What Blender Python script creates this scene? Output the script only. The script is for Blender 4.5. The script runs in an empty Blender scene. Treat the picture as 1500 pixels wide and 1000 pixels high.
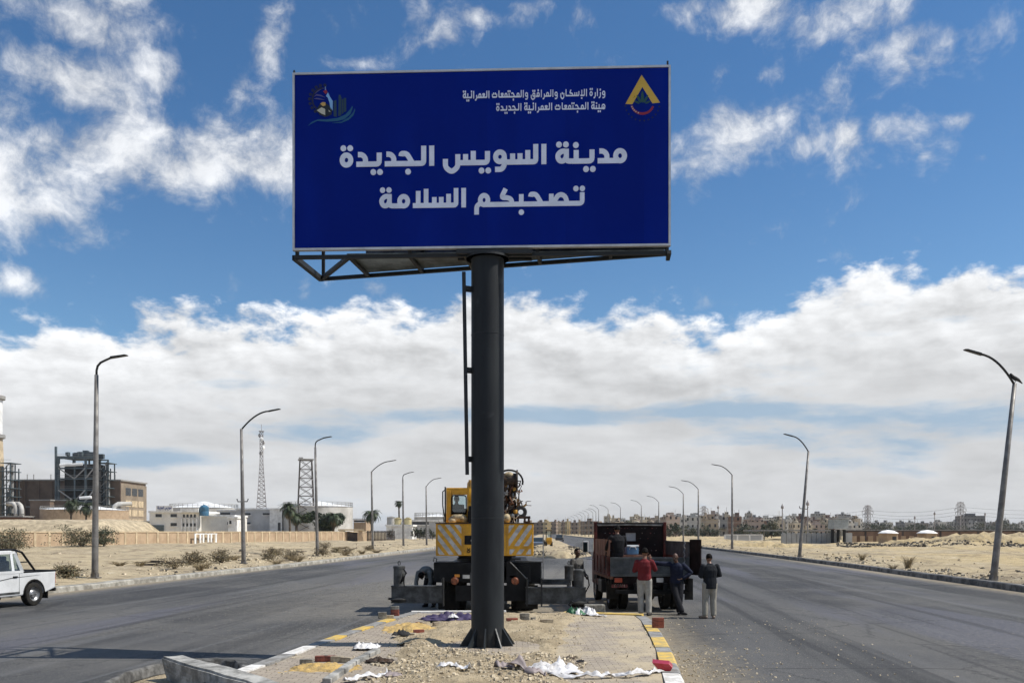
import bpy, bmesh, math, random
from mathutils import Vector, Matrix, noise as mnoise

sc = bpy.context.scene
col = sc.collection
PI = math.pi
random.seed(11)
FPX, CX, HY, EYE = 1300.0, 750.0, 778.0, 2.3     # focal length and horizon of the 1500x1000 photograph, eye height (m)

# ------------------------------------------------------------------ camera
cd = bpy.data.cameras.new('camera'); cam = bpy.data.objects.new('camera', cd); col.objects.link(cam)
cam.location = (0, 0, EYE); cam.rotation_euler = (PI/2, 0, 0)
cd.sensor_width = 36.0; cd.lens = 36.0*FPX/1500.0
cd.shift_y = (HY-500.0)/1500.0
cd.clip_start = 0.1; cd.clip_end = 20000
sc.camera = cam

# ------------------------------------------------------------------ sun
SUN_EL, SUN_AZ = math.radians(53), math.radians(92.4)     # azimuth clockwise from +Y
sd = bpy.data.lights.new('sun', 'SUN'); sun = bpy.data.objects.new('sun', sd); col.objects.link(sun)
sd.energy = 4.3; sd.angle = math.radians(0.53); sd.color = (1.0, 0.95, 0.87)
sdir = Vector((math.sin(SUN_AZ)*math.cos(SUN_EL), math.cos(SUN_AZ)*math.cos(SUN_EL), math.sin(SUN_EL)))
sun.rotation_euler = sdir.to_track_quat('Z', 'Y').to_euler()

# ------------------------------------------------------------------ exposure
sc.view_settings.view_transform = 'Standard'; sc.view_settings.look = 'None'
sc.view_settings.exposure = 0.22; sc.view_settings.gamma = 1.0
sc.view_settings.use_curve_mapping = False
sc.cycles.max_bounces = 6; sc.cycles.diffuse_bounces = 2; sc.cycles.glossy_bounces = 2
sc.cycles.transparent_max_bounces = 6; sc.cycles.transmission_bounces = 3
sc.cycles.use_adaptive_sampling = True; sc.cycles.adaptive_threshold = 0.02
sc.cycles.use_denoising = True
sc.cycles.caustics_reflective = False; sc.cycles.caustics_refractive = False

# ------------------------------------------------------------------ sky
world = bpy.data.worlds.new('World'); sc.world = world; world.use_nodes = True
class Nodes:
    """short-hand for node graphs"""
    def __init__(s, nt): s.nt = nt
    def new(s, kind, **kw):
        n = s.nt.nodes.new(kind)
        for k, v in kw.items(): setattr(n, k, v)
        return n
    def put(s, sock, v):
        if isinstance(v, bpy.types.NodeSocket): s.nt.links.new(v, sock)
        else: sock.default_value = v
    def m(s, op, a, b=0.0, c=0.0, clamp=False):
        n = s.new('ShaderNodeMath', operation=op, use_clamp=clamp)
        s.put(n.inputs[0], a); s.put(n.inputs[1], b); s.put(n.inputs[2], c)
        return n.outputs[0]
    def v(s, op, a, b=(0, 0, 0), scale=None):
        n = s.new('ShaderNodeVectorMath', operation=op)
        s.put(n.inputs[0], a); s.put(n.inputs[1], b)
        if scale is not None: s.put(n.inputs['Scale'], scale)
        return n.outputs['Value'] if op in ('LENGTH', 'DOT_PRODUCT') else n.outputs[0]
    def xyz(s, a, b, c):
        n = s.new('ShaderNodeCombineXYZ')
        for i, q in enumerate((a, b, c)): s.put(n.inputs[i], q)
        return n.outputs[0]
    def sep(s, a):
        n = s.new('ShaderNodeSeparateXYZ'); s.put(n.inputs[0], a); return n.outputs
    def noise(s, vec, scale, detail=4.0, rough=.5, dist=0.0, dims='3D'):
        n = s.new('ShaderNodeTexNoise', noise_dimensions=dims)
        s.put(n.inputs['Vector'], vec); s.put(n.inputs['Scale'], scale); s.put(n.inputs['Detail'], detail)
        s.put(n.inputs['Roughness'], rough); s.put(n.inputs['Distortion'], dist)
        return n.outputs['Fac']
    def step(s, x, lo, hi):
        n = s.new('ShaderNodeMapRange', interpolation_type='SMOOTHSTEP')
        s.put(n.inputs[0], x); s.put(n.inputs[1], lo); s.put(n.inputs[2], hi)
        return n.outputs[0]
    def lin(s, x, lo, hi, a, b):
        n = s.new('ShaderNodeMapRange'); n.clamp = True
        s.put(n.inputs[0], x); s.put(n.inputs[1], lo); s.put(n.inputs[2], hi); s.put(n.inputs[3], a); s.put(n.inputs[4], b)
        return n.outputs[0]
    def mix(s, f, a, b, mode='MIX'):
        n = s.new('ShaderNodeMix', data_type='RGBA', blend_type=mode)
        s.put(n.inputs[0], f); s.put(n.inputs[6], a); s.put(n.inputs[7], b)
        return n.outputs[2]
    def ramp(s, x, pts, colour=False):
        n = s.new('ShaderNodeValToRGB'); e = n.color_ramp.elements
        while len(e) < len(pts): e.new(0.5)
        for el, (p, c) in zip(e, pts):
            el.position = p; el.color = c if colour else (c, c, c, 1)
        s.put(n.inputs[0], x); return n.outputs[0]

def dir_uv(px, py):
    X, Z = (px-CX)/FPX, (HY-py)/FPX
    return math.atan(X), math.atan(Z/math.sqrt(1+X*X))

wt = world.node_tree; wt.nodes.clear(); W = Nodes(wt)
geo = W.new('ShaderNodeTexCoord').outputs['Generated']
dx, dy, dz = W.sep(geo)[:]
sky = W.new('ShaderNodeTexSky', sky_type='NISHITA', sun_disc=False)
sky.sun_elevation = SUN_EL; sky.sun_rotation = SUN_AZ
sky.air_density = 1.0; sky.dust_density = 0.6; sky.ozone_density = 2.0
az = W.m('ARCTAN2', dx, dy)
el = W.m('ARCSINE', dz)
uv = W.xyz(az, el, 0.0)
zc = W.m('ADD', W.m('MAXIMUM', dz, 0.0), 0.10)
plane = W.xyz(W.m('DIVIDE', dx, zc), W.m('DIVIDE', dy, zc), 0.0)          # a flat cloud layer overhead
def colour_noise(vec, scale, detail=3.0):
    n = W.new('ShaderNodeTexNoise'); W.put(n.inputs['Vector'], vec); n.inputs['Scale'].default_value = scale; n.inputs['Detail'].default_value = detail
    return W.v('SUBTRACT', n.outputs['Color'], (.5, .5, .5))
cuv = W.v('MULTIPLY', uv, (1.0, 1.12, 0))
cuv = W.v('ADD', cuv, W.v('SCALE', colour_noise(cuv, 9.0, 4.0), scale=.06))
n1 = W.noise(cuv, 16.0, 12.0, .645, 0.0)
n2 = W.noise(W.v('ADD', cuv, (.009, .013, 0.0)), 15.0, 4.0, .55, 0.0)
nlow = W.noise(W.v('ADD', cuv, (3.1, 1.7, 0.0)), 6.0, 3.0, .5, 0.0)
# where the fair-weather clouds hang: directions with their angular size
BLOBS = [  # px, py, rx, ry (in photo pixels), weight
 (20,265,120,60,.50),(130,235,120,42,.50),(250,225,120,45,.52),(360,220,100,45,.50),(430,210,80,50,.4),(60,225,110,30,.35),
 (15,160,60,28,.33),(105,118,110,40,.40),(225,108,60,32,.34),(40,300,70,38,.40),(150,205,120,25,.25),
 (110,35,110,34,.33),(180,12,60,22,.3),(235,30,60,26,.30),(270,55,40,16,.2),(15,90,40,50,.22),(408,30,40,38,.30),(385,85,28,32,.26),(355,125,30,26,.24),(470,20,50,22,.22),(305,95,40,25,.2),
 (640,40,48,24,.33),(690,25,60,14,.2),(520,95,50,10,.22),(780,12,45,14,.2),(850,18,28,14,.18),(730,105,50,8,.16),
 (1010,10,40,22,.36),(1095,15,90,26,.42),(1045,42,26,20,.28),(1270,22,80,34,.46),(1345,65,70,36,.44),(1410,45,60,45,.30),(1180,40,30,30,.26),
 (1060,108,24,16,.30),(1125,110,22,14,.26),(1225,130,34,30,.30),(1235,100,40,14,.24),
 (1090,200,85,40,.34),(1015,238,60,34,.36),(1060,178,40,28,.30),(1185,212,30,18,.30),(1120,185,50,24,.3),(1050,165,40,14,.22),(1100,240,40,14,.26),
 (1243,197,24,20,.34),(1320,188,52,24,.40),(1400,175,34,12,.26),(1300,215,50,10,.2),(1490,195,14,16,.28),(1355,228,9,6,.2),(1440,232,9,7,.2),
 (33,415,38,20,.33),(338,425,14,22,.22),(445,430,12,16,.22),(548,420,16,18,.25),(585,440,16,10,.24),(240,330,40,30,.14),
 (1420,365,10,5,.17),(840,440,20,8,.14),(1060,443,26,7,.15),(100,160,150,60,.12),(1200,175,150,60,.12),(1150,40,200,60,.12),(200,50,220,70,.1)]
bias = None
for px, py, rx, ry, wgt in BLOBS:
    u, v_ = dir_uv(px, py)
    d = W.v('MULTIPLY', W.v('SUBTRACT', uv, (u, v_, 0)), (FPX/rx, FPX/ry, 0))
    g = W.m('MULTIPLY', W.m('EXPONENT', W.m('MULTIPLY', W.v('DOT_PRODUCT', d, d), -0.8)), wgt*.84)
    bias = g if bias is None else W.m('MAXIMUM', bias, g)
# out of the picture the same kind of broken cloud goes on all round
away = W.step(W.m('ABSOLUTE', az), .56, .75)
bias = W.m('MINIMUM', W.m('ADD', bias, W.m('MULTIPLY', away, .16)), .34)
fair = W.step(W.m('ADD', W.m('ADD', n1, W.m('MULTIPLY', W.m('SUBTRACT', nlow, .5), .45)), bias), .585, .97)
shade = W.m('MULTIPLY', W.m('SUBTRACT', n1, n2), .55)
# the long bank over the horizon: its upper edge by azimuth
EDGE = [(-200,475),(0,470),(120,462),(250,470),(330,462),(400,462),(470,447),(540,455),(620,452),(690,438),(760,438),(840,443),(900,452),(960,456),(1010,470),(1060,478),(1110,455),(1160,430),(1220,408),(1270,396),(1330,388),(1375,402),(1410,400),(1450,415),(1500,402),(1700,390)]
u0, u1 = dir_uv(-200, 470)[0], dir_uv(1700, 470)[0]
edge = W.ramp(W.lin(az, u0, u1, 0, 1), [((dir_uv(a, b)[0]-u0)/(u1-u0), dir_uv(a, b)[1]) for a, b in EDGE])
buv = W.v('MULTIPLY', uv, (1.0, 1.8, 0)); buv = W.v('ADD', buv, W.v('SCALE', colour_noise(buv, 7.0, 3.0), scale=.035))
nb = W.noise(buv, 15.0, 12.0, .60, 0.0)
nb2 = W.noise(W.v('ADD', buv, (.008, .016, 0)), 15.0, 5.0, .52, 0.0)
suv = W.v('MULTIPLY', uv, (1.0, 4.2, 0)); suv = W.v('ADD', suv, W.v('SCALE', colour_noise(suv, 4.0, 4.0), scale=.11))
ns = W.noise(suv, 5.5, 10.0, .60, 0.0)
depth = W.m('SUBTRACT', edge, el)                                       # angle below the bank's edge
bank = W.step(W.m('ADD', W.m('MULTIPLY', depth, 30.0), W.m('MULTIPLY', W.m('SUBTRACT', nb, .5), 5.0)), -.30, .65)
# thin places in the bank where the blue comes through
def gap(px, py, rx, ry, wgt):
    u, v_ = dir_uv(px, py)
    d = W.v('MULTIPLY', W.v('SUBTRACT', uv, (u, v_, 0)), (FPX/rx, FPX/ry, 0))
    return W.m('MULTIPLY', W.m('EXPONENT', W.m('MULTIPLY', W.v('DOT_PRODUCT', d, d), -0.8)), wgt)
gaps = None
for g in [(650,606,140,13,.65),(820,608,150,13,.70),(1000,605,130,16,.5),(1250,610,190,36,.55),(1400,640,120,30,.45),(1420,600,90,30,.35),(420,640,120,16,.5),(520,625,60,14,.4),(240,668,110,14,.55),(1050,545,140,16,.2),(30,490,140,8,.22),(150,680,60,10,.3),(1180,650,120,16,.25)]:
    q = gap(*g); gaps = q if gaps is None else W.m('ADD', gaps, q)
thin = W.m('MULTIPLY', W.step(W.m('ADD', gaps, W.m('MULTIPLY', W.m('SUBTRACT', ns, .5), 3.4)), .22, 1.0), .82)
lit = W.m('MULTIPLY', W.m('SUBTRACT', nb, nb2), W.lin(depth, .0, .12, 1.05, .10))
body = W.ramp(W.lin(depth, -.02, .30, 0, 1), [(0, .80), (.12, .79), (.26, .67), (.45, .61), (.75, .60), (1, .59)])
bank_l = W.m('ADD', W.m('ADD', body, lit), W.m('MULTIPLY', W.m('SUBTRACT', ns, .5), W.lin(depth, .02, .26, .62, .34)))
nbig = W.noise(W.v('ADD', W.v('MULTIPLY', uv, (1.0, 2.2, 0)), W.v('SCALE', colour_noise(uv, 6.0, 3.0), scale=.06)), 5.0, 5.0, .55, 0.0)
bank_l = W.m('ADD', bank_l, W.m('MULTIPLY', W.m('SUBTRACT', nbig, .5), W.lin(depth, .03, .30, .55, .16)))
bank_l = W.m('MAXIMUM', bank_l, .36)
hsv = W.new('ShaderNodeHueSaturation'); hsv.inputs['Saturation'].default_value = 1.0
wt.links.new(sky.outputs[0], hsv.inputs['Color'])
blue = W.v('SCALE', hsv.outputs[0], scale=0.085)
def grey(x, tint): return W.v('SCALE', W.xyz(*tint), scale=x)
blue = W.mix(W.step(el, .50, .12), W.v('MULTIPLY', blue, (.55, .90, 1.16)), W.v('MULTIPLY', blue, (.80, 1.06, 1.22)))
fair_l = W.m('ADD', W.m('ADD', .52, W.m('MULTIPLY', fair, .26)), shade)
fair_l = W.m('MINIMUM', W.m('MAXIMUM', fair_l, .46), .90)
c0 = W.mix(W.m('MULTIPLY', fair, .93), blue, grey(fair_l, (.98, 1.0, 1.03)))
gapc = W.xyz(.27, .40, .54)
bank_c = W.mix(thin, grey(bank_l, (.985, 1.0, 1.02)), gapc)
c1 = W.mix(bank, c0, bank_c)
bg = W.new('ShaderNodeBackground'); wt.links.new(c1, bg.inputs[0]); bg.inputs[1].default_value = 1.0
wt.links.new(bg.outputs[0], W.new('ShaderNodeOutputWorld').inputs[0])
world.cycles.sampling_method = 'MANUAL'; world.cycles.sample_map_resolution = 512

# ------------------------------------------------------------------ helpers
def at(px, d):
    """x in metres of something seen at photo column px, d metres ahead"""
    return (px-CX)/FPX*d
def zat(py, d):
    return EYE+(HY-py)/FPX*d
def lerp(a, b, t): return a+(b-a)*t
def pl(pts, x):
    if x <= pts[0][0]: return pts[0][1]
    for (a, b), (c, d) in zip(pts, pts[1:]):
        if x <= c: return b+(d-b)*(x-a)/(c-a)
    return pts[-1][1]
def sstep(a, b, x):
    t = max(0.0, min(1.0, (x-a)/(b-a))); return t*t*(3-2*t)

def tag(o, label=None, cat=None, group=None, kind=None):
    if label: o['label'] = label
    if cat: o['category'] = cat
    if group: o['group'] = group
    if kind: o['kind'] = kind
    return o
def empty(name, loc, rz=0.0, label=None, cat=None, group=None):
    o = bpy.data.objects.new(name, None); col.objects.link(o)
    o.location = loc; o.rotation_euler = (0, 0, rz); o.empty_display_size = .3
    return tag(o, label, cat, group)
def copy_tree(o, parent=None):
    c = o.copy(); col.objects.link(c); c.parent = parent
    for ch in KIDS.get(o.name, []): copy_tree(ch, c)
    return c
KIDS = {}
def adopt(o, parent):
    if parent is not None:
        o.parent = parent; KIDS.setdefault(parent.name, []).append(o)
    return o

class MB:
    """collects shapes and links them as one mesh object"""
    def __init__(s): s.v = []; s.f = []; s.mi = []; s.cur = 0
    def add(s, vs, fs, M=None):
        b = len(s.v)
        s.v += [tuple(M @ Vector(p)) for p in vs] if M is not None else [tuple(p) for p in vs]
        for f in fs: s.f.append(tuple(i+b for i in f)); s.mi.append(s.cur)
        return s
    def box(s, c, d, rz=0.0, M=None, bev=0.0):
        x, y, z = (q/2 for q in d)
        if M is None: M = Matrix.Translation(c) @ Matrix.Rotation(rz, 4, 'Z')
        else: M = M @ Matrix.Translation(c) @ Matrix.Rotation(rz, 4, 'Z')
        if bev <= 0:
            vs = [(-x,-y,-z),(x,-y,-z),(x,y,-z),(-x,y,-z),(-x,-y,z),(x,-y,z),(x,y,z),(-x,y,z)]
            fs = [(0,3,2,1),(4,5,6,7),(0,1,5,4),(1,2,6,5),(2,3,7,6),(3,0,4,7)]
            return s.add(vs, fs, M)
        b = min(bev, x*.9, y*.9, z*.9)
        bm = bmesh.new(); bmesh.ops.create_cube(bm, size=1.0)
        for q in bm.verts: q.co = Vector((q.co.x*2*x, q.co.y*2*y, q.co.z*2*z))
        bmesh.ops.bevel(bm, geom=bm.edges[:], offset=b, segments=2, profile=.6, affect='EDGES')
        bm.verts.ensure_lookup_table()
        vs = [q.co.copy() for q in bm.verts]; fs = [tuple(q.index for q in f.verts) for f in bm.faces]
        bm.free(); return s.add(vs, fs, M)
    def prism(s, pts, y0, y1, M=None, axis='Y'):
        """outline of (a, b) pairs swept along an axis; Y: (a,y,b)  X: (x,a,b)  Z: (a,b,z)"""
        n = len(pts)
        def q(a, b, t): return {'Y': (a, t, b), 'X': (t, a, b), 'Z': (a, b, t)}[axis]
        vs = [q(a, b, y0) for a, b in pts]+[q(a, b, y1) for a, b in pts]
        fs = [tuple(range(n)), tuple(range(2*n-1, n-1, -1))]
        fs += [(i, n+i, n+(i+1) % n, (i+1) % n) for i in range(n)]
        area = sum(pts[i][0]*pts[(i+1) % n][1]-pts[(i+1) % n][0]*pts[i][1] for i in range(n))
        flip = (area > 0) if axis in ('X', 'Z') else (area < 0)
        if y1 < y0: flip = not flip
        if flip: fs = [tuple(reversed(f)) for f in fs]
        return s.add(vs, fs, M)
    def tube(s, pts, r, n=8, M=None, closed=False, caps=True, flat=1.0):
        pts = [Vector(p) for p in pts]; m = len(pts)
        rs = r if isinstance(r, (list, tuple)) else [r]*m
        vs, fs, prev = [], [], None
        for i, p in enumerate(pts):
            if closed: t = (pts[(i+1) % m]-pts[i-1])
            else: t = pts[min(i+1, m-1)]-pts[max(i-1, 0)]
            if t.length < 1e-9: t = Vector((0, 0, 1))
            t.normalize()
            if prev is None:
                u = t.cross(Vector((0, 0, 1)))
                if u.length < .05: u = t.cross(Vector((0, 1, 0)))
            else: u = prev-t*prev.dot(t)
            u.normalize(); w = t.cross(u); prev = u
            for k in range(n):
                a = 2*PI*k/n; vs.append(p+(u*math.cos(a)+w*math.sin(a)*flat)*rs[i])
        for i in range(m if closed else m-1):
            j = (i+1) % m
            for k in range(n):
                l = (k+1) % n; fs.append((i*n+k, i*n+l, j*n+l, j*n+k))
        if caps and not closed:
            fs.append(tuple(range(n-1, -1, -1))); fs.append(tuple((m-1)*n+k for k in range(n)))
        return s.add(vs, fs, M)
    def lathe(s, prof, n=24, c=(0, 0, 0), M=None, axis='Z', caps=True):
        """profile of (r, h) turned about an axis"""
        vs, fs = [], []
        for r, h in prof:
            for k in range(n):
                a = 2*PI*k/n
                p = (r*math.cos(a), r*math.sin(a), h)
                if axis == 'Y': p = (p[0], p[2], -p[1])
                if axis == 'X': p = (p[2], p[0], p[1])
                vs.append((p[0]+c[0], p[1]+c[1], p[2]+c[2]))
        for i in range(len(prof)-1):
            for k in range(n):
                l = (k+1) % n; fs.append((i*n+k, i*n+l, (i+1)*n+l, (i+1)*n+k))
        if caps and prof[0][0] > 1e-6: fs.append(tuple(range(n-1, -1, -1)))
        if caps and prof[-1][0] > 1e-6: fs.append(tuple((len(prof)-1)*n+k for k in range(n)))
        return s.add(vs, fs, M)
    def blob(s, c, r, n=10, M=None, jit=0.0, rnd=random):
        """ellipsoid, knobbly if jit"""
        vs, fs = [], []
        rows = max(4, n//2)
        for i in range(rows+1):
            th = PI*i/rows
            for k in range(n):
                a = 2*PI*k/n; j = 1+rnd.uniform(-jit, jit)
                vs.append((c[0]+r[0]*math.sin(th)*math.cos(a)*j, c[1]+r[1]*math.sin(th)*math.sin(a)*j, c[2]-r[2]*math.cos(th)*j))
        for i in range(rows):
            for k in range(n):
                l = (k+1) % n; fs.append((i*n+k, i*n+l, (i+1)*n+l, (i+1)*n+k))
        return s.add(vs, fs, M)
    def bar(s, a, b, w, h=None, M=None):
        """square bar from a to b"""
        a, b = Vector(a), Vector(b); t = (b-a); L = t.length
        q = t.to_track_quat('Z', 'Y').to_matrix().to_4x4()
        T = Matrix.Translation((a+b)/2) @ q
        if M is not None: T = M @ T
        return s.box((0, 0, 0), (w, h or w, L), M=T)
    def build(s, name, mat, parent=None, loc=None, smooth=False, auto=None):
        me = bpy.data.meshes.new(name); me.from_pydata([tuple(p) for p in s.v], [], s.f)
        mats = mat if isinstance(mat, (list, tuple)) else [mat]
        for q in mats: me.materials.append(q)
        if len(mats) > 1: me.polygons.foreach_set('material_index', s.mi)
        if smooth or auto is not None: me.polygons.foreach_set('use_smooth', [True]*len(me.polygons))
        if auto is not None: me.set_sharp_from_angle(angle=math.radians(auto))
        me.validate(); me.update()
        o = bpy.data.objects.new(name, me); col.objects.link(o)
        if loc is not None: o.location = loc
        return adopt(o, parent)

# ------------------------------------------------------------------ materials
def new_mat(name):
    m = bpy.data.materials.new(name); m.use_nodes = True
    N = Nodes(m.node_tree); b = m.node_tree.nodes['Principled BSDF']
    return m, N, b
def mat(name, c, rough=.6, metal=0.0, var=.12, scale=3.0, bump=0.0, bscale=25.0, c2=None, spec=.5, coat=0.0, world=False, stretch=(1, 1, 1)):
    """base colour broken up by dirt, optional relief"""
    m, N, b = new_mat(name)
    tc = N.new('ShaderNodeTexCoord').outputs['Object']
    if world: tc = N.new('ShaderNodeNewGeometry').outputs['Position']
    if stretch != (1, 1, 1): tc = N.v('MULTIPLY', tc, stretch)
    c4 = (*c, 1)
    if var > 0 or c2:
        n = N.noise(tc, scale, 8.0, .65)
        d = tuple(q*(1-var*2.2) for q in c)+(1,) if c2 is None else (*c2, 1)
        h = tuple(min(1, q*(1+var)) for q in c)+(1,)
        colr = N.mix(N.step(n, .36, .66), d, h)
        m.node_tree.links.new(colr, b.inputs['Base Color'])
        m.node_tree.links.new(N.lin(n, .3, .7, min(1, rough+.12), max(.05, rough-.1)), b.inputs['Roughness'])
    else:
        b.inputs['Base Color'].default_value = c4; b.inputs['Roughness'].default_value = rough
    b.inputs['Metallic'].default_value = metal; b.inputs['Specular IOR Level'].default_value = spec
    b.inputs['Coat Weight'].default_value = coat
    if bump > 0:
        bn = N.new('ShaderNodeBump'); bn.inputs['Strength'].default_value = min(1, bump); bn.inputs['Distance'].default_value = bump*.03
        m.node_tree.links.new(N.noise(tc, bscale, 6.0, .6), bn.inputs['Height']); m.node_tree.links.new(bn.outputs[0], b.inputs['Normal'])
    return m

M = {}
M['black_paint'] = mat('black_paint', (.009, .0095, .0105), .55, var=.25, scale=2.5, bump=.1, spec=.18)
M['dark_metal'] = mat('dark_metal', (.020, .022, .025), .5, metal=.0, var=.3, scale=3, bump=.15, c2=(.045, .043, .038), spec=.18)
M['jack_grey'] = mat('jack_grey', (.070, .073, .072), .6, var=.25, scale=4, bump=.2, c2=(.028, .028, .026))
M['steel'] = mat('steel', (.30, .30, .30), .4, metal=.7, var=.2, scale=6)
M['galv'] = mat('galvanised', (.21, .20, .185), .55, metal=.25, var=.15, scale=2, c2=(.13, .12, .11))
M['rubber'] = mat('rubber', (.012, .012, .012), .85, var=.3, scale=6, bump=.2, c2=(.03, .027, .022), spec=.18)
M['yellow'] = mat('crane_yellow', (.72, .36, .012), .5, var=.1, scale=3.2, bump=.06, c2=(.50, .25, .02))
M['yellow_old'] = mat('crane_yellow_worn', (.46, .24, .025), .6, var=.3, scale=4, bump=.25, c2=(.15, .08, .03))
M['white_stripe'] = mat('white_stripe', (.54, .52, .48), .55, var=.15, scale=6)
M['glass'] = mat('dark_glass', (.02, .03, .035), .08, var=0, spec=.7)
M['white_paint'] = mat('white_paint', (.66, .665, .66), .3, var=.05, scale=2, coat=.4)
M['rust'] = mat('rust', (.16, .065, .03), .85, var=.4, scale=9, bump=.4)
M['brown_dark'] = mat('oily_brown', (.05, .028, .015), .65, var=.4, scale=12, bump=.3)
M['red_lens'] = mat('red_lens', (.42, .06, .02), .3, var=.1)
M['amber_lens'] = mat('amber_lens', (.75, .30, .03), .3, var=.1)
M['skin'] = mat('skin', (.20, .10, .06), .55, var=.08, scale=20)
M['hair'] = mat('hair', (.007, .006, .005), .85, var=.2, scale=30, bump=.3, bscale=90, spec=.15)

# ------------------------------------------------------------------ the road's edges (distance ahead, x)
LEFT = [(-60,-24.5),(8,-19.4),(20,-18.3),(33,-17.1),(48,-15.5),(60,-14),(80,-12.7),(110,-10.6),(130,-9.4),(170,-7.6),(250,-4),(400,2),(600,10),(1000,30),(3000,130)]
RIGHT = [(-60,9.5),(8,16.8),(20,18),(34,19.4),(57,21.6),(72,22.6),(104,24.8),(125,25.8),(147,26.8),(178,27.5),(203,27.3),(240,26.2),(280,25.7),(320,25.9),(400,27.5),(600,33),(1000,48),(3000,150)]
def smooth_pl(pts, y, w=6.0):
    return (pl(pts, y-w)+2*pl(pts, y)+pl(pts, y+w))/4
def xl(y): return smooth_pl(LEFT, y, 3+y*.05)
def xr(y): return smooth_pl(RIGHT, y, 3+y*.05)
def nz(x, y, s, o=0.0, oct=4):
    return mnoise.fractal(Vector((x*s+o, y*s-o, o*.37)), 1.0, 2.0, oct)
def ground_z(x, y):
    a, b = xl(y), xr(y)
    if a-.15 <= x <= b+.15: return -.06
    t = (a-.15-x) if x < a else (x-b-.15)
    z = .13 + .20*sstep(0, 4, t) + .12*sstep(3, 25, t)
    k = sstep(0.3, 3.0, t)
    z += k*.17*nz(x, y, .35, 3.1) + k*.09*nz(x, y, 1.1, 7.7) + sstep(4, 30, t)*.25*nz(x, y, .09, 1.3)
    if x < a:                                             # spoil heaps on the left verge, further on
        z += .55*max(0, nz(x, y, .16, 9.3)-.05)*sstep(3, 9, t)*sstep(55, 80, y)*(1-sstep(200, 300, y))
    else:
        z += .9*max(0, nz(x, y, .10, 5.3)-.1)*sstep(4, 14, t)*sstep(70, 110, y)*(1-sstep(250, 400, y))
        z += .16*math.exp(-((t-2.2)/1.3)**2)*(1+.6*nz(x, y, .5, 2))
    return z*(1-.0*y)

# material of the desert ground
m, N, b = new_mat('desert_sand')
P = N.new('ShaderNodeNewGeometry').outputs['Position']
na = N.noise(P, .11, 6.0, .6); nb_ = N.noise(P, 1.1, 8.0, .68); nc_ = N.noise(P, 14.0, 4.0, .6); nd_ = N.noise(N.v('MULTIPLY', P, (.5, .12, 1)), .35, 6.0, .6)
c_ = N.mix(N.step(na, .38, .62), (.41, .335, .225, 1), (.51, .415, .265, 1))
px_, py_, pz_ = N.sep(P)[:]
right_ = N.step(px_, 18, 34)
c_ = N.mix(N.m('MULTIPLY', right_, N.step(nd_, .36, .58)), c_, (.52, .405, .225, 1))
c_ = N.mix(N.m('MULTIPLY', N.step(nb_, .50, .66), .8), c_, (.25, .195, .13, 1))
ne_ = N.noise(N.v('MULTIPLY', P, (1, .3, 1)), .55, 7.0, .7)
c_ = N.mix(N.m('MULTIPLY', N.step(ne_, .53, .63), .55), c_, (.19, .155, .11, 1))
c_ = N.mix(N.m('MULTIPLY', N.step(nb_, .46, .26), .7), c_, (.64, .56, .41, 1))
c_ = N.mix(N.m('MULTIPLY', N.step(nc_, .60, .72), .5), c_, (.16, .13, .095, 1))
c_ = N.mix(N.m('MULTIPLY', N.step(N.noise(P, 3.2, 5.0, .7), .62, .70), .6), c_, (.10, .09, .07, 1))
m.node_tree.links.new(c_, b.inputs['Base Color']); b.inputs['Roughness'].default_value = .95; b.inputs['Specular IOR Level'].default_value = .15
bn = N.new('ShaderNodeBump'); bn.inputs['Strength'].default_value = 1.0; bn.inputs['Distance'].default_value = .2
m.node_tree.links.new(N.m('ADD', nb_, N.m('MULTIPLY', nc_, .35)), bn.inputs['Height']); m.node_tree.links.new(bn.outputs[0], b.inputs['Normal'])
M['sand'] = m

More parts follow.
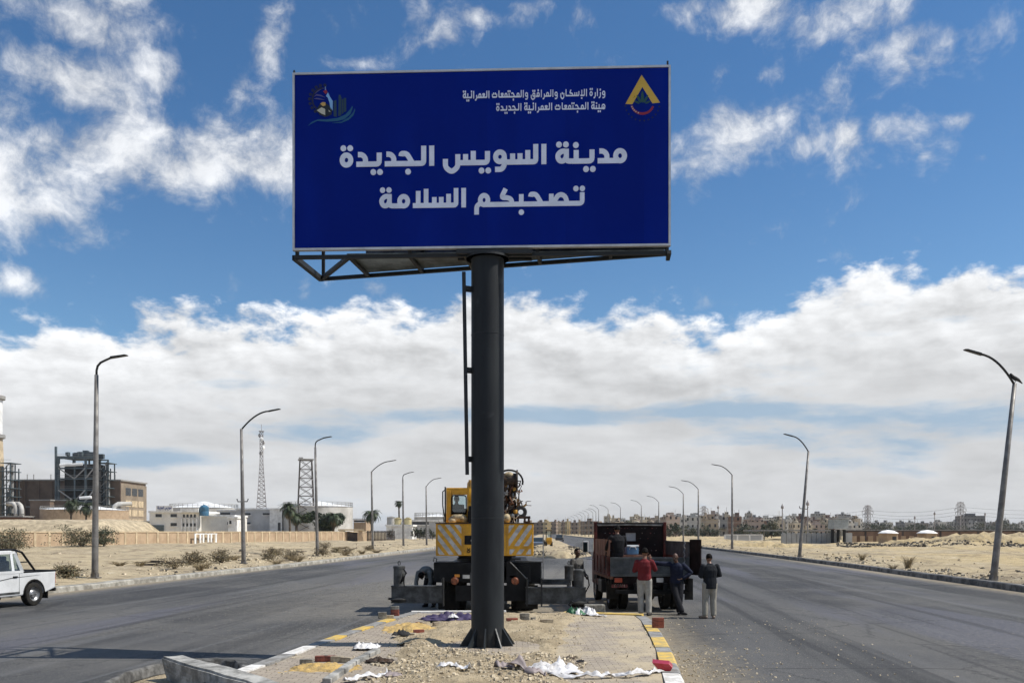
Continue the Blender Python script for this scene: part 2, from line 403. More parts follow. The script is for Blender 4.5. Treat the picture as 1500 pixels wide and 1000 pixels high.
def asphalt(name, seed):
    m, N, b = new_mat(name)
    P = N.new('ShaderNodeNewGeometry').outputs['Position']
    x_, y_, z_ = N.sep(P)[:]
    along = N.xyz(N.m('SUBTRACT', x_, N.m('MULTIPLY', y_, .09)), N.m('MULTIPLY', y_, .055), seed)
    n_l = N.noise(along, .55, 6.0, .6, .4); n_s = N.noise(P, 42.0, 3.0, .7); n_p = N.noise(P, .16, 5.0, .55, .6); n_m = N.noise(P, 4.0, 6.0, .7)
    c = N.mix(N.step(n_l, .36, .62), (.036, .037, .039, 1), (.088, .087, .086, 1))
    c = N.mix(N.m('MULTIPLY', N.step(n_p, .46, .62), .6), c, (.118, .113, .103, 1))
    n_b = N.noise(N.xyz(N.m('SUBTRACT', x_, N.m('MULTIPLY', y_, .04)), N.m('MULTIPLY', y_, .09), seed+9), .34, 4.0, .5, .8)
    c = N.mix(N.m('MULTIPLY', N.step(n_b, .54, .66), .7), c, (.098, .099, .120, 1))
    c = N.mix(N.m('MULTIPLY', N.step(n_b, .44, .32), .7), c, (.030, .030, .031, 1))
    fine = N.m('MULTIPLY', N.step(n_s, .54, .66), N.lin(n_m, .35, .65, .3, 1.0))
    c = N.mix(fine, c, (.27, .25, .21, 1))
    c = N.mix(N.m('MULTIPLY', N.step(n_s, .44, .32), .6), c, (.030, .030, .031, 1))
    tr = N.noise(N.xyz(N.m('SUBTRACT', x_, N.m('MULTIPLY', y_, .09)), N.m('MULTIPLY', y_, .02), seed+4), 1.7, 3.0, .5, .2)
    c = N.mix(N.m('MULTIPLY', N.step(tr, .58, .68), .5), c, (.13, .13, .13, 1))
    c = N.mix(N.m('MULTIPLY', N.step(tr, .42, .34), .55), c, (.030, .030, .031, 1))
    cr = N.new('ShaderNodeTexVoronoi', feature='DISTANCE_TO_EDGE'); cr.inputs['Scale'].default_value = .23
    N.put(cr.inputs['Vector'], N.v('ADD', P, N.v('SCALE', N.xyz(n_m, n_p, 0), scale=1.2)))
    c = N.mix(N.m('MULTIPLY', N.step(cr.outputs['Distance'], .006, .002), .7), c, (.022, .022, .022, 1))
    return m, N, b, c, P, n_m, n_s
m, N, b, c_, P, n_m, n_s = asphalt('asphalt', 1.0)
x_, y_, z_ = N.sep(P)[:]
# wind-blown dust lies along the median
off = N.m('ABSOLUTE', N.m('SUBTRACT', N.m('SUBTRACT', x_, N.m('MULTIPLY', y_, .065)), -.9))
dust = N.m('MULTIPLY', N.step(N.m('ADD', off, N.m('MULTIPLY', n_m, 2.6)), 5.6, 3.6), N.step(y_, 40, 24))
c_ = N.mix(N.m('MULTIPLY', dust, .72), c_, (.33, .27, .175, 1))
gravel_zone = N.m('MULTIPLY', N.m('MULTIPLY', N.step(y_, 21, 26), N.step(y_, 64, 45)), N.m('MULTIPLY', N.step(x_, -11, -4), N.step(x_, 6.0, 2.5)))
c_ = N.mix(N.m('MULTIPLY', gravel_zone, N.lin(N.noise(P, 2.0, 5.0, .7), .3, .7, .1, .7)), c_, (.22, .20, .165, 1))
# coarse chippings in worn patches, pale flecks painting in their sparkle, sand drifts in along both outer kerbs
n_g = N.noise(N.v('MULTIPLY', P, (1, .55, 1)), 11.0, 3.0, .7)
worn = N.step(N.noise(N.xyz(N.m('SUBTRACT', x_, N.m('MULTIPLY', y_, .07)), N.m('MULTIPLY', y_, .12), 3.3), .45, 4.0, .55), .44, .60)
c_ = N.mix(N.m('MULTIPLY', N.step(n_g, .57, .68), N.lin(worn, 0, 1, .22, .95)), c_, (.20, .185, .155, 1))
c_ = N.mix(N.m('MULTIPLY', N.step(n_g, .43, .34), N.lin(worn, 0, 1, .2, .7)), c_, (.028, .028, .029, 1))
e_l = N.m('SUBTRACT', x_, N.m('SUBTRACT', N.m('MULTIPLY', y_, .094), 20.3)); e_r = N.m('SUBTRACT', N.m('ADD', N.m('MULTIPLY', y_, .088), 16.5), x_)
e_ = N.m('ADD', N.m('MINIMUM', e_l, e_r), N.m('MULTIPLY', N.m('SUBTRACT', n_m, .5), 2.4))
c_ = N.mix(N.m('MULTIPLY', N.m('MULTIPLY', N.step(e_, 1.5, .1), N.step(y_, 140, 90)), .7), c_, (.34, .28, .19, 1))
m.node_tree.links.new(c_, b.inputs['Base Color']); b.inputs['Roughness'].default_value = .82; b.inputs['Specular IOR Level'].default_value = .3
bn = N.new('ShaderNodeBump'); bn.inputs['Strength'].default_value = .7; bn.inputs['Distance'].default_value = .012
m.node_tree.links.new(N.m('ADD', n_s, n_m), bn.inputs['Height']); m.node_tree.links.new(bn.outputs[0], b.inputs['Normal'])
M['asphalt'] = m

def geo_rows(y0, y1, first, ratio):
    ys, y, s = [], y0, first
    while y < y1: ys.append(y); y += s; s *= ratio
    return ys+[y1]

# the ground: one sheet to the horizon, sunk under the carriageway
ys = geo_rows(-60, 6, 6, 1.0)+geo_rows(9, 9000, .45, 1.0185)
offs = [0, .2, .5, .9, 1.4, 2, 2.6, 3.3, 4, 5, 6, 7.2, 8.5, 10, 12, 14, 16.5, 19, 22, 25, 28, 32, 36, 40, 45, 50, 56, 63, 71, 80, 90, 102, 116, 132, 150, 175, 205, 240, 290, 360, 460, 620, 900, 1500, 3000, 6000]
vs, fs, rows = [], [], []
for y in ys:
    a, bb = xl(y)-.2, xr(y)+.2
    xs = [a-o for o in reversed(offs)]+[a+.12]+[lerp(a, bb, k/6) for k in range(1, 6)]+[bb-.12]+[bb+o for o in offs]
    rows.append(len(vs)); n = len(xs)
    for x in xs: vs.append((x, y, ground_z(x, y)))
for r0, r1 in zip(rows, rows[1:]):
    for k in range(n-1): fs.append((r0+k, r0+k+1, r1+k+1, r1+k))
g = MB(); g.add(vs, fs)
tag(g.build('ground', M['sand'], smooth=True), kind='structure')

# the carriageway sheet between the two outer kerbs
ys2 = geo_rows(-60, 6, 6, 1.0)+geo_rows(8, 3000, 1.0, 1.05)
g = MB(); vs, fs = [], []
for y in ys2:
    a, bb = xl(y)-.02, xr(y)+.02
    vs += [(lerp(a, bb, k/14), y, 0.0) for k in range(15)]
for r in range(len(ys2)-1):
    for k in range(14): i = r*15+k; fs.append((i, i+1, i+16, i+15))
g.add(vs, fs); tag(g.build('road', M['asphalt']), kind='structure')

# outer kerbs
M['kerb'] = mat('kerb_concrete', (.36, .34, .29), .9, var=.25, scale=1.6, bump=.6, bscale=18, c2=(.19, .175, .145), world=True)
M['kerb_dark'] = mat('kerb_weathered', (.17, .16, .145), .9, var=.3, scale=1.8, bump=.6, bscale=18, c2=(.07, .066, .06), world=True)
def strip(edge, side, w, h, name, mt, y0=8, y1=1500, wob=.0):
    ys = geo_rows(y0, y1, .5, 1.03); vs, fs = [], []
    for i, y in enumerate(ys):
        x = edge(y); j = wob*nz(x, y, .8, 4.4)
        pr = [(0, -.08), (0.02, h*.8+j), (.06, h+j), (w-.03, h+j*.6), (w, h-.03+j*.6), (w, -.1)]
        vs += [(x+side*p, y, q) for p, q in pr]
    for i in range(len(ys)-1):
        for k in range(5):
            q = (i*6+k, i*6+k+1, i*6+k+7, i*6+k+6); fs.append(q if side < 0 else tuple(reversed(q)))
    g = MB(); g.add(vs, fs); return tag(g.build(name, mt), kind='structure')
strip(xl, -1, .62, .20, 'kerb', M['kerb'], wob=.035)
strip(xr, 1, .45, .24, 'kerb', M['kerb_dark'], wob=.03)

# ------------------------------------------------------------------ the median island in front
MZ = .26
ML = [(9.5,-4.75),(12.8,-4.15),(16,-3.72),(18.7,-3.33),(20.6,-3.02),(22.8,-2.55)]
MR = [(9.5,2.05),(12.5,2.42),(15.5,2.80),(18,3.05),(20.4,3.25),(22.6,3.3)]
def ml(y): return pl(ML, y)
def mr(y): return pl(MR, y)
m, N, b = new_mat('paving')
P = N.new('ShaderNodeNewGeometry').outputs['Position']
nw = N.noise(P, 1.3, 5.0, .6)
br = N.new('ShaderNodeTexBrick'); br.offset = .5
N.put(br.inputs['Vector'], N.v('ADD', N.v('MULTIPLY', P, (1, 1, 0)), N.v('SCALE', N.xyz(nw, nw, 0), scale=.05)))
for k, v in (('Scale', 1.0), ('Mortar Size', .006), ('Brick Width', .21), ('Row Height', .105), ('Bias', 0.0), ('Mortar Smooth', .3)): br.inputs[k].default_value = v
br.inputs['Color1'].default_value = (.39, .335, .265, 1); br.inputs['Color2'].default_value = (.30, .255, .205, 1); br.inputs['Mortar'].default_value = (.13, .105, .08, 1)
n6 = N.noise(P, .9, 7.0, .65); n7 = N.noise(P, 26.0, 4.0, .6); px_, py_, pz_ = N.sep(P)[:]
cov = N.step(N.m('ADD', N.m('ADD', n6, N.m('MULTIPLY', N.m('SUBTRACT', n7, .5), .35)), N.lin(px_, -2.2, 2.2, -.14, .03)), .42, .62)
c_ = N.mix(N.m('MULTIPLY', cov, .80), br.outputs[0], (.49, .405, .27, 1))
c_ = N.mix(N.m('MULTIPLY', N.step(n7, .62, .74), .55), c_, (.15, .11, .075, 1))
m.node_tree.links.new(c_, b.inputs['Base Color']); b.inputs['Roughness'].default_value = .92; b.inputs['Specular IOR Level'].default_value = .2
bn = N.new('ShaderNodeBump'); bn.inputs['Strength'].default_value = .6; bn.inputs['Distance'].default_value = .012
m.node_tree.links.new(N.m('ADD', N.m('MULTIPLY', br.outputs['Fac'], N.lin(cov, 0, 1, -1.0, -.25)), N.m('MULTIPLY', n7, .5)), bn.inputs['Height']); m.node_tree.links.new(bn.outputs[0], b.inputs['Normal'])
M['paving'] = m
KW = .30
g = MB(); vs, fs = [], []; yy = [9.5+.35*i for i in range(38)]; yy = [y for y in yy if y < 22.3]+[22.4]
NX = 26
for y in yy:
    a, bb = ml(y)+KW, mr(y)-KW
    for k in range(NX+1):
        x = lerp(a, bb, k/NX)
        vs.append((x, y, MZ-.012+.02*nz(x, y, 1.1, 2.2)))
for r in range(len(yy)-1):
    for k in range(NX):
        i = r*(NX+1)+k; fs.append((i, i+1, i+NX+2, i+NX+1))
g.add(vs, fs); tag(g.build('paved_median', M['paving']), kind='structure')

# earth dug up round the sign's foot: a heap with the pit in it
m, N, b = new_mat('dug_earth')
P = N.new('ShaderNodeNewGeometry').outputs['Position']
n1_ = N.noise(P, 2.2, 6.0, .65); n2_ = N.noise(P, 22.0, 5.0, .7); n3_ = N.noise(P, 60.0, 3.0, .6)
c_ = N.mix(N.step(n1_, .36, .64), (.37, .295, .19, 1), (.54, .44, .29, 1))
c_ = N.mix(N.m('MULTIPLY', N.step(n2_, .54, .66), .6), c_, (.56, .46, .30, 1))
c_ = N.mix(N.m('MULTIPLY', N.step(n2_, .44, .32), .7), c_, (.17, .13, .085, 1))
m.node_tree.links.new(c_, b.inputs['Base Color']); b.inputs['Roughness'].default_value = .95; b.inputs['Specular IOR Level'].default_value = .15
bn = N.new('ShaderNodeBump'); bn.inputs['Strength'].default_value = 1.0; bn.inputs['Distance'].default_value = .05
m.node_tree.links.new(N.m('ADD', N.m('MULTIPLY', n2_, 1.0), N.m('MULTIPLY', n3_, .35)), bn.inputs['Height']); m.node_tree.links.new(bn.outputs[0], b.inputs['Normal'])
M['earth'] = m
PX, PY = -.44, 16.0                                    # the sign's post
def dirt_edge(y):
    l = pl([(10,-1.75),(13,-2.05),(14.5,-2.0),(15.5,-1.85),(17,-2.4),(18.5,-2.35),(20,-1.9),(22.2,-1.7)], y)+.14*nz(3, y, 1.1, 1)
    r = pl([(10,1.0),(13,.95),(15,1.0),(17,1.2),(19,1.35),(20.5,1.6),(22.2,1.9)], y)+.14*nz(9, y, 1.2, 5)
    return l, r
def earth_z(x, y):
    l, r = dirt_edge(y)
    e = min(x-l, r-x, y-9.6, 22.35-y)
    z = MZ-.05+.07*sstep(0, .35, e)+.05*sstep(.2, 1.0, e)*(1+.9*nz(x, y, 1.0, 3.3))
    z += .15*math.exp(-((x+1.7)/.55)**2-((y-15.4)/.9)**2)-.05*math.exp(-((x+.4)/1.5)**2-((y-14.9)/.7)**2)
    z += .03*nz(x, y, 3.2, 6.1)+.014*nz(x, y, 9.0, 2.1)
    d = math.hypot((x-PX)/1.0, (y-PY)*(.62 if y < PY else 1.0))
    pit = sstep(1.15, .45, d)
    z = lerp(z, .09+.02*nz(x, y, 4.0), pit)
    tr = math.exp(-((y-15.75-.22*(-x-.5))/.22)**2)*sstep(-.5, -.9, x)*sstep(-2.1, -1.5, x)      # the trench that runs left from the pit
    return z-.14*tr
g = MB(); vs, fs = [], []; ny, nx_ = 190, 96
for j in range(ny+1):
    y = lerp(9.6, 22.35, j/ny); l, r = dirt_edge(y)
    for i in range(nx_+1):
        x = lerp(l, r, i/nx_); vs.append((x, y, earth_z(x, y)))
for j in range(ny):
    for i in range(nx_):
        k = j*(nx_+1)+i; fs.append((k, k+1, k+nx_+2, k+nx_+1))
g.add(vs, fs); tag(g.build('dug_earth', M['earth'], smooth=True), kind='structure')

# second island beyond the gap, heaped with sand
g = MB(); vs, fs = [], []
def isl(y):
    t = sstep(76, 92, y); c0, c1 = pl([(76,4.3),(100,4.8),(150,6.3),(250,9),(400,13),(800,29)], y), 0
    return c0-3.4*math.sqrt(max(0.02, min(1, (y-75.9)/9))), c0+3.2*math.sqrt(max(0.02, min(1, (y-75.9)/9)))
ys3 = geo_rows(76, 800, .6, 1.035)
for y in ys3:
    l, r = isl(y)
    for i in range(21):
        t = i/20; x = lerp(l, r, t); e = min(t, 1-t)*2
        h = .20*sstep(0, .08, e)+(.36*sstep(.05, .9, e)*(1-sstep(105, 170, y))+.1)*(.8+.7*nz(x, y, .45, 8))*sstep(0, .3, e)
        if i in (0, 20) or y == ys3[0]: h = -.02
        vs.append((x, y, h))
for j in range(len(ys3)-1):
    for i in range(20): k = j*21+i; fs.append((k, k+1, k+22, k+21))
g.add(vs, fs); tag(g.build('sandy_median', M['sand'], smooth=True), kind='structure')

# painted kerb stones of the front island
M['kerb_yellow'] = mat('kerb_paint_yellow', (.62, .40, .06), .75, var=.18, scale=6, bump=.2, c2=(.42, .32, .14), world=True)
M['kerb_white'] = mat('kerb_paint_white', (.74, .72, .68), .7, var=.12, scale=6, bump=.2, c2=(.5, .47, .42), world=True)
M['kerb_plain'] = mat('kerb_bare', (.27, .265, .25), .9, var=.2, scale=4, bump=.4, c2=(.17, .16, .145), world=True)
def kerb_run(edge, side, plan):
    for y0, y1, kind, lab in plan:
        a, bb = Vector((edge(y0), y0, 0)), Vector((edge(y1), y1, 0)); d = (bb-a); L = d.length-.02
        ang = math.atan2(-d.x, d.y)
        g = MB(); w = KW-.012
        g.prism([(0, -.05), (0, MZ-.06), (.035, MZ+.0), (.06, MZ+.012), (w, MZ+.012), (w, -.05)] if side < 0 else [(0, -.05), (-w, -.05), (-w, MZ+.012), (-.06, MZ+.012), (-.035, MZ), (0, MZ-.06)], .01, L)
        o = g.build('kerb_stone', M['kerb_'+kind]); o.location = a; o.rotation_euler = (random.uniform(-.006, .006), 0, ang)
        tag(o, lab, 'kerb stone', 'painted kerb stones of the front island')
LN = 'nearest', 'second', 'third', 'fourth', 'fifth', 'sixth'
kerb_run(ml, -1, [
 (12.75,13.6,'white','white painted kerb stone on the left edge, just behind the broken concrete slab'),
 (13.6,14.75,'plain','bare grey kerb stone between the two white ones on the left edge'),
 (14.75,15.75,'white','white painted kerb stone on the left edge, farther of the two white ones'),
 (15.75,16.75,'plain','bare grey kerb stone on the left edge between a white and a yellow one'),
 (16.75,17.45,'yellow','nearest yellow kerb stone on the left edge of the island'),
 (17.45,18.35,'plain','bare grey kerb stone in the post\'s shadow on the left edge'),
 (18.35,19.15,'yellow','second yellow kerb stone on the left edge, just past the post\'s shadow'),
 (19.15,20.0,'plain','bare grey kerb stone between the two farther yellow ones on the left edge'),
 (20.0,20.75,'yellow','farthest yellow kerb stone on the left edge, beside loose paving blocks'),
 (20.75,21.7,'plain','bare grey kerb stone on the left edge under the loose paving blocks'),
 (21.7,22.6,'plain','last bare grey kerb stone at the left rear corner of the island')])
kerb_run(mr, 1, [
 (10.8,11.8,'plain','bare grey kerb stone on the right edge at the bottom of the picture'),
 (11.8,12.75,'white','white painted kerb stone on the right edge under the red plastic piece'),
 (12.75,13.7,'plain','bare grey kerb stone on the right edge just behind the red plastic piece'),
 (13.7,14.95,'yellow','nearest and largest yellow kerb stone on the right edge'),
 (14.95,15.6,'plain','bare grey kerb stone between the two nearest yellow ones on the right edge'),
 (15.6,17.05,'yellow','second yellow kerb stone from the front on the right edge'),
 (17.05,18.0,'plain','bare grey kerb stone between the two farther yellow ones on the right edge'),
 (18.0,19.3,'yellow','farthest yellow kerb stone on the right edge, before the red brick stack'),
 (19.3,20.3,'plain','bare grey kerb stone on the right edge under the red brick stack'),
 (20.3,21.4,'plain','bare grey kerb stone on the right edge behind the red brick stack')])
# the island's rear kerb, flush with its paving
g = MB(); g.box((0, 0, 0), (2.4, .26, .30)); o = g.build('kerb_stone', M['kerb_white']); o.location = (-1.35, 22.55, .135); o.rotation_euler = (0, 0, .07)
tag(o, 'long whitened kerb along the island\'s rear edge left of the post', 'kerb stone')
g = MB(); g.box((0, 0, 0), (2.0, .28, .30)); o = g.build('kerb_stone', M['kerb_yellow']); o.location = (2.25, 22.05, .13); o.rotation_euler = (0, 0, -.32)
tag(o, 'long dusty yellow kerb along the island\'s right rear corner by the lorry', 'kerb stone')

# broken concrete slab and the round chamber at the island's near left corner
M['concrete'] = mat('concrete', (.36, .35, .32), .88, var=.25, scale=3.5, bump=.7, bscale=14, c2=(.17, .165, .15), world=True)
M['concrete_dark'] = mat('concrete_dark', (.13, .125, .115), .9, var=.35, scale=4, bump=.8, bscale=10, c2=(.05, .048, .044), world=True)
g = MB(); g.box((0, 0, 0), (3.1, .34, .42))
bm = bmesh.new(); me = bpy.data.meshes.new('concrete_slab'); me.from_pydata(g.v, [], g.f); bm.from_mesh(me)
bmesh.ops.bevel(bm, geom=bm.edges[:], offset=.03, segments=2, affect='EDGES')
bmesh.ops.triangulate(bm, faces=bm.faces[:]); bmesh.ops.subdivide_edges(bm, edges=bm.edges[:], cuts=5, use_grid_fill=True)
for q in bm.verts:
    q.co += mnoise.noise_vector(q.co*2.0)*.035+mnoise.noise_vector(q.co*7)*.012
    if q.co.x < -1.3: q.co += mnoise.noise_vector(q.co*3.3)*.06
bm.to_mesh(me); bm.free(); me.materials.append(M['concrete']); o = bpy.data.objects.new('concrete_slab', me); col.objects.link(o)
o.location = (-4.12, 12.52, .15); o.rotation_euler = (.03, .02, math.radians(-46))
tag(o, 'broken grey concrete slab on edge at the near left corner of the island', 'concrete slab')
g = MB(); cx_, cy_ = -5.0, 13.35
pr = [(2.1, -.01), (1.5, .07), (1.12, .17), (1.02, .18), (.98, .15), (.95, -.02)]
vs, fs = [], []; ns_ = 84
for k in range(ns_):
    a = 2*PI*k/ns_
    for i, (r, h) in enumerate(pr):
        j = 1+.035*nz(math.cos(a)*4+i, math.sin(a)*4, 1.0, 5)
        vs.append((cx_+r*j*math.cos(a)*.80, cy_+r*j*math.sin(a)*1.5, h+.02*nz(k*.3, i*.7, 1.0)*(i > 0)))
for k in range(ns_):
    l = (k+1) % ns_
    for q in range(len(pr)-1): fs.append((k*6+q, l*6+q, l*6+q+1, k*6+q+1)); g.mi.append(0 if q < 2 else 1)
mi = g.mi; g.mi = []
g.add(vs, fs); g.mi = mi
o = g.build('asphalt_lip', [M['asphalt'], M['concrete_dark']], auto=50); tag(o, 'raised dark broken asphalt lip curving round a hole beside the concrete slab', 'broken asphalt')
g = MB(); g.lathe([(0, .03), (.5, .035), (.8, .03), (.97, .012)], 40); o = g.build('sand_fill', M['sand'], smooth=True); o.scale = (.80, 1.5, 1); o.location = (cx_, cy_, .005)
tag(o, kind='structure')

# ------------------------------------------------------------------ lettering: strokes for each Arabic letter form, drawn for this board
# unit: an alef is 29 high, the base line's centre lies at 3.7; each form is (advance, strokes, dots)
BC = 3.7
def rnd_poly(pts, r=4.5, n=5, closed=False):
    """round the corners of a polyline"""
    pts = [Vector(p) for p in pts]; out = []; m = len(pts)
    for i, p in enumerate(pts):
        if not closed and i in (0, m-1): out.append(p); continue
        a, c = pts[i-1], pts[(i+1) % m]
        d1, d2 = (a-p), (c-p); l1, l2 = d1.length, d2.length
        k = min(r, l1*.49, l2*.49)
        q1, q2 = p+d1.normalized()*k, p+d2.normalized()*k
        for t in range(n+1):
            u = t/n; out.append(q1*(1-u)**2+p*2*u*(1-u)+q2*u*u)
    return out
def ring(cx, cy, rx, ry, n=22): return [(cx+rx*math.cos(2*PI*k/n), cy+ry*math.sin(2*PI*k/n)) for k in range(n)]
L = {}
def letter(name, adv, strokes, dots=()): L[name] = (adv, strokes, list(dots))
letter('alef', 7.4, [('l', [(3.7,0),(3.7,29)])])
letter('alef_below', 7.4, [('l', [(3.7,0),(3.7,29)]), ('l', [(0.5,-7),(8,-7)])])
letter('alef_f', 12, [('l', [(4,29),(4,BC),(12,BC)])])
letter('lamalef', 16, [('l', [(0,BC),(16,BC)]), ('l', [(8.5,0.5),(8.5,25.5)])])
letter('lamalef_below', 16, [('l', [(0,BC),(16,BC)]), ('l', [(8.5,0.5),(8.5,25.5)]), ('l', [(4,-7),(12,-7)])])
letter('lam_i', 11, [('l', [(7.3,29),(7.3,BC),(0,BC)])])
letter('lam_m', 12, [('l', [(0,BC),(12,BC)]), ('l', [(5,BC),(5,28.5)])])
letter('jeem_m', 33, [('l', [(0,BC),(33,BC)]), ('l', [(6.5,14.5),(7,18.2),(15,18.2),(24,BC)])], [(17,-8)])
letter('hah_m', 31, [('l', [(0,BC),(31,BC)]), ('l', [(5.5,14.5),(6,18.2),(14,18.2),(23,BC)])])
letter('dal_f', 18, [('l', [(0,BC),(18,BC)]), ('l', [(2.5,17.6),(8.5,17.6),(13.6,13),(13.6,BC)])])
letter('yeh_i', 20, [('l', [(16.3,20),(16.3,BC),(0,BC)])], [(7.5,-8),(17.5,-8)])
letter('yeh_m', 14, [('l', [(0,BC),(14,BC)]), ('l', [(6,BC),(6,20)])], [(1.5,-8),(11.5,-8)])
letter('yehhamza_m', 15, [('l', [(0,BC),(15,BC)]), ('l', [(6,BC),(6,17)]), ('l', [(3,26),(10,23.5)])])
letter('teh_i', 20, [('l', [(16.3,20),(16.3,BC),(0,BC)])], [(6.5,25.5),(16.5,25.5)])
letter('teh_m', 15, [('l', [(0,BC),(15,BC)]), ('l', [(7,BC),(7,18)])], [(2,25),(12,25)])
letter('teh', 33, [('l', [(3.7,16),(3.7,BC),(29,BC),(29,16)])], [(11.5,17),(21.5,17)])
letter('noon_i', 18, [('l', [(14.3,20),(14.3,BC),(0,BC)])], [(14,27)])
letter('noon_m', 14, [('l', [(0,BC),(14,BC)]), ('l', [(7,BC),(7,19.5)])], [(6.5,26.5)])
letter('noon', 25, [('l', [(3.7,14),(3.7,-2),(12.5,-9),(21.3,-2),(21.3,14)])], [(12.5,13)])
letter('beh_m', 17, [('l', [(0,BC),(17,BC)]), ('l', [(8,BC),(8,18.5)])], [(8,-8.5)])
letter('marbuta', 20.5, [('o', ring(10.2,10,6.5,7.2))], [(5.6,27),(15.8,27)])
letter('marbuta_f', 24, [('o', [(16.5,18.2),(9,18.2),(4.2,13.5),(3.9,9),(6.5,4.6),(10.5,BC),(14.2,5.5),(16.5,10)]), ('l', [(16.5,21.5),(16.5,BC+.4),(24,BC)])], [(5.6,27.5),(15.8,27.5)])
letter('meem_i', 25, [('o', ring(15,10.5,6.5,7.2)), ('l', [(0,BC),(12,BC)])])
letter('meem_m', 22, [('o', ring(11,10.2,6.2,6.8)), ('l', [(0,BC),(22,BC)])])
letter('meem_f', 29, [('o', ring(15.5,10.5,6,7)), ('l', [(3.7,-11),(3.7,1.5),(9,5.5)]), ('l', [(15,BC),(29,BC)])])
letter('seen_m', 33, [('l', [(0,BC),(33,BC)]), ('l', [(6,BC),(6,16)]), ('l', [(17,BC),(17,16)]), ('l', [(28.5,BC),(28.5,20.5)])])
letter('seen_i', 33, [('l', [(0,BC),(29.3,BC),(29.3,20.5)]), ('l', [(6,BC),(6,16)]), ('l', [(17.5,BC),(17.5,16)])])
letter('seen_f', 50, [('l', [(3.7,9.5),(3.7,-2.5),(13,-9.5),(22.2,-2.5),(22.2,16)]), ('l', [(22.2,BC),(50,BC)]), ('l', [(33.8,BC),(33.8,16)]), ('l', [(45.2,BC),(45.2,20.5)])])
letter('waw', 21, [('o', ring(10.3,11.5,6.5,6.8)), ('l', [(16.8,10),(16.8,-1),(13,-6.5),(3,-6.5)])])
letter('waw_f', 23, [('o', ring(10.3,11.5,6.5,6.8)), ('l', [(16.8,10),(16.8,-1),(13,-6.5),(3,-6.5)]), ('l', [(16,BC),(23,BC)])])
letter('sad_m', 39, [('l', [(0,BC),(39,BC)]), ('l', [(7,BC),(7,18.5)]), ('l', [(10.5,5),(17,15.5),(22.5,17.5),(28.5,14.5),(31,8),(31,BC)])])
letter('kaf_m', 37, [('l', [(0,BC),(37,BC)]), ('l', [(20.5,27),(13.5,13.6),(24,13.6),(30,10.5),(30,BC)])])
letter('reh', 13, [('l', [(9.3,15),(9.3,0),(5,-6),(-.5,-6.2)])])
letter('zain', 13, [('l', [(9.3,15),(9.3,0),(5,-6),(-.5,-6.2)])], [(8,24)])
letter('reh_f', 17, [('l', [(9.3,13),(9.3,0),(5,-6),(-.5,-6.2)]), ('l', [(9.3,BC),(17,BC)])])
letter('ain_m', 22, [('l', [(0,BC),(22,BC)]), ('o', [(4,17),(18,17),(11,6)])])
letter('feh_i', 25, [('o', ring(15,11,6.2,6.2)), ('l', [(21.2,11),(21.2,BC),(0,BC)])], [(15,26.5)])
letter('qaf', 29, [('o', ring(19,10,6,6)), ('l', [(3.7,9),(3.7,-3),(13.5,-9.5),(25,-2),(25,10)])], [(14,24.5),(24,24.5)])
letter('heh_i', 27, [('o', ring(15.5,11,8,8.5)), ('l', [(0,BC),(24,BC)]), ('l', [(15.5,BC),(15.5,12)])])
GAP, SPACE = 4.6, 13.0
JOIN = lambda n: n.endswith(('_i', '_m'))                 # joins the letter to its left
def set_line(words):
    """right to left; returns strokes and dots with x from 0 leftwards, and the width"""
    x, S, D = 0.0, [], []
    for wi, w in enumerate(words):
        for n in w:
            adv, st, dt = L[n]; x -= adv
            for k, pts in st: S.append((k, [(px+x, py) for px, py in pts]))
            D += [(px+x, py) for px, py in dt]
            if not JOIN(n): x -= GAP
        x -= SPACE-GAP
    return S, D, -(x+SPACE)
ALMUJTAMAAT = ['alef','lam_i','meem_m','jeem_m','teh_m','meem_m','ain_m','alef_f','teh']
ALUMRANIA = ['alef','lam_i','ain_m','meem_m','reh_f','alef','noon_i','yeh_m','marbuta_f']
ALJADIDA = ['alef','lam_i','jeem_m','dal_f','yeh_i','dal_f','marbuta']
LINES = {
 'city': [['meem_i','dal_f','yeh_i','noon_m','marbuta_f'], ['alef','lam_i','seen_m','waw_f','yeh_i','seen_f'], ALJADIDA],
 'wish': [['teh_i','sad_m','hah_m','beh_m','kaf_m','meem_f'], ['alef','lam_i','seen_m','lam_m','lamalef','meem_i','marbuta_f']],
 'ministry': [['waw','zain','alef','reh','marbuta'], ['alef','lam_i','lamalef_below','seen_i','kaf_m','alef_f','noon'], ['waw','alef','lam_i','meem_m','reh_f','alef','feh_i','qaf'], ['waw']+ALMUJTAMAAT, ALUMRANIA],
 'authority': [['heh_i','yeh_m','yehhamza_m','marbuta_f'], ALMUJTAMAAT, ALUMRANIA, ALJADIDA]}

# ------------------------------------------------------------------ the V-shaped unipole sign
# board corners in the photograph give its size; the board turns a little about the post
FL, FR = Vector((at(428.5, 15.95), 15.95, 0)), Vector((at(982.5, 15.68), 15.68, 0))
ZB, ZT = zat(363.5, 15.82), zat(101.5, 15.82)
BW, BH = (FR-FL).length, ZT-ZB
ang = math.atan2(FR.y-FL.y, FR.x-FL.x)
sign = empty('billboard_sign', (PX, PY, .08), 0, 'tall blue billboard on a thick dark steel post, white Arabic lettering', 'billboard')
T = Matrix.Translation(Vector((FL.x-PX, FL.y-PY, ZB-.08))) @ Matrix.Rotation(ang, 4, 'Z')      # board frame: x right, y back, z up
m, N, b = new_mat('blue_vinyl')
P = N.new('ShaderNodeTexCoord').outputs['Object']
nv = N.noise(N.v('MULTIPLY', P, (1.2, 1, .5)), 1.1, 4.0, .5)
wn = N.new('ShaderNodeTexWhiteNoise', noise_dimensions='1D'); N.put(wn.inputs['W'], N.m('FLOOR', N.m('MULTIPLY', N.sep(P)[0], .72)))
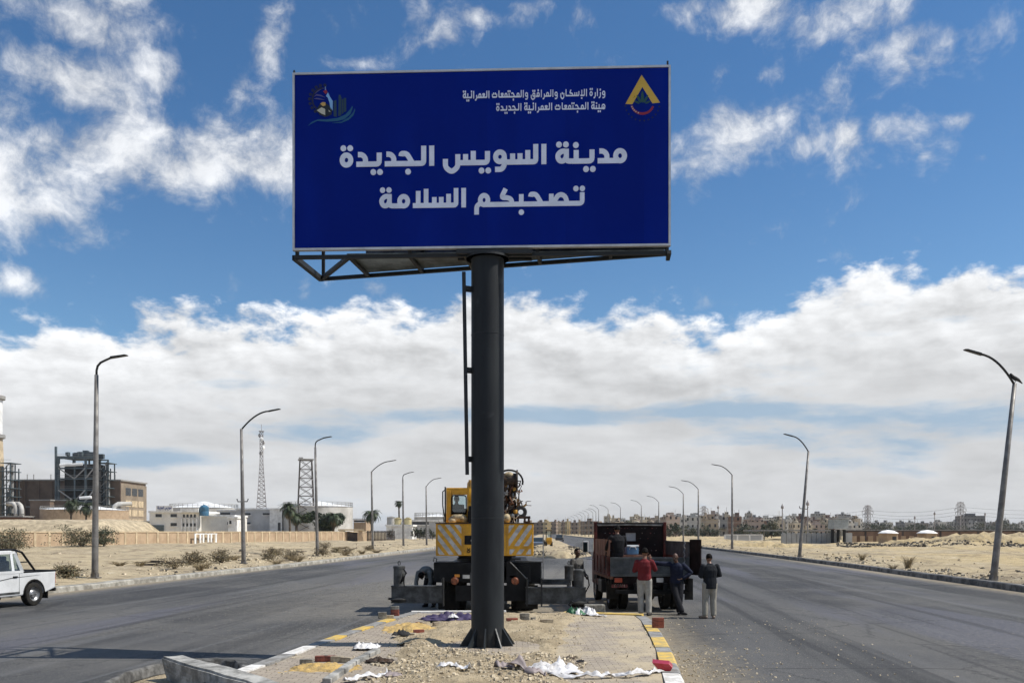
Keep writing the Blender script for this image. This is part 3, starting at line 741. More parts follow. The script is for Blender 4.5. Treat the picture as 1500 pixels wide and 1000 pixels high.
nv = N.m('ADD', nv, N.m('MULTIPLY', N.m('SUBTRACT', wn.outputs[0], .5), .22))
m.node_tree.links.new(N.mix(N.step(nv, .3, .7), (.0006, .0140, .205, 1), (.0010, .0180, .250, 1)), b.inputs['Base Color'])
b.inputs['Roughness'].default_value = .6; b.inputs['Specular IOR Level'].default_value = .06
bn = N.new('ShaderNodeBump'); bn.inputs['Strength'].default_value = .15; bn.inputs['Distance'].default_value = .02
m.node_tree.links.new(nv, bn.inputs['Height']); m.node_tree.links.new(bn.outputs[0], b.inputs['Normal'])
M['vinyl'] = m
M['letter_white'] = mat('letter_white', (.80, .84, .95), .5, var=.04, scale=3)
M['sign_trim'] = mat('sign_trim', (.62, .62, .63), .4, metal=.2, var=.08)
M['sign_steel'] = mat('sign_steel', (.0105, .0125, .0148), .55, var=.25, scale=1.6, bump=.10, c2=(.021, .025, .0275), spec=.35)
M['sheet'] = mat('galvanised_sheet', (.20, .24, .26), .45, metal=.4, var=.3, scale=1.3)
g = MB(); g.box((BW/2, .03, BH/2), (BW-.09, .06, BH-.09), M=T); board = g.build('board_face', M['vinyl'], sign)
g = MB(); t_ = .038
for c, d in (((BW/2, .035, t_/2), (BW, .09, t_)), ((BW/2, .035, BH-t_/2), (BW, .09, t_)), ((t_/2, .035, BH/2), (t_, .09, BH-2*t_)), ((BW-t_/2, .035, BH/2), (t_, .09, BH-2*t_))): g.box(c, d, M=T)
g.build('board_trim', M['sign_trim'], sign)

def strokes_mesh(S, D, to_board, hw, rd):
    """flat ribbons 6 mm proud; each stroke lies a hair above the one before"""
    g = MB(); lift = .006
    for kind, pts in S:
        closed = kind == 'o'
        q = rnd_poly(pts, 4.6 if len(pts) < 12 else 1.5, 4, closed); m_ = len(q); lft, rgt = [], []
        for i, p in enumerate(q):
            a = q[i-1] if (i > 0 or closed) else p; c = q[(i+1) % m_] if (i < m_-1 or closed) else p
            t = (c-a).normalized(); nrm = Vector((-t.y, t.x)); lft.append(p+nrm*hw); rgt.append(p-nrm*hw)
        vs = []
        for lay in (lift, .0): vs += [to_board(p, lay) for p in lft]+[to_board(p, lay) for p in rgt]
        fs = []
        for i in range(m_ if closed else m_-1):
            j = (i+1) % m_
            fs += [(i, j, m_+j, m_+i), (i, 2*m_+i, 2*m_+j, j), (m_+i, m_+j, 3*m_+j, 3*m_+i)]
        if not closed: fs += [(0, m_, 3*m_, 2*m_), (m_-1, 3*m_-1, 4*m_-1, 2*m_-1)]
        g.add(vs, fs); lift += .0002
    for p in D:
        n = 20; vs = [to_board((p[0]+rd*math.cos(2*PI*k/n), p[1]+rd*math.sin(2*PI*k/n)), lift) for k in range(n)]
        vs += [to_board((p[0]+rd*math.cos(2*PI*k/n), p[1]+rd*math.sin(2*PI*k/n)), 0) for k in range(n)]
        g.add(vs, [tuple(range(n))]+[(k, n+k, n+(k+1) % n, (k+1) % n) for k in range(n)]); lift += .0002
    return g
def uvb(px, py):
    """photo pixel -> metres on the board (its left and right edges and slanting lines undone)"""
    t0 = (px-427)/(983-427); yt = lerp(107, 96, t0); yb = lerp(365.5, 358.5, t0)
    return t0*BW, (yb-py)/(yb-yt)*BH
def text_line(name, xr_, xl_, ybase_r, ybase_l, cap, hw, rd):
    S, D, w = set_line(LINES[name])
    r = Vector(uvb(xr_, ybase_r)); l = Vector(uvb(xl_, ybase_l))
    sx = (r.x-l.x)/w; sy = cap*BH/260.0/29.0
    up = (r-l)/w
    def tb(p, lay):
        q = r+Vector((up.x*p[0], up.y*p[0]+sy*p[1]))
        return T @ Vector((q.x, -lay-.0005, q.y))
    k = sx/sy
    # keep the stroke weight even when the line is squeezed sideways
    return strokes_mesh(S, D, tb, hw, rd).build('lettering', M['letter_white'], board)
text_line('city', 919.5, 497.5, 238.5, 244.5, 29.3, 3.75, 4.3)
text_line('wish', 858, 556, 300.5, 304.8, 28.2, 3.65, 4.2)
text_line('ministry', 888.5, 679.5, 141, 145.2, 10.6, 2.6, 3.9)
text_line('authority', 888.5, 728.5, 160.5, 163.2, 10.6, 2.6, 3.9)

# emblems
def flat(name, polys, mt, lay=.006, parent=None):
    g = MB()
    for i, pts in enumerate(polys):
        n = len(pts); q = [uvb(*p) for p in pts]
        vs = [T @ Vector((a, -lay-.0004*i, c)) for a, c in q]+[T @ Vector((a, -.001, c)) for a, c in q]
        ar = sum(q[k][0]*q[(k+1) % n][1]-q[(k+1) % n][0]*q[k][1] for k in range(n))
        f = tuple(range(n)); f = f if ar > 0 else tuple(reversed(f))
        g.add(vs, [f]+[(k, n+k, n+(k+1) % n, (k+1) % n) for k in range(n)])
    return g.build(name, mt, parent or board)
GOLD = mat('emblem_gold', (.52, .30, .035), .35, metal=.3, var=.35, scale=4, c2=(.75, .47, .07))
EM = {k: mat('emblem_'+k, c, .5, var=0) for k, c in dict(green=(.012,.075,.05), red=(.30,.015,.03), navy=(.002,.006,.045), sky=(.25,.48,.78), teal=(.008,.10,.20), ivory=(.55,.53,.42), dark=(.006,.010,.014), amber=(.62,.38,.10), slate=(.012,.045,.075), lilac=(.09,.08,.22), pale=(.20,.32,.50)).items()}
flat('emblem', [[(940.8,110.5),(967.6,150.8),(956.5,151.8),(942,128),(927.5,153.2),(917.3,152.8)]], GOLD)
def petal(cx, cy, a, l, w):
    ca, sa = math.cos(a), math.sin(a); P_ = []
    for k in range(12):
        t = 2*PI*k/12; u, v = l*.5*(1+math.cos(t)), w*math.sin(t)*(.5+.5*math.sin(t*.5))
        P_.append((cx+u*ca-v*sa, cy-u*sa-v*ca))
    return P_
flat('emblem_leaf', [petal(942,151,PI/2,17,2.6), petal(940,151,PI*.66,13,2), petal(944,151,PI*.34,13,2), petal(938,152,PI*.86,9,1.6), petal(946,152,PI*.14,9,1.6)], EM['green'])
flat('emblem_arc', [[(924+k*0, 0) for k in ()] or [(942-18*math.cos(a)*.97, 151.5+17*math.sin(a)) for a in [.25+.1*k for k in range(27)]]+[(942-14.5*math.cos(a), 152+13*math.sin(a)) for a in [2.85-.1*k for k in range(27)]]], EM['red'])
flat('emblem_beads', [[(942-16.3*math.cos(a)+1.0*math.cos(t), 151.7+15*math.sin(a)+1.0*math.sin(t)) for t in [k*PI/4 for k in range(8)]] for a in [.35, .55, .75, .95, 1.2]], EM['ivory'], .0085)
flat('emblem_gear', [[(942-25*math.cos(a)+1.3*math.cos(t), 152+25*math.sin(a)+1.3*math.sin(t)) for t in [k*PI/4 for k in range(8)]] for a in [.15+.255*k for k in range(12)]], EM['navy'])
# city emblem: half a cog, a headland, towers and a wave
cg = (473, 146)
flat('emblem_cog', [[(cg[0]-20.5*math.cos(a)+2.4*math.cos(t), cg[1]-21*math.sin(a)+2.4*math.sin(t)) for t in [k*PI/4 for k in range(8)]] for a in [-.95+.33*k for k in range(9)]]
     +[[(cg[0]-17.5*math.cos(a), cg[1]-18*math.sin(a)) for a in [-.9+.1*k for k in range(25)]]+[(cg[0]-15*math.cos(a), cg[1]-15.5*math.sin(a)) for a in [1.5-.1*k for k in range(25)]]], EM['navy'])
flat('emblem_swirl', [[(459,142),(463,138),(470,139.5),(476,143),(470,141.3),(463,140.3)], [(459,139),(464,132.5),(472,129.3),(476,129),(470,131),(464,135)], [(459,145),(463,143.5),(468,144.5),(475,146.5),(468,146)]], EM['lilac'])
flat('emblem_flag', [[(472.8,134),(477.5,131.5),(479.5,135.5),(476,138)]], EM['red'])
flat('emblem_mast', [[(475.7,124),(476.6,124),(476.9,132.5),(475.5,132.5)]], EM['pale'])
flat('emblem_headland', [[(480,135.5),(483,142),(487,148),(487,162),(483.5,159.5),(482.5,151),(479.5,143),(477,141)]], EM['sky'])
flat('emblem_hull', [[(462,162),(468.5,151.5),(474,149.5),(480,153),(486.5,161),(485,168),(476,171.5),(468,168.5)]], EM['dark'])
flat('emblem_sail', [[(463.5,161.8),(470.5,157.5),(475.8,160),(476,168.8),(470,166.5)], [(481,161),(484,163.8),(481.5,164)]], EM['ivory'], .0085)
flat('emblem_head', [[(468.5,152.3),(472,149.8),(476.3,150.3),(476.5,154.5),(472.5,156)]], EM['amber'], .0085)
flat('emblem_tower', [[(488.3,148),(492.5,146.7),(493,171),(488.5,170.5)], [(496,139.5),(498.5,139),(500,143),(499.8,169),(495.2,170)], [(500.6,146),(503,145.2),(503,166),(500.6,167)], [(503.6,143.6),(507.2,143.6),(507.2,163),(503.6,164.5)]], EM['slate'])
flat('emblem_wave', [[(450,184),(456,178.5),(465,175),(478,175),(494,173),(506,168),(513,160.5),(516.3,154.8),(517,157.5),(513.5,167),(505,174.5),(494,177.5),(478,178),(464,177)], [(486,180.3),(500,178.3),(511,172),(517.5,164.8),(520,158.7),(520.5,161.5),(518,169),(511,175.5),(500,180)]], EM['teal'])

# structure: second face, bottom tray, post and its fittings
BK = math.radians(11.5)                                   # the faces open to the left
T2 = T @ Matrix.Translation((BW, .16, 0)) @ Matrix.Rotation(-BK, 4, 'Z')
BW2 = BW*1.0
g = MB(); g.box((-BW2/2+.45, .05, .5), (BW2-.95, .04, 1.0), M=T2); g.build('rear_sheet', M['sheet'], sign)
g = MB(); br_ = .065
def fb(a, c): g.bar(T @ Vector(a), T @ Vector(c), br_)
def back(x, z): return T.inverted() @ (T2 @ Vector((-(BW-x)/BW*BW2, 0, z)))
for z in (-.09, BH-.14):
    g.bar(T @ Vector((0, .12, z)), T @ Vector((BW, .12, z)), br_); g.bar(T @ back(.0, z), T @ back(BW, z), br_)
    for x in (0.0, 1.0, 2.1, 3.1, 4.4, 5.7): g.bar(T @ Vector((x, .12, z)), T @ back(x, z), .06)
g.bar(T @ Vector((1.0, .12, -.09)), T @ back(0.0, -.09), .07); g.bar(T @ Vector((.0, .12, -.09)), T @ back(0, -.09), .09)
for x in (0.05, 2.1, 4.4, BW-.05):
    g.bar(T @ Vector((x, .13, -.05)), T @ Vector((x, .13, BH-.05)), .06); q = back(x, 0); g.bar(T @ Vector((q.x, q.y-.02, -.05)), T @ Vector((q.x, q.y-.02, BH-.05)), .06)
g.bar(T @ Vector((.02, .04, BH)), T @ Vector((.02, .04, BH+.06)), .03); g.bar(T @ Vector((BW-.05, .04, BH)), T @ Vector((BW-.05, .04, BH+.09)), .03)
g.bar(T @ Vector((BW-.02, .03, -.10)), T @ Vector((BW-.02, .25, -.16)), .07)
g.build('frame', M['sign_steel'], sign)
g = MB()
q0, q1 = back(.95, -.05), back(BW-.1, -.05)
pts3 = [Vector((.95, .15, -.04)), Vector((BW-.1, .15, -.04)), Vector((q1.x, q1.y-.03, -.04)), Vector((q0.x, q0.y-.03, -.04))]
g.add([T @ p for p in pts3]+[T @ (p+Vector((0, 0, .02))) for p in pts3], [(0,1,2,3),(7,6,5,4),(0,4,5,1),(1,5,6,2),(2,6,7,3),(3,7,4,0)])
g.build('bottom_sheet', M['sheet'], sign)
PR = .295; PTOP = ZB-.02-.08
g = MB(); prof = [(PR+.004, -.1), (PR+.004, 2.88), (PR, 2.9), (PR, 2.915), (PR-.002, 2.93), (PR-.004, 5.2), (PR-.012, 5.21), (PR-.012, PTOP-.05)]
g.lathe([(PR, -.1), (PR, PTOP-.10)], 48, caps=False)
m, N, b = new_mat('post_paint')
P = N.new('ShaderNodeTexCoord').outputs['Object']; pz_ = N.sep(P)[2]
p1 = N.noise(N.v('MULTIPLY', P, (1, 1, .22)), 3.0, 8.0, .62); p2 = N.noise(P, 1.3, 6.0, .6, .5); p3 = N.noise(P, 11.0, 6.0, .7)
c_ = N.mix(N.step(p1, .34, .66), (.0100, .0120, .0145, 1), (.0210, .0250, .0280, 1))
c_ = N.mix(N.m('MULTIPLY', N.step(p2, .60, .68), .35), c_, (.060, .066, .070, 1))
c_ = N.mix(N.m('MULTIPLY', N.step(p3, .66, .72), .30), c_, (.11, .10, .085, 1))
c_ = N.mix(N.m('MULTIPLY', N.step(N.m('ADD', pz_, N.m('MULTIPLY', p3, .9)), 1.0, .35), .45), c_, (.13, .11, .08, 1))
m.node_tree.links.new(c_, b.inputs['Base Color']); m.node_tree.links.new(N.lin(p1, .3, .7, .45, .7), b.inputs['Roughness']); b.inputs['Specular IOR Level'].default_value = .25
M['post_paint'] = m
post = g.build('post', m, sign, auto=60)
for zz in (2.46, 5.75): g = MB(); g.lathe([(PR-.01, zz-.012), (PR+.004, zz-.006), (PR+.004, zz+.006), (PR-.01, zz+.012)], 48, caps=False); g.build('weld_seam', M['sign_steel'], post)
g = MB()
g.lathe([(PR+.09, PTOP-.13), (PR+.09, PTOP-.09), (0, PTOP-.09)], 32); g.lathe([(0, PTOP-.13), (PR+.09, PTOP-.13)], 32)
for s in (-1, 1):
    g.bar((-.55, s*.2, PTOP-.05), (.80, s*.2, PTOP-.05), .07)
g.build('post_head', M['sign_steel'], sign)
M['gusset'] = mat('gusset', (.024, .029, .031), .5, var=.2, scale=3)
for k in range(10):
    a = 2*PI*(k+.35)/10
    R_ = Matrix.Rotation(a, 4, 'Z'); g = MB()
    g.prism([(PR-.01, .02), (PR+.29, .02), (PR+.29, .06), (PR+.0, .50), (PR-.01, .50)], -.012, .012, M=R_)
    g.build('gusset', M['gusset'], post)
for k in range(10):
    a = 2*PI*(k+.85)/10; g = MB(); g.lathe([(.026, .02), (.026, .055), (.014, .06), (.014, .12), (0, .12)], 6, c=((PR+.23)*math.cos(a), (PR+.23)*math.sin(a), 0)); g.build('bolt', M['gusset'], post)
g = MB(); g.lathe([(0, .0), (PR+.33, .0), (PR+.33, .03), (PR, .03)], 32); g.build('base_plate', M['sign_steel'], sign)
# upright channel bracketed to the left of the post
g = MB(); xa = at(679.5, 15.9)-PX; xb = at(684.5, 15.9)-PX; za, zb_ = zat(399, 15.9)-.08, zat(695, 15.9)-.08
g.bar((xa, -.12, za), (xb, -.12, zb_), .065)
for py in (422, 541, 671):
    z = zat(py, 15.9)-.08; x = lerp(xa, xb, (za-z)/(za-zb_)); g.bar((x, -.12, z), (-PR+.02, -.06, z), .07)
    g.bar((x, -.12, z-.05), (-PR+.02, -.06, z-.05), .03)
g.build('side_channel', M['sign_steel'], sign)

# ------------------------------------------------------------------ street lamps
GL = 'street lamps along the road'
def lamp(kind, loc, top, reach, lean, face, label, bracket=False, n=8, tw=0.0):
    """top: where post and arm meet above the foot; reach, rise of the arm; face +1 arm to the right"""
    o = empty('street_lamp', loc, tw, label, 'street lamp', GL)
    o.rotation_euler = (0, lean, tw)
    g = MB(); g.tube([(0,0,-.3),(0,0,.5),(0,0,top*.5),(0,0,top)], [.15,.145,.12,.085], n); g.build('post', M['galv'], o, smooth=True)
    g = MB(); f = face
    if kind == 'long':
        pts = [(f*reach*t, 0, top-.05+1.15*(1-(1-t)**1.9)) for t in [k/9 for k in range(10)]]
        e = Vector(pts[-1]); sl = .18
    else:
        pts = [(0,0,top-.05),(0,0,top+.20),(f*.05,0,top+.40),(f*.18,0,top+.55),(f*reach*.6,0,top+.66),(f*reach,0,top+.78)]; e = Vector(pts[-1]); sl = .16
    g.tube(pts, .05, n); g.build('arm', M['dark_metal'], o, smooth=True)
    g = MB(); H = Matrix.Translation(e) @ Matrix.Rotation(-f*sl, 4, 'Y') @ Matrix.Diagonal((1, .8, .75, 1))
    g.prism([(-.08,-.05),(f*.0+.0,.06),(f*.62,.045),(f*.72,.0),(f*.70,-.04),(f*.1,-.05)] if f > 0 else [(.08,-.05),(0,.06),(-.62,.045),(-.72,0),(-.70,-.04),(-.1,-.05)], -.13, .13, M=H)
    g.build('lamp_head', M['dark_metal'], o)
    g = MB(); g.box((0, 0, .02), (.42, .42, .05)); g.box((0, 0, .12), (.26, .26, .2)); g.build('base_plate', M['galv'], o)
    if bracket:
        g = MB(); z = top*.46; g.tube([(-.36,0,z+.18),(-.30,0,z),(.30,0,z),(.36,0,z+.18)], .035, 6); g.build('bracket', M['dark_metal'], o)
    return o
def lamp_at(px, d, py_top, kind, reach, lean, face, label, bracket=False):
    x = at(px, d); z = ground_z(x, d)
    return lamp(kind, (x, d, z), zat(py_top, d)-z, reach, lean, face, label, bracket, 10 if d < 110 else 6)
lamp_at(139, 39.5, 549, 'short', .66, .008, 1, 'nearest street lamp on the left, beside the white pickup, short bent arm')
lamp_at(357, 56.3, 628, 'long', 1.8, -.018, 1, 'street lamp on the left with a small crossarm halfway up its post', True)
lamp_at(465, 74.6, 655, 'short', .72, -.02, 1, 'short-armed street lamp in front of the palm grove beside the lattice tower')
lamp_at(546, 100, 690, 'long', 2.1, -.015, 1, 'street lamp standing in front of the lone palm beside the dark gate')
lamp_at(591, 116.5, 701, 'short', .78, -.01, 1, 'street lamp in front of the yellow tanks left of the crane')
lamp_at(625, 130, 712, 'long', 1.55, -.01, 1, 'street lamp nearest to the crane\'s cab on the left roadside')
lamp_at(1455, 38.1, 560, 'long', 1.6, .108, -1, 'big leaning street lamp at the right edge with a bird on top')
lamp_at(1171, 71.9, 660, 'long', 1.42, .085, -1, 'leaning street lamp in front of the grey panel wall, crossarm halfway up', True)
RL = [(1072.5,104.5,695,'upright street lamp between the leaning ones and the lorry, clear of the lorry'),
 (1023,125,716,'street lamp just right of the lorry\'s raised side panel'),
 (1001,147,723,'street lamp rising over the right end of the lorry\'s headboard'),
 (965,178,735,'street lamp over the right half of the lorry\'s headboard, tallest of the ones above it'),
 (939.5,203,740,'street lamp over the middle of the lorry\'s headboard'),
 (909,216,743,'street lamp over the left half of the lorry\'s headboard'),
 (891,236,746,'street lamp over the left end of the lorry\'s headboard'),
 (877,240,746,'first street lamp left of the lorry\'s headboard, tallest of the far row'),
 (873,274,750,'second street lamp left of the lorry\'s headboard in the far row')]
for px, d, py, lab in RL: lamp_at(px, d, py, 'long', 1.75, 0, -1, lab)
far_l = [(868.5,300),(862.5,325),(857,352),(852.5,382),(847,415),(842,450),(837.5,490),(833,540),(828,600),(823.5,670),(819,760)]
for i, (px, d) in enumerate(far_l):
    x = at(px, d); z = ground_z(x, d) if x > xr(d) else .1
    lamp('long', (x, d, z), 8.3, 1.75, 0, -1, 'tiny far street lamp of the long row running to the horizon', n=5)
# a bird on the nearest right-hand lamp
b0 = Vector((at(1487.5, 38.1), 38.1, zat(559, 38.1)))
g = MB(); g.tube([(.22,0,-.06),(.10,0,.05),(0,0,.10),(-.09,0,.17),(-.13,0,.22),(-.17,0,.24)], [.012,.05,.072,.055,.045,.012], 8); g.blob((-.145,0,.235), (.045,.04,.042), 8); g.tube([(-.18,0,.235),(-.235,0,.225)], [.014,.003], 5)
for s in (-.02, .02): g.tube([(0,s,.05),(-.01,s,-.03)], .006, 4)
M['bird'] = mat('bird_black', (.012, .012, .014), .6, var=.1)
o = g.build('bird', M['bird'], smooth=True, loc=b0); o.scale = (1.35,)*3; tag(o, 'small dark bird perched on the big leaning street lamp', 'bird')

# ------------------------------------------------------------------ plants
M['leaf_a'] = mat('leaf_grey_green', (.085, .085, .045), .7, var=.3, scale=1.5, c2=(.045, .05, .026))
M['leaf_b'] = mat('leaf_dry', (.16, .135, .075), .8, var=.3, scale=1.5, c2=(.09, .075, .045))
M['leaf_c'] = mat('leaf_dark', (.028, .042, .018), .6, var=.4, scale=.8, c2=(.014, .022, .010))
M['leaf_g'] = mat('leaf_green', (.045, .065, .022), .6, var=.4, scale=.8, c2=(.022, .034, .013))
M['leaf_p'] = mat('palm_leaf', (.055, .075, .032), .55, var=.4, scale=1.0, c2=(.03, .042, .02))
M['bark'] = mat('bark', (.12, .095, .07), .9, var=.35, scale=6, bump=.6)
M['straw'] = mat('dry_grass', (.26, .20, .11), .85, var=.3, scale=8, c2=(.15, .12, .07))
def leaf_cloud(g, c, r, n, size, rnd, flatb=.25):
    for _ in range(n):
        while True:
            p = Vector((rnd.uniform(-1,1), rnd.uniform(-1,1), rnd.uniform(-1,1)))
            if .25 < p.length < 1: break
        if rnd.random() < .45: p *= .8
        q = Vector(c)+Vector((p.x*r[0], p.y*r[1], p.z*r[2]))
        a = Vector((rnd.gauss(0,1), rnd.gauss(0,1), rnd.gauss(0,.7))).normalized(); w = a.cross(Vector((rnd.gauss(0,1), rnd.gauss(0,1), rnd.gauss(0,1)))).normalized()
        s = size*rnd.uniform(.5, 1.3)
        g.add([q-a*s, q+w*s*.45, q+a*s, q-w*s*.45], [(0,1,2,3)])
def shrub(name, loc, w, h, n, size, mts, label, cat='shrub', group=None, seed=1, stems=7, spread=.9, low=.2, dpt=None):
    rnd = random.Random(seed); o = empty(name, loc, 0, label, cat, group); dpt = dpt or w
    g = MB(); tips = []
    for k in range(stems):
        a = rnd.uniform(0, 2*PI); rr = rnd.uniform(.2, 1)*spread
        tip = Vector((math.cos(a)*rr*w/2, math.sin(a)*rr*dpt/2, h*rnd.uniform(.5, .92)))
        mid = Vector((tip.x*.35, tip.y*.35, tip.z*.55))
        g.tube([(0,0,-.1), mid, tip], [h*.02+.01, h*.012+.006, .006], 5); tips.append(tip)
        for q in range(3):
            b_ = mid.lerp(tip, rnd.uniform(.1, .8)); t2 = b_+Vector((rnd.gauss(0, w*.12), rnd.gauss(0, dpt*.12), abs(rnd.gauss(0, h*.15)))); g.tube([b_, t2], [.012, .004], 4); tips.append(t2)
    g.build('branches', M['bark'], o)
    g = MB()
    per = max(1, n//(len(tips)))
    for tip in tips:
        g.cur = rnd.choice([0]*3+[1]*2)
        s = rnd.uniform(.12, .26)
        leaf_cloud(g, (tip.x*.95, tip.y*.95, max(low*h, tip.z-.03*h)), (w*s, dpt*s, h*s*.8), per*2//3, size, rnd)
        leaf_cloud(g, (tip.x*rnd.uniform(.6, 1.25), tip.y*rnd.uniform(.6, 1.25), h*rnd.uniform(.12, .42)), (w*s*1.1, dpt*s*1.1, h*s*.8), per*2//3, size, rnd)
    g.build('foliage', mts, o); return o
def tree(name, loc, w, h, n, size, mts, label, group=None, seed=1, trunk=.3):
    rnd = random.Random(seed); o = empty(name, loc, 0, label, 'tree', group)
    g = MB(); g.tube([(0,0,-.3),(rnd.uniform(-.1,.1),0,h*trunk),(rnd.uniform(-.2,.2),0,h*.6)], [h*.03, h*.022, h*.01], 6)
    tips = [Vector((rnd.uniform(-.38,.38)*w, rnd.uniform(-.38,.38)*w, h*rnd.uniform(trunk+.06, .9))) for _ in range(16)]
    for t in tips: g.tube([(0,0,h*trunk), (t.x*.5, t.y*.5, t.z*.75), t], [h*.014, h*.009, .02], 4)
    g.build('trunk', M['bark'], o); g = MB()
    for t in tips:
        k = 1-.5*max(0, (t.z/h-.55)); g.cur = rnd.choice((0,0,1)); leaf_cloud(g, t, (w*.21*k, w*.21*k, h*.15), n//14, size, rnd)
    g.build('crown', mts, o); return o
def palm(loc, h, r, label, seed, nf=64, group='date palms beyond the boundary wall'):
    rnd = random.Random(seed); o = empty('palm_tree', loc, 0, label, 'palm tree', group)
    g = MB(); bx = rnd.uniform(-.3, .3); n = 12
    g.tube([(bx*(k/n)**2, 0, -.3+(h+.3)*k/n) for k in range(n+1)], [.26*(1+.10*(k % 2))*(1-.25*k/n) for k in range(n+1)], 8); g.build('trunk', M['bark'], o)
    g = MB()
    for k in range(nf):
        a = 2.399*k+rnd.uniform(-.2,.2); e0 = math.radians(rnd.uniform(-35, 82)); L_ = r*rnd.uniform(.8, 1.12); p = Vector((bx, 0, h)); pts = [p.copy()]; e = e0; g.cur = 1 if e0 < -.2 else 0
        for s in range(7):
            e -= math.radians(13+5*rnd.random()); p = p+Vector((math.cos(a)*math.cos(e), math.sin(a)*math.cos(e), math.sin(e)))*L_/7; pts.append(p.copy())
        g.tube(pts, [.035]*3+[.02]*5, 3)
        for s in range(1, 21):
            t = s/20*7; i = min(6, int(t)); q = pts[i].lerp(pts[i+1], t-i); tg = (pts[i+1]-pts[i]).normalized(); sd_ = tg.cross(Vector((0,0,1))).normalized(); ln = r*.24*math.sin(PI*min(1, .15+s/22))+.08
            for sg in (-1, 1):
                dr = (sd_*sg*.85+tg*.55+Vector((0,0,-.15))).normalized(); g.add([q-tg*.075, q+tg*.075, q+dr*ln], [(0,1,2)])
    g.build('crown', [M['leaf_p'], M['leaf_b']], o); return o

def gz(px, d): x = at(px, d); return (x, d, ground_z(x, d))
LA = [M['leaf_a'], M['leaf_b']]; LC = [M['leaf_c'], M['leaf_a']]
shrub('shrub', gz(22, 86), 5.2, 2.1, 1900, .10, LA, 'grey-green thorny shrub at the left edge above the pickup', group='shrubs along the boundary wall', seed=3, stems=11)
shrub('shrub', gz(2, 80), 3.6, 1.5, 900, .09, [M['leaf_b'], M['leaf_a']], 'low dry shrub at the very left edge behind the pickup\'s cab', group='shrubs along the boundary wall', seed=31, stems=9)
shrub('shrub', gz(120, 96), 4.8, 2.4, 2000, .10, LA, 'tall grey-green shrub just left of the nearest left lamp', group='shrubs along the boundary wall', seed=5, stems=12)
shrub('shrub', gz(152, 98), 3.9, 2.0, 1500, .10, [M['leaf_a'], M['leaf_c']], 'darker shrub just right of the nearest left lamp', group='shrubs along the boundary wall', seed=6, stems=10)
shrub('shrub', gz(97, 38.5), 1.35, .62, 1300, .05, [M['straw'], M['leaf_a']], 'small bristly dry shrub at the foot of the nearest left lamp', seed=8, stems=34, low=.1)
def tuft(loc, h, n, label, seed, w=.5, group='dry tufts on the sand'):
    rnd = random.Random(seed); g = MB()
    for _ in range(n):
        a = rnd.uniform(0, 2*PI); rr = rnd.uniform(0, .25)*w; tl = rnd.uniform(.3, 1)*w; hh = h*rnd.uniform(.5, 1)
        p = Vector((math.cos(a)*rr, math.sin(a)*rr, 0)); q = Vector((math.cos(a)*tl*.5, math.sin(a)*tl*.5, hh*.7)); e = Vector((math.cos(a)*tl, math.sin(a)*tl, hh)); g.tube([p, q, e], [.012, .009, .003], 3)
    o = g.build('dry_tuft', M['straw'], loc=loc); return tag(o, label, 'dry plant', group)
tuft(gz(1330, 50), .75, 90, 'pale dry tuft of grass on the right sand between the leaning lamps', 1, .55)
tuft(gz(1308, 49), .4, 50, 'lower dry tuft just left of the tall pale one on the right', 2, .4)
tuft(gz(1263, 60), .55, 60, 'dry tuft on the sand ridge above the right kerb', 3, .5)
tuft(gz(322, 60), .6, 70, 'dry tuft left of the second left lamp\'s foot', 4, .7)
tuft(gz(405, 58), .35, 80, 'flat dry tuft right of the second left lamp\'s foot', 5, .9)
tuft(gz(505, 78), .5, 80, 'dry tuft just right of the third left lamp\'s foot', 6, .8)
tuft(gz(205, 50), .35, 60, 'low dry tuft on the rubble right of the nearest left lamp', 7, .7)
tuft(gz(300, 50), .45, 70, 'dry tuft near the left kerb amid scattered rubble', 8, .8)
GD = 'scrub along the left kerb'
rs = random.Random(88); scr = {}
for i in range(26):
    d = rs.uniform(44, 96); t = rs.uniform(1.2, 7.5); x = xl(d)-t; px = CX+x/d*FPX
    ref = 'right of the first left lamp' if px < 345 else ('between the second and third left lamps' if px < 460 else 'right of the third left lamp')
    hh = rs.uniform(.28, .75); k = ('low' if hh < .45 else ('knee-high' if hh < .6 else 'bushy'))+(' straggly' if t > 4 else ' dusty')+' scrub '+ref
    scr[k] = scr.get(k, 0)+1
    if scr[k] > 1: k += ', '+('second', 'third', 'fourth', 'fifth', 'sixth', 'seventh', 'eighth')[min(scr[k]-2, 6)]+' from left'
    if hh < .5: tuft((x, d, ground_z(x, d)), hh, 110, k, 200+i, rs.uniform(.6, 1.3), GD)
    else: shrub('dry_scrub', (x, d, ground_z(x, d)), rs.uniform(1.2, 2.2), hh, 420, .06, [M['straw'], M['leaf_b']], k, 'dry plant', GD, 300+i, 16, low=.15)
M['stone'] = mat('pale_stone', (.54, .46, .33), .9, var=.25, scale=9, bump=.4, c2=(.34, .275, .18), world=True)
M['stone_dark'] = mat('dark_stone', (.10, .088, .07), .9, var=.3, scale=9, bump=.4, world=True)
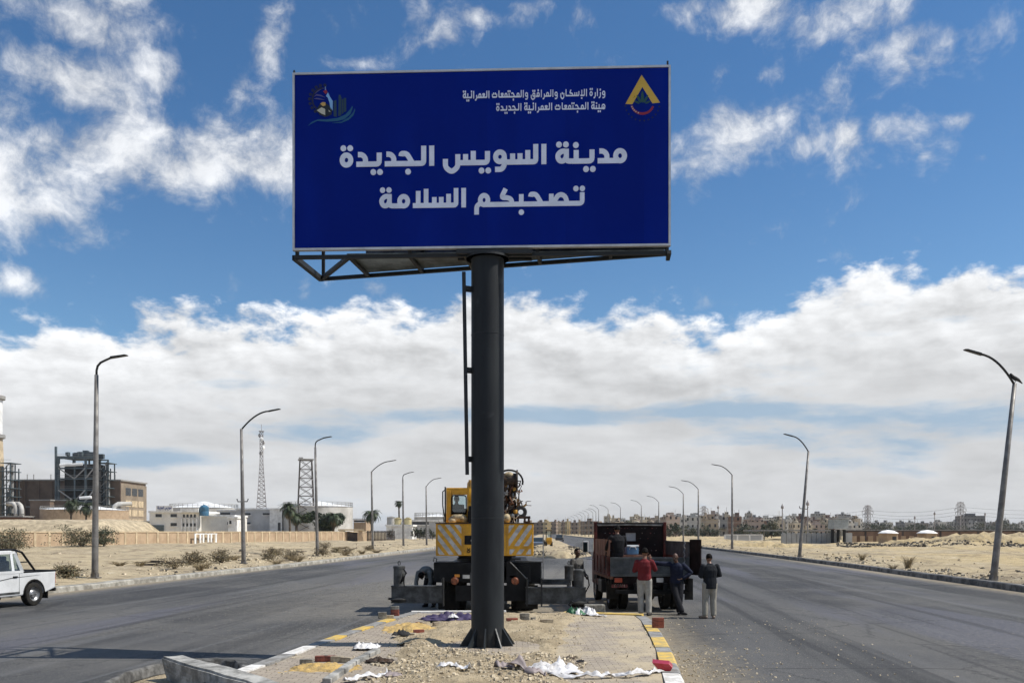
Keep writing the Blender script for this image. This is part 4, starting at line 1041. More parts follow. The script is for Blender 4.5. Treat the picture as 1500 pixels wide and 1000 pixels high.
def rocks(spots, name, mts, kind='stuff'):
    """loose stones: spots of (x, y, z, size)"""
    g = MB(); rnd = random.Random(4)
    for x, y, z, s in spots:
        g.cur = rnd.choice((0, 0, 0, 1)) if len(mts) > 1 else 0
        R_ = Matrix.Translation((x, y, z)) @ Matrix.Rotation(rnd.uniform(0, 6), 4, 'Z') @ Matrix.Rotation(rnd.uniform(-.6, .6), 4, 'X')
        a, b_, c = s*rnd.uniform(.6, 1.3), s*rnd.uniform(.5, 1), s*rnd.uniform(.35, .75)
        j = lambda: rnd.uniform(.7, 1.15)
        g.add([(-a*j(),-b_*j(),-c),(a*j(),-b_*j(),-c),(a*j(),b_*j(),-c),(-a*j(),b_*j(),-c),(-a*.7*j(),-b_*.7*j(),c*j()),(a*.7*j(),-b_*.7*j(),c*j()),(a*.7*j(),b_*.7*j(),c*j()),(-a*.7*j(),b_*.7*j(),c*j())],
              [(0,3,2,1),(4,5,6,7),(0,1,5,4),(1,2,6,5),(2,3,7,6),(3,0,4,7)], R_)
    return tag(g.build(name, mts), kind=kind)
rnd = random.Random(21); sp = []
for _ in range(3000):                                       # rubble strewn over both verges
    d = rnd.choice((rnd.uniform(34, 70), rnd.uniform(40, 130)))
    if rnd.random() < .62: x = xl(d)-.8-abs(rnd.gauss(0, 1))*rnd.choice((3, 9))
    else: x = xr(d)+.6+abs(rnd.gauss(0, 1))*rnd.choice((.9, 1.4, 4))
    if nz(x, d, .22, 9.9) < .02 and rnd.random() < .88: continue
    s = rnd.choice((.02, .02, .03, .03, .04, .06, .10))*(1+d/200); sp.append((x, d, ground_z(x, d)+s*.2, s))
rocks(sp, 'rubble', [M['stone'], M['stone_dark']])

for i, (px, d, lab) in enumerate(((225,51,'dark broken planks lying on the sand right of the first left lamp'),(240,54,'second heap of dark broken planks, a little farther'),(436,80,'dark branch lying on the sand left of the third left lamp'),(413,90,'heap of dark soil beyond the second left lamp'))):
    x, y, z = gz(px, d); g = MB(); rs = random.Random(i)
    for k in range(7): a = rs.uniform(-.5, .5); L_ = rs.uniform(.5, 1.5); g.box((rs.uniform(-.9,.9), rs.uniform(-.3,.3), .06+.05*k*rs.random()), (L_, .16, .05), rz=a)
    tag(g.build('broken_planks', M['fence_dark'] if 'fence_dark' in M else M['bark'], loc=(x, y, z)), lab, 'debris', 'dark debris on the left sand')

# ------------------------------------------------------------------ left: boundary wall, bank, power station, depot
M['wall_panel'] = mat('wall_panel', (.43, .315, .205), .9, var=.12, scale=.7, bump=.2, c2=(.37, .265, .17), world=True)
M['wall_post'] = mat('wall_post', (.58, .46, .30), .9, var=.12, scale=.8, bump=.2, world=True)
A, B_ = Vector((-64, 78, 0)), Vector((-28.6, 182, 0)); dr = (B_-A); WL = dr.length; dr.normalize(); wa = math.atan2(dr.y, dr.x)
wl = empty('boundary_wall', A, wa, 'long low tan boundary wall with pale posts and coping on the left', 'wall')
def wall_run(root, L_, top, sp_, mp, mpost, h0=-.4, th=.2, pw=.32, name='panel_wall'):
    g = MB(); g.box((L_/2, 0, (top-.16+h0)/2), (L_, th, top-.16-h0)); g.build(name, mp, root)
    g = MB(); n = int(L_/sp_)
    g.box((L_/2, 0, top-.08), (L_+.3, th+.14, .16)); g.build('coping', mpost, root)
    for k in range(min(n+1, 100)):
        g = MB(); g.box((k*L_/n, 0, (top-.165+h0)/2), (pw, th+.12, top-.165-h0)); g.build('post', mpost, root)
wall_run(wl, WL, 2.32, 2.0, M['wall_panel'], M['wall_post'])
# white barred opening panels in front of the wall
M['white_rough'] = mat('whitewash', (.82, .81, .77), .8, var=.15, scale=.8, c2=(.66, .64, .60))
t = (Vector((at(291, 132), 132, 0))-A).dot(dr); g0 = empty('white_barrier', A+dr*t+Vector((.5,-.6,.1)), wa, 'short white barred gate standing against the tan boundary wall', 'gate')
g = MB(); g.box((0, 0, 1.85), (5.2, .1, .14)); g.box((0, 0, .1), (5.2, .1, .2)); g.build('rails', M['white_rough'], g0)
for x in (-2.4, -1.3, -.6, .5, 1.2, 2.3): g = MB(); g.box((x, 0, 1.0), (.36, .12, 1.6)); g.build('bar', M['white_rough'], g0)
# gatehouse and dark fence past the wall's end
M['fence_dark'] = mat('dark_fence', (.075, .058, .05), .8, var=.25, scale=.6, world=True)
g0 = empty('gatehouse', (at(514, 172), 172, 0), .2, 'small open brown gatehouse in the gap at the far end of the tan wall', 'gatehouse')
for x in (-1.8, 1.8): g = MB(); g.box((x, 0, 1.2), (.7, 1.2, 2.5)); g.build('pier', M['wall_panel'], g0)
g = MB(); g.box((0, 0, 2.62), (4.9, 1.6, .3)); g.build('lintel', M['wall_post'], g0)
g = MB(); g.box((.2, .2, 1.2), (2.2, .3, 1.9)); g.build('gate_leaf', M['fence_dark'], g0)
g0 = empty('metal_fence', (at(553, 178), 178, 0), .15, 'dark brown corrugated fence right of the gatehouse', 'fence')
g = MB()
for k in range(20): g.box((-2.0+k*.28, 0, 1.3), (.2, .08+.05*(k % 2), 2.3))
g.build('fence_panel', M['fence_dark'], g0); g = MB(); g.box((.6, .08, 2.2), (5.6, .06, .1)); g.box((.6, .08, .7), (5.6, .06, .1)); g.build('fence_rail', M['fence_dark'], g0)

# embankment behind the wall
g = MB(); vs, fs = [], []; nxx, nyy = 60, 14
for j in range(nyy+1):
    for i in range(nxx+1):
        x = lerp(-200, at(232, 190), i/nxx); y = 172+j*3.2
        e = sstep(0, 9, y-172)*sstep(at(226, 190), at(165, 190), x); h = -.5+5.2*e+.35*nz(x, y, .12)+.10*nz(x, y, .6); vs.append((x, y, h))
for j in range(nyy):
    for i in range(nxx): k = j*(nxx+1)+i; fs.append((k, k+1, k+nxx+2, k+nxx+1))
M['bank'] = mat('stone_pitching', (.44, .36, .235), .95, var=.22, scale=.9, bump=1, bscale=5, c2=(.31, .25, .165), world=True)
g.add(vs, fs); tag(g.build('embankment', M['bank'], smooth=True), kind='structure')

# power station
M['tank'] = mat('tank_shell', (.54, .52, .48), .7, var=.12, scale=.25, c2=(.42, .40, .36), world=True)
M['brick_brown'] = mat('brown_cladding', (.19, .135, .095), .9, var=.15, scale=.12, c2=(.13, .09, .065), world=True)
M['brick_sunlit'] = mat('sunlit_cladding', (.27, .215, .155), .9, var=.1, scale=.2, world=True)  # paler than the front cladding: sunlight on the end wall put into its colour
M['trim_grey'] = mat('grey_trim', (.30, .29, .27), .8, var=.1, world=True)
M['steel_blue'] = mat('painted_steelwork', (.075, .10, .11), .6, var=.2, scale=.3, world=True)
M['soot'] = mat('dark_boiler', (.018, .018, .019), .9, var=.3, scale=.3, world=True)
M['pale_roof'] = mat('pale_roof', (.82, .82, .80), .7, var=.1, scale=.15, world=True)
M['win_dark'] = mat('window_dark', (.035, .04, .045), .3, var=.2, world=True)
ps = empty('power_station', (-150, 300, 0), 0, 'brown power station block with a flat roof behind the palms on the left', 'power station')
zr = zat(704, 300)
x0, x1 = at(17, 300)+150, at(176, 300)+150
g = MB(); g.box(((x0+x1)/2, 10.5, zr/2), (x1-x0, 21, zr)); g.build('wall', M['brick_brown'], ps)
g = MB(); g.box((x1+.15, 10.5, zr/2-.4), (.3, 21, zr-.8)); g.build('end_wall', M['brick_sunlit'], ps)
g = MB(); g.box(((x0+x1)/2, 10.5, zr+.25), (x1-x0+.9, 21.9, .5)); g.build('roof', M['trim_grey'], ps)
for k in range(9):
    g = MB(); g.box((lerp(x0, x1, k/8), -.12, zr/2), (.5, .24, zr-.6)); g.build('pilaster', M['brick_brown'], ps)
for z in (zr*.55, zr*.3):
    g = MB(); g.box(((x0+x1)/2, -.13, z), (x1-x0, .2, .5)); g.build('band', M['trim_grey'], ps)
for k in range(3):
    g = MB(); g.box((x1+.32, 5.6+k*5.1, zr-3.4), (.10, 4.0, 2.6)); g.build('window', M['win_dark'], ps)
for r in range(3):
    for k in range(3): g = MB(); g.box((x1+.36, 5.6+k*5.1, zr-7.5-r*3.2), (.14, 4.3, 2.2)); g.build('panel', M['wall_post'], ps)
for x in (lerp(x0, x1, .1), lerp(x0, x1, .16), lerp(x0, x1, .32), x1-3, x1-5):
    g = MB(); g.tube([(x, 3, zr+.5), (x, 3, zr+2.4)], .16, 6); g.build('vent_pipe', M['trim_grey'], ps)
# ducts and low sheds in front of the block
def shed(px0, px1, pyt, d, dep, mt, label, name='plant_shed', rm=None):
    o = empty(name, (at((px0+px1)/2, d), d, 0), 0, label, 'shed'); w = at(px1, d)-at(px0, d); z = zat(pyt, d)
    g = MB(); g.box((0, dep/2, z/2), (w, dep, z)); g.build('wall', mt, o); g = MB(); g.box((0, dep/2, z+.2), (w+.6, dep+.6, .4)); g.build('roof', rm or M['trim_grey'], o); return o
shed(44, 73, 733, 285, 8, M['brick_brown'], 'brown shed with a grey roof at the foot of the power station')
shed(78, 103, 733, 288, 8, M['brick_brown'], 'brown shed under the left corner of the boiler frame')
shed(-40, 33, 757, 262, 6, M['rust'], 'long low rust-red shed at the far left edge above the bank')
shed(60, 120, 745, 276, 5, M['wall_panel'], 'wide tan shed left of the twin palms', rm=M['pale_roof'])
for k, px in enumerate((24, 32, 166)):
    o = empty('pipe_duct', (at(px, 284), 284, 0), 0, ('white bent duct nearest the left edge', 'white bent duct beside the brown shed', 'white bent duct right of the boiler frame')[k]+' of the power station', 'duct')
    g = MB(); s = 1 if k < 2 else -1; z = zat(737, 284); g.tube(rnd_poly([(0,0,0),(0,0,z),(-s*4.5,3,z)], 2.0, 5) if False else [(0,0,0),(0,0,z-2),(-s*.4,.2,z-.8),(-s*1.3,.6,z-.1),(-s*4.5,3,z)], .7, 10); g.build('duct', M['tank'], o, smooth=True)
    for q in (.35, .7): g = MB(); g.lathe([(.72,-.12),(.85,-.1),(.85,.1),(.72,.12)], 10, c=(0,0,z*q)); g.build('flange', M['trim_grey'], o)
# boiler frame
bf = empty('boiler_frame', (at(112, 290), 290, 0), 0, 'tall open steel boiler frame rising over the power station roof', 'boiler frame')
wB = at(138, 290)-at(86, 290); zB = zat(670, 290)
g = MB(); g.box((0, 6, zB*.48), (wB*.93, 6, zB*.90)); g.build('boiler', M['soot'], bf)
xs_ = [-wB/2, -wB*.05, wB*.26, wB/2]
for x in xs_:
    for y in (0, 10): g = MB(); g.bar((x, y, 0), (x, y, zB), .62 if x in (xs_[0], xs_[2]) else .45); g.build('column', M['steel_blue'], bf)
lv = [zB*q for q in (.16,.32,.46,.60,.74,.87,1.0)]
for i, z in enumerate(lv):
    g = MB(); g.box((0, -.1, z), (wB+.8, .5, .42 if i < 6 else .9)); g.box((0, 10, z), (wB, .5, .4)); g.box((0, 5, z-.1), (wB, 9.4, .12)); g.build('beam', M['steel_blue'], bf)
for a, b2, za_, zb2 in ((0,1,.60,.46),(1,2,.46,.60),(0,1,.87,.74),(1,2,.74,.87),(0,1,.32,.16),(2,3,.16,.32),(2,3,.46,.60),(2,3,.74,.87),(0,1,.46,.32),(1,2,.32,.46)):
    g = MB(); g.bar((xs_[a], -.2, zB*za_), (xs_[b2], -.2, zB*zb2), .34); g.build('brace', M['trim_grey'], bf)
for i, z in enumerate(lv):
    g = MB()
    for q in (.55, 1.1): g.box((0, -.55, z+q), (wB+.6, .07, .07))
    g.build('railing', M['trim_grey'], bf)
g = MB()
rq = random.Random(5)
for k in range(16): x = rq.uniform(-wB*.4, wB*.45); g.box((x, 1+rq.uniform(0, 6), zB+.5+rq.uniform(.2, .9)), (rq.uniform(.6, 2.2), 1.2, rq.uniform(.6, 2.4)))
g.build('roof_plant', M['steel_blue'], bf)
for k, (x, z0, r) in enumerate(((-wB*.25, .905, .55), (wB*.05, .91, .5), (wB*.30, .5, .5))): g = MB(); g.tube([(x-2.2, -.4, zB*z0), (x+1.6, -.4, zB*(z0+.01))], r, 10); g.build('steam_drum', M['pale_roof'], bf)
g = MB(); g.tube([(-wB/2-.9, 0, 0), (-wB/2-.9, 0, zB+3.6)], .42, 8); g.build('stack_pipe', M['steel_blue'], bf)
# stair and pipe towers
def pipe_tower(px0, px1, pyt, d, label, seed):
    o = empty('pipe_tower', (at((px0+px1)/2, d), d, 0), 0, label, 'pipe tower'); w = at(px1, d)-at(px0, d); z = zat(pyt, d); rq = random.Random(seed)
    for x in (-w/2, 0, w/2):
        for y in (0, 5): g = MB(); g.bar((x, y, 0), (x, y, z*rq.uniform(.9, 1)), .3); g.build('column', M['steel_blue'], o)
    for k in range(9):
        g = MB(); zz = z*(k+1)/9.3; g.box((0, 2.5, zz), (w+1.2, 6, .22)); g.box((0, -.4, zz+1), (w+1.2, .08, .08)); g.build('platform', M['steel_blue'], o)
        g = MB(); g.bar((-w/2, -.2, zz-z/9.3), (w/2, -.2, zz), .22); g.build('stair', M['trim_grey'], o)
    for k in range(3): g = MB(); x = -w*.3+k*w*.3; g.tube([(x, 2, 0), (x, 2, z*rq.uniform(.6, .95))], rq.uniform(.3, .6), 8); g.build('pipe', M['trim_grey'], o)
pipe_tower(146, 158, 674, 296, 'slim pipe tower with stairs attached right of the boiler frame', 2)
pipe_tower(4, 15, 674, 288, 'slim pipe tower with stairs at the left edge beside the chimney', 3)
g0 = empty('chimney', (at(-14, 290), 290, 0), 0, 'tall pale chimney cut by the left edge of the picture', 'chimney')
z = zat(578, 290); g = MB(); g.lathe([(4.2, 0), (3.9, z*.5), (3.5, z*.7)], 24); g.build('lower_shaft', M['wall_post'], g0, auto=40)
g = MB(); g.lathe([(3.45, z*.7+.01), (3.5, z*.98), (3.5, z)], 24); g.build('upper_shaft', M['pale_roof'], g0, auto=40)
for q in (.70, .97): g = MB(); g.lathe([(3.3, z*q-.3), (4.3, z*q), (4.3, z*q+1.1), (4.2, z*q+1.1), (4.2, z*q+.1), (3.3, z*q)], 24); g.build('platform', M['trim_grey'], g0)

# tanks
M['tank_yellow'] = mat('tank_cream', (.50, .42, .22), .6, var=.12, scale=.5, world=True)
def tank(px, d, wpx, pyr, pya, label, mt=None, roof=True, z0=-.2, rail=True):
    o = empty('storage_tank', (at(px, d), d, 0), 0, label, 'tank'); r = wpx/2/FPX*d; z = zat(pyr, d)
    g = MB(); g.lathe([(r, z0)]+[(r+(.04 if k % 2 else 0), z0+(z-z0)*k/12) for k in range(1, 13)], 48); g.build('shell', mt or M['tank'], o, auto=30)
    za = zat(pya, d); g = MB(); g.lathe([(r+.15, z-.02), (r*.5, lerp(z, za, .5)), (.5, za), (0, za+.05)], 48); g.build('roof', M['pale_roof'] if roof else (mt or M['tank']), o, auto=20)
    if rail:
        g = MB(); n = 40
        for k in range(n): a = 2*PI*k/n; g.bar(((r-.1)*math.cos(a), (r-.1)*math.sin(a), z), ((r-.1)*math.cos(a), (r-.1)*math.sin(a), z+1.1), .07)
        for q in (.55, 1.1): g.tube([((r-.1)*math.cos(2*PI*k/n), (r-.1)*math.sin(2*PI*k/n), z+q) for k in range(n)], .05, 4, closed=True)
        g.build('railing', M['trim_grey'], o)
    return o
tank(299, 262, 96, 744, 734, 'wide tank with a white conical roof behind the white office')
tank(466, 232, 100, 742, 733.5, 'wide grey tank with a conical roof behind the palm grove')
tank(125, 275, 118, 747, 739, 'low tank with a pale roof behind the twin palms by the power station', M['wall_panel'])
tank(642, 250, 70, 757, 752.5, 'white-roofed tank partly hidden by the crane cab')
tank(573, 205, 12, 757, 756, 'small grey tank left of the cream tanks', rail=False, roof=False)
tank(583, 203, 10.5, 759, 757.5, 'cream tank left of a street lamp, larger of the pair', M['tank_yellow'], False, rail=False)
tank(597.5, 203, 10.5, 759, 757.5, 'cream tank right of the street lamp near the crane', M['tank_yellow'], False, rail=False)

# offices and depot buildings: walls with each window of its own
M['office_wall'] = mat('office_wall', (.80, .77, .70), .85, var=.08, scale=.2, world=True)
M['grey_wall'] = mat('depot_grey', (.52, .515, .50), .85, var=.1, scale=.2, world=True)
def block(name, px0, px1, pyt, d, dep, mt, wins, label, roof=None, over=.4, extra=None):
    o = empty(name, (at((px0+px1)/2, d), d, 0), 0, label, 'building'); w = at(px1, d)-at(px0, d); z = zat(pyt, d)
    g = MB(); g.box((0, dep/2, z/2-.2), (w, dep, z-.4)); g.build('wall', mt, o)
    g = MB(); g.box((0, dep/2, z-.2+.01), (w+over, dep+over, .42)); g.build('roof', roof or M['white_rough'], o)
    for a, b2, c, e in wins:
        xa, xb = at(a, d)-o.location.x, at(b2, d)-o.location.x; za_, zb2 = zat(c, d), zat(e, d)
        g = MB(); g.box(((xa+xb)/2, -.02, (za_+zb2)/2), (xb-xa, .1, za_-zb2)); f = g.build('window', M['win_dark'], o)
        g = MB(); g.box(((xa+xb)/2, -.12, zb2-.08), (xb-xa+.3, .2, .14)); g.build('sill', M['white_rough'], f)
    return o
wo = [(228,237,752.5,757),(250,259,752.5,757),(250,259,765.5,770)]+[(268+k*5.3,271+k*5.3,753,757.5) for k in range(4)]+[(268+k*5.3,271+k*5.3,766,770.5) for k in range(4)]
off_ = block('office_building', 219, 291, 748, 205, 14, M['office_wall'], wo, 'white two-storey office with small dark windows and a signboard on the roof')
g = MB(); x = at(231.5, 205)-off_.location.x; g.box((x, -.2, zat(774, 205)), (at(241, 205)-at(223, 205), .16, 1.7)); g.build('shutter', M['steel_blue'], off_)
g = MB(); x = at(280, 205)-off_.location.x; g.box((x, -.5, zat(747, 205)), (at(294, 205)-at(268, 205), 1.4, .9)); g.build('fascia', M['white_rough'], off_)
for k in range(5): g = MB(); x = at(266.5+k*5.5, 205)-off_.location.x; g.box((x, -.15, zat(768.5, 205)), (.32, .3, 3.0)); g.build('pilaster', M['white_rough'], off_)
g0 = empty('roof_sign', (at(241, 204), 204, zat(748, 204)), 0, 'small white signboard with blue lettering standing on the office roof', 'signboard')
g = MB(); g.box((0, 0, .55), (3.8, .1, 1.3)); pn = g.build('panel', M['white_rough'], g0)
M['ink_blue'] = mat('ink_blue', (.03, .06, .22), .6, var=0)
S, D, w_ = set_line([['seen_i','waw_f','yeh_i','seen_f'], ['alef','lam_i','meem_m','dal_f','yeh_i','noon_m','marbuta_f']])
strokes_mesh(S, D, lambda p, lay: Vector(((p[0]+w_/2)*3.2/w_, -.052-lay*3, .62+(p[1]-8)*.022)), 3.2, 4).build('lettering', M['ink_blue'], pn)
for x in (-1.4, 1.4): g = MB(); g.bar((x, .1, -.2), (x, .1, .5), .1); g.build('leg', M['trim_grey'], g0)
g0 = empty('water_tank', (at(297, 204), 205, zat(755, 205)), 0, 'blue water tank on the roof beside the white office', 'water tank'); g = MB(); g.lathe([(1.0,0),(1.05,.9),(1.0,1.0),(1.05,1.1),(1.0,2.0),(.55,2.4),(.3,2.42),(.3,2.55),(0,2.55)], 16); g.build('tank_body', mat('tank_blue', (.05,.16,.26), .5), g0, auto=40)
block('low_building', 287, 343, 754, 207, 10, M['office_wall'], [(333,338,764,768)], 'low white flat-roofed building between the office and the second left lamp')
block('porch_building', 334, 347, 756.5, 203, 6, M['white_rough'], [(336,339,762,767)], 'small white porch block with a balcony slab left of the second lamp')
block('depot_building', 346, 396, 744, 232, 16, M['grey_wall'], [(359,367,751,754),(385,398,751,754),(359,367,764.5,767.5),(322,336,751,753.5)][:3], 'grey depot building right of the second left lamp with strip windows')
block('white_depot', 395, 413, 744, 228, 16, M['white_rough'], [(407,411,765,777)], 'white end block of the depot beside the palm grove')
block('depot_annex', 318, 346, 746, 236, 12, M['grey_wall'], [(323,337,750.5,753.5)], 'grey building with one strip window behind the low white building')
block('roadside_building', 518, 536, 759, 205, 10, M['wall_panel'], [(519,534,762,764)], 'tan flat-roofed building behind the lone palm')
block('white_building', 566, 604, 768, 196, 8, M['white_rough'], [], 'low white wall building below the cream tanks')
block('plant_building', 602, 650, 761, 222, 10, M['grey_wall'], [(604,628,764,768)], 'grey shed with a dark opening right of the cream tanks')

# towers
def lattice(name, px, d, pyt, wb, wt, n, label, bw=.14, top=None, mt=None, cat='tower', z0=0):
    o = empty(name, (at(px, d), d, z0), .3, label, cat); z = zat(pyt, d)-z0; mt = mt or M['trim_grey']
    cn = [(-1,-1),(1,-1),(1,1),(-1,1)]
    def w_at(t): return lerp(wb, wt, min(1, t/.72)**.8 if top is None else t)/2
    for a, c in cn:
        g = MB(); g.tube([(a*w_at(k/n), c*w_at(k/n), z*k/n) for k in range(n+1)], bw*.7, 4); g.build('leg', mt, o)
    g = MB()
    for k in range(n):
        z0_, z1_ = z*k/n, z*(k+1)/n; w0, w1 = w_at(k/n), w_at((k+1)/n)
        for i in range(4):
            a, c = cn[i], cn[(i+1) % 4]
            g.bar((a[0]*w0, a[1]*w0, z0_), (c[0]*w1, c[1]*w1, z1_), bw*.7); g.bar((c[0]*w0, c[1]*w0, z0_), (a[0]*w1, a[1]*w1, z1_), bw*.7); g.bar((a[0]*w1, a[1]*w1, z1_), (c[0]*w1, c[1]*w1, z1_), bw*.7)
    g.build('bracing', mt, o); return o, z
M['mast_grey'] = mat('mast_grey', (.20, .185, .18), .7, var=.2, scale=.4, c2=(.30, .27, .26), world=True)
tw, z = lattice('radio_mast', 383, 262, 632, 4.4, .9, 26, 'tall tapering red-grey lattice radio mast with aerials near its top', .13, mt=M['mast_grey'])
for k, (q, a) in enumerate(((.93,0),(.90,2.2),(.965,4),(.85,1),(.80,3.3))):
    g = MB(); g.lathe([(0,-.2),(.55,-.05),(.6,.1),(0,.16)], 12, axis='Y', M=Matrix.Rotation(a, 4, 'Z') @ Matrix.Translation((0, -.8, z*q))); g.build('dish', M['pale_roof'], tw)
g = MB(); g.box((0,0,z+.1), (1.5,1.5,.12)); g.tube([(0,0,z),(0,0,z+2.2)], .06, 5); g.build('top_platform', M['mast_grey'], tw)
tw, z = lattice('lattice_tower', 448, 225, 674, 4.6, 2.9, 9, 'square dark lattice tower with a flat top above the palm grove', .17, top=1, mt=M['fence_dark'])
g = MB(); g.box((0,0,z+.15), (3.7,3.7,.3)); g.box((-1.2,0,z+.5), (1.0,.8,.5)); g.build('top_platform', M['trim_grey'], tw)
# trees and palms by the depot
palm((at(425, 186), 186, .2), 7.0, 2.9, 'tallest palm at the left end of the grove below the radio mast', 1)
palm((at(488, 188), 188, .2), 5.2, 2.7, 'palm at the right end of the grove below the wide tank', 2)
palm((at(545, 184), 184, .2), 5.8, 2.6, 'lone palm right of the grove beside the gatehouse', 3)
palm((at(585, 236), 236, .2), 9.6, 1.5, 'small-headed palm rising behind the cream tanks', 4)
palm((at(104, 232), 232, 4.0), 5.6, 3.4, 'left one of the twin palms before the power station', 5)
palm((at(126, 230), 230, 4.0), 4.8, 3.3, 'right one of the twin palms before the power station', 6)
palm((at(434, 196), 196, .2), 5.6, 2.6, 'palm half hidden behind the tallest one of the grove', 7)
tree('leafy_tree', (at(457, 180), 192, 0), 9.2, 6.4, 5200, .34, [M['leaf_g'], M['leaf_c']], 'round dark green tree in the middle of the palm grove', seed=3, trunk=.12)
for k, px in enumerate((571, 608, 615, 620, 634)): tree('small_tree', (at(px, 188), 188, .2), 1.9, 2.6+.5*(k % 2), 360, .16, LC, ('small clipped tree left of the cream tanks','small tree under a cream tank\'s right side','small dark tree midway between the tanks and the crane','small tree left of the last left lamp','small tree beside the crane counterweight on the left')[k], 'small trees by the white wall', seed=k+10)
tree('bare_tree', (at(652, 200), 200, 0), 5, 8, 60, .12, [M['bark'], M['leaf_b']], 'thin bare tree behind the crane cab', seed=19, trunk=.25)
for k, (px, d, h) in enumerate(((205,215,2.6),(210,205,2.0),(214,212,1.6))): tree('small_tree', (at(px, d), d, .5), 2.6, h, 300, .2, LC, ('dark tree at the foot of the power station\'s tan end wall','low bush where the bank ends','smallest bush left of the white office')[k], seed=k+40)

# ------------------------------------------------------------------ right: walls, kiosks, town
def facade(name, c, wc=(.03,.03,.032), sx=2.1, sz=2.9, c2=None):
    """plastered front with its windows laid out by the house's own coordinates"""
    m, N, b = new_mat(name)
    P = N.new('ShaderNodeTexCoord').outputs['Object']; x_, y_, z_ = N.sep(P)[:]
    nrm = N.sep(N.new('ShaderNodeNewGeometry').outputs['Normal'])
    u = N.m('ADD', x_, y_); fu = N.m('FRACT', N.m('DIVIDE', N.m('ADD', u, 100), sx)); fz = N.m('FRACT', N.m('DIVIDE', z_, sz))
    w = N.m('MULTIPLY', N.m('MULTIPLY', N.m('GREATER_THAN', fu, .32), N.m('LESS_THAN', fu, .68)), N.m('MULTIPLY', N.m('GREATER_THAN', fz, .36), N.m('LESS_THAN', fz, .76)))
    w = N.m('MULTIPLY', w, N.m('LESS_THAN', N.m('ABSOLUTE', nrm[2]), .5))
    n = N.noise(P, .25, 5.0, .6); base = N.mix(N.step(n, .35, .65), (*c, 1), (*(c2 or tuple(q*.78 for q in c)), 1))
    slab = N.m('MULTIPLY', N.m('LESS_THAN', fz, .10), N.m('LESS_THAN', N.m('ABSOLUTE', nrm[2]), .5))
    base = N.mix(N.m('MULTIPLY', slab, .5), base, (.42, .40, .36, 1))
    m.node_tree.links.new(N.mix(w, base, (*wc, 1)), b.inputs['Base Color']); b.inputs['Roughness'].default_value = .85; b.inputs['Specular IOR Level'].default_value = .2
    return m
FC = [facade('plaster_'+n, c) for n, c in (('cream', (.50,.43,.32)), ('buff', (.42,.34,.245)), ('brick', (.23,.145,.105)), ('white', (.58,.55,.49)), ('grey', (.33,.32,.30)), ('rose', (.42,.33,.27)))]
FD = [facade('hill_'+n, c) for n, c in (('grey', (.15,.15,.15)), ('pale', (.42,.41,.39)), ('tan', (.19,.17,.14)))]
GH = 'town houses behind the right roadside'
COL = ('cream', 'buff', 'brick red', 'white', 'grey', 'rosy')
def house(x, y, w, dp, h, mt, label, rq, group=GH, name='town_house'):
    g = MB(); g.box((0, 0, h/2-.5), (w, dp, h+1))
    for a, b2, c, e in ((0, -dp/2+.1, w, .2), (0, dp/2-.1, w, .2)): g.box((a, b2, h+.45), (c, e, .9))
    for s in (-1, 1): g.box((s*(w/2-.1), 0, h+.45), (.2, dp-.4, .9))
    g.box((rq.uniform(-.25, .25)*w, rq.uniform(-.1, .2)*dp, h+1.3), (w*rq.uniform(.2, .4), dp*.35, 2.6))
    if rq.random() < .7: g.lathe([(.8, h), (.8, h+1.6), (0, h+1.9)], 8, c=(rq.uniform(-.4, .4)*w, -dp*.25, 0))
    if rq.random() < .6: q = rq.uniform(-.4, .4)*w; g.tube([(q, 0, h), (q, 0, h+rq.uniform(3, 5))], .07, 4)
    nb_ = rq.randint(1, 2)
    for k in range(nb_):                                   # a stack of balconies
        bx = rq.uniform(-.35, .35)*w
        for s in range(1, int(h/3.1)): g.box((bx, -dp/2-.5, s*3.1+.5), (2.4, 1.0, .9))
    o = g.build(name, mt); o.location = (x, y, 0); o.rotation_euler = (0, 0, rq.uniform(-.25, .25)); return tag(o, label, 'house', group)
rq = random.Random(77); px = 905.0; k = 0
hs = []
while px < 1255:
    d = rq.uniform(330, 420); wpx = rq.uniform(10, 21); top = lerp(765, 773, rq.random())-(6 if 955 < px < 1110 else 0)
    hs.append((px, d, wpx, top)); px += wpx*rq.uniform(.9, 1.9)
px = 900.0
while px < 1260:
    d = rq.uniform(430, 560); wpx = rq.uniform(8, 17); top = lerp(757.5, 767, rq.random())-(3 if 1000 < px < 1110 else 0)
    hs.append((px, d, wpx, top)); px += wpx*rq.uniform(.7, 1.15)
px = 890.0
while px < 1260:
    d = rq.uniform(620, 760); wpx = rq.uniform(9, 18); hs.append((px, d, wpx, lerp(753, 762, rq.random())+(4 if px < 960 else 0))); px += wpx*rq.uniform(.8, 1.4)
refs = [(870,'left of the lorry'),(905,'behind the headboard'),(985,'right of the headboard'),(1030,'left of the upright lamp'),(1080,'right of the upright lamp'),(1125,'midway between two lamps'),(1160,'behind the leaning lamp'),(1195,'above the grey panel wall'),(1235,'beside the watch box')]
seen_l = {}
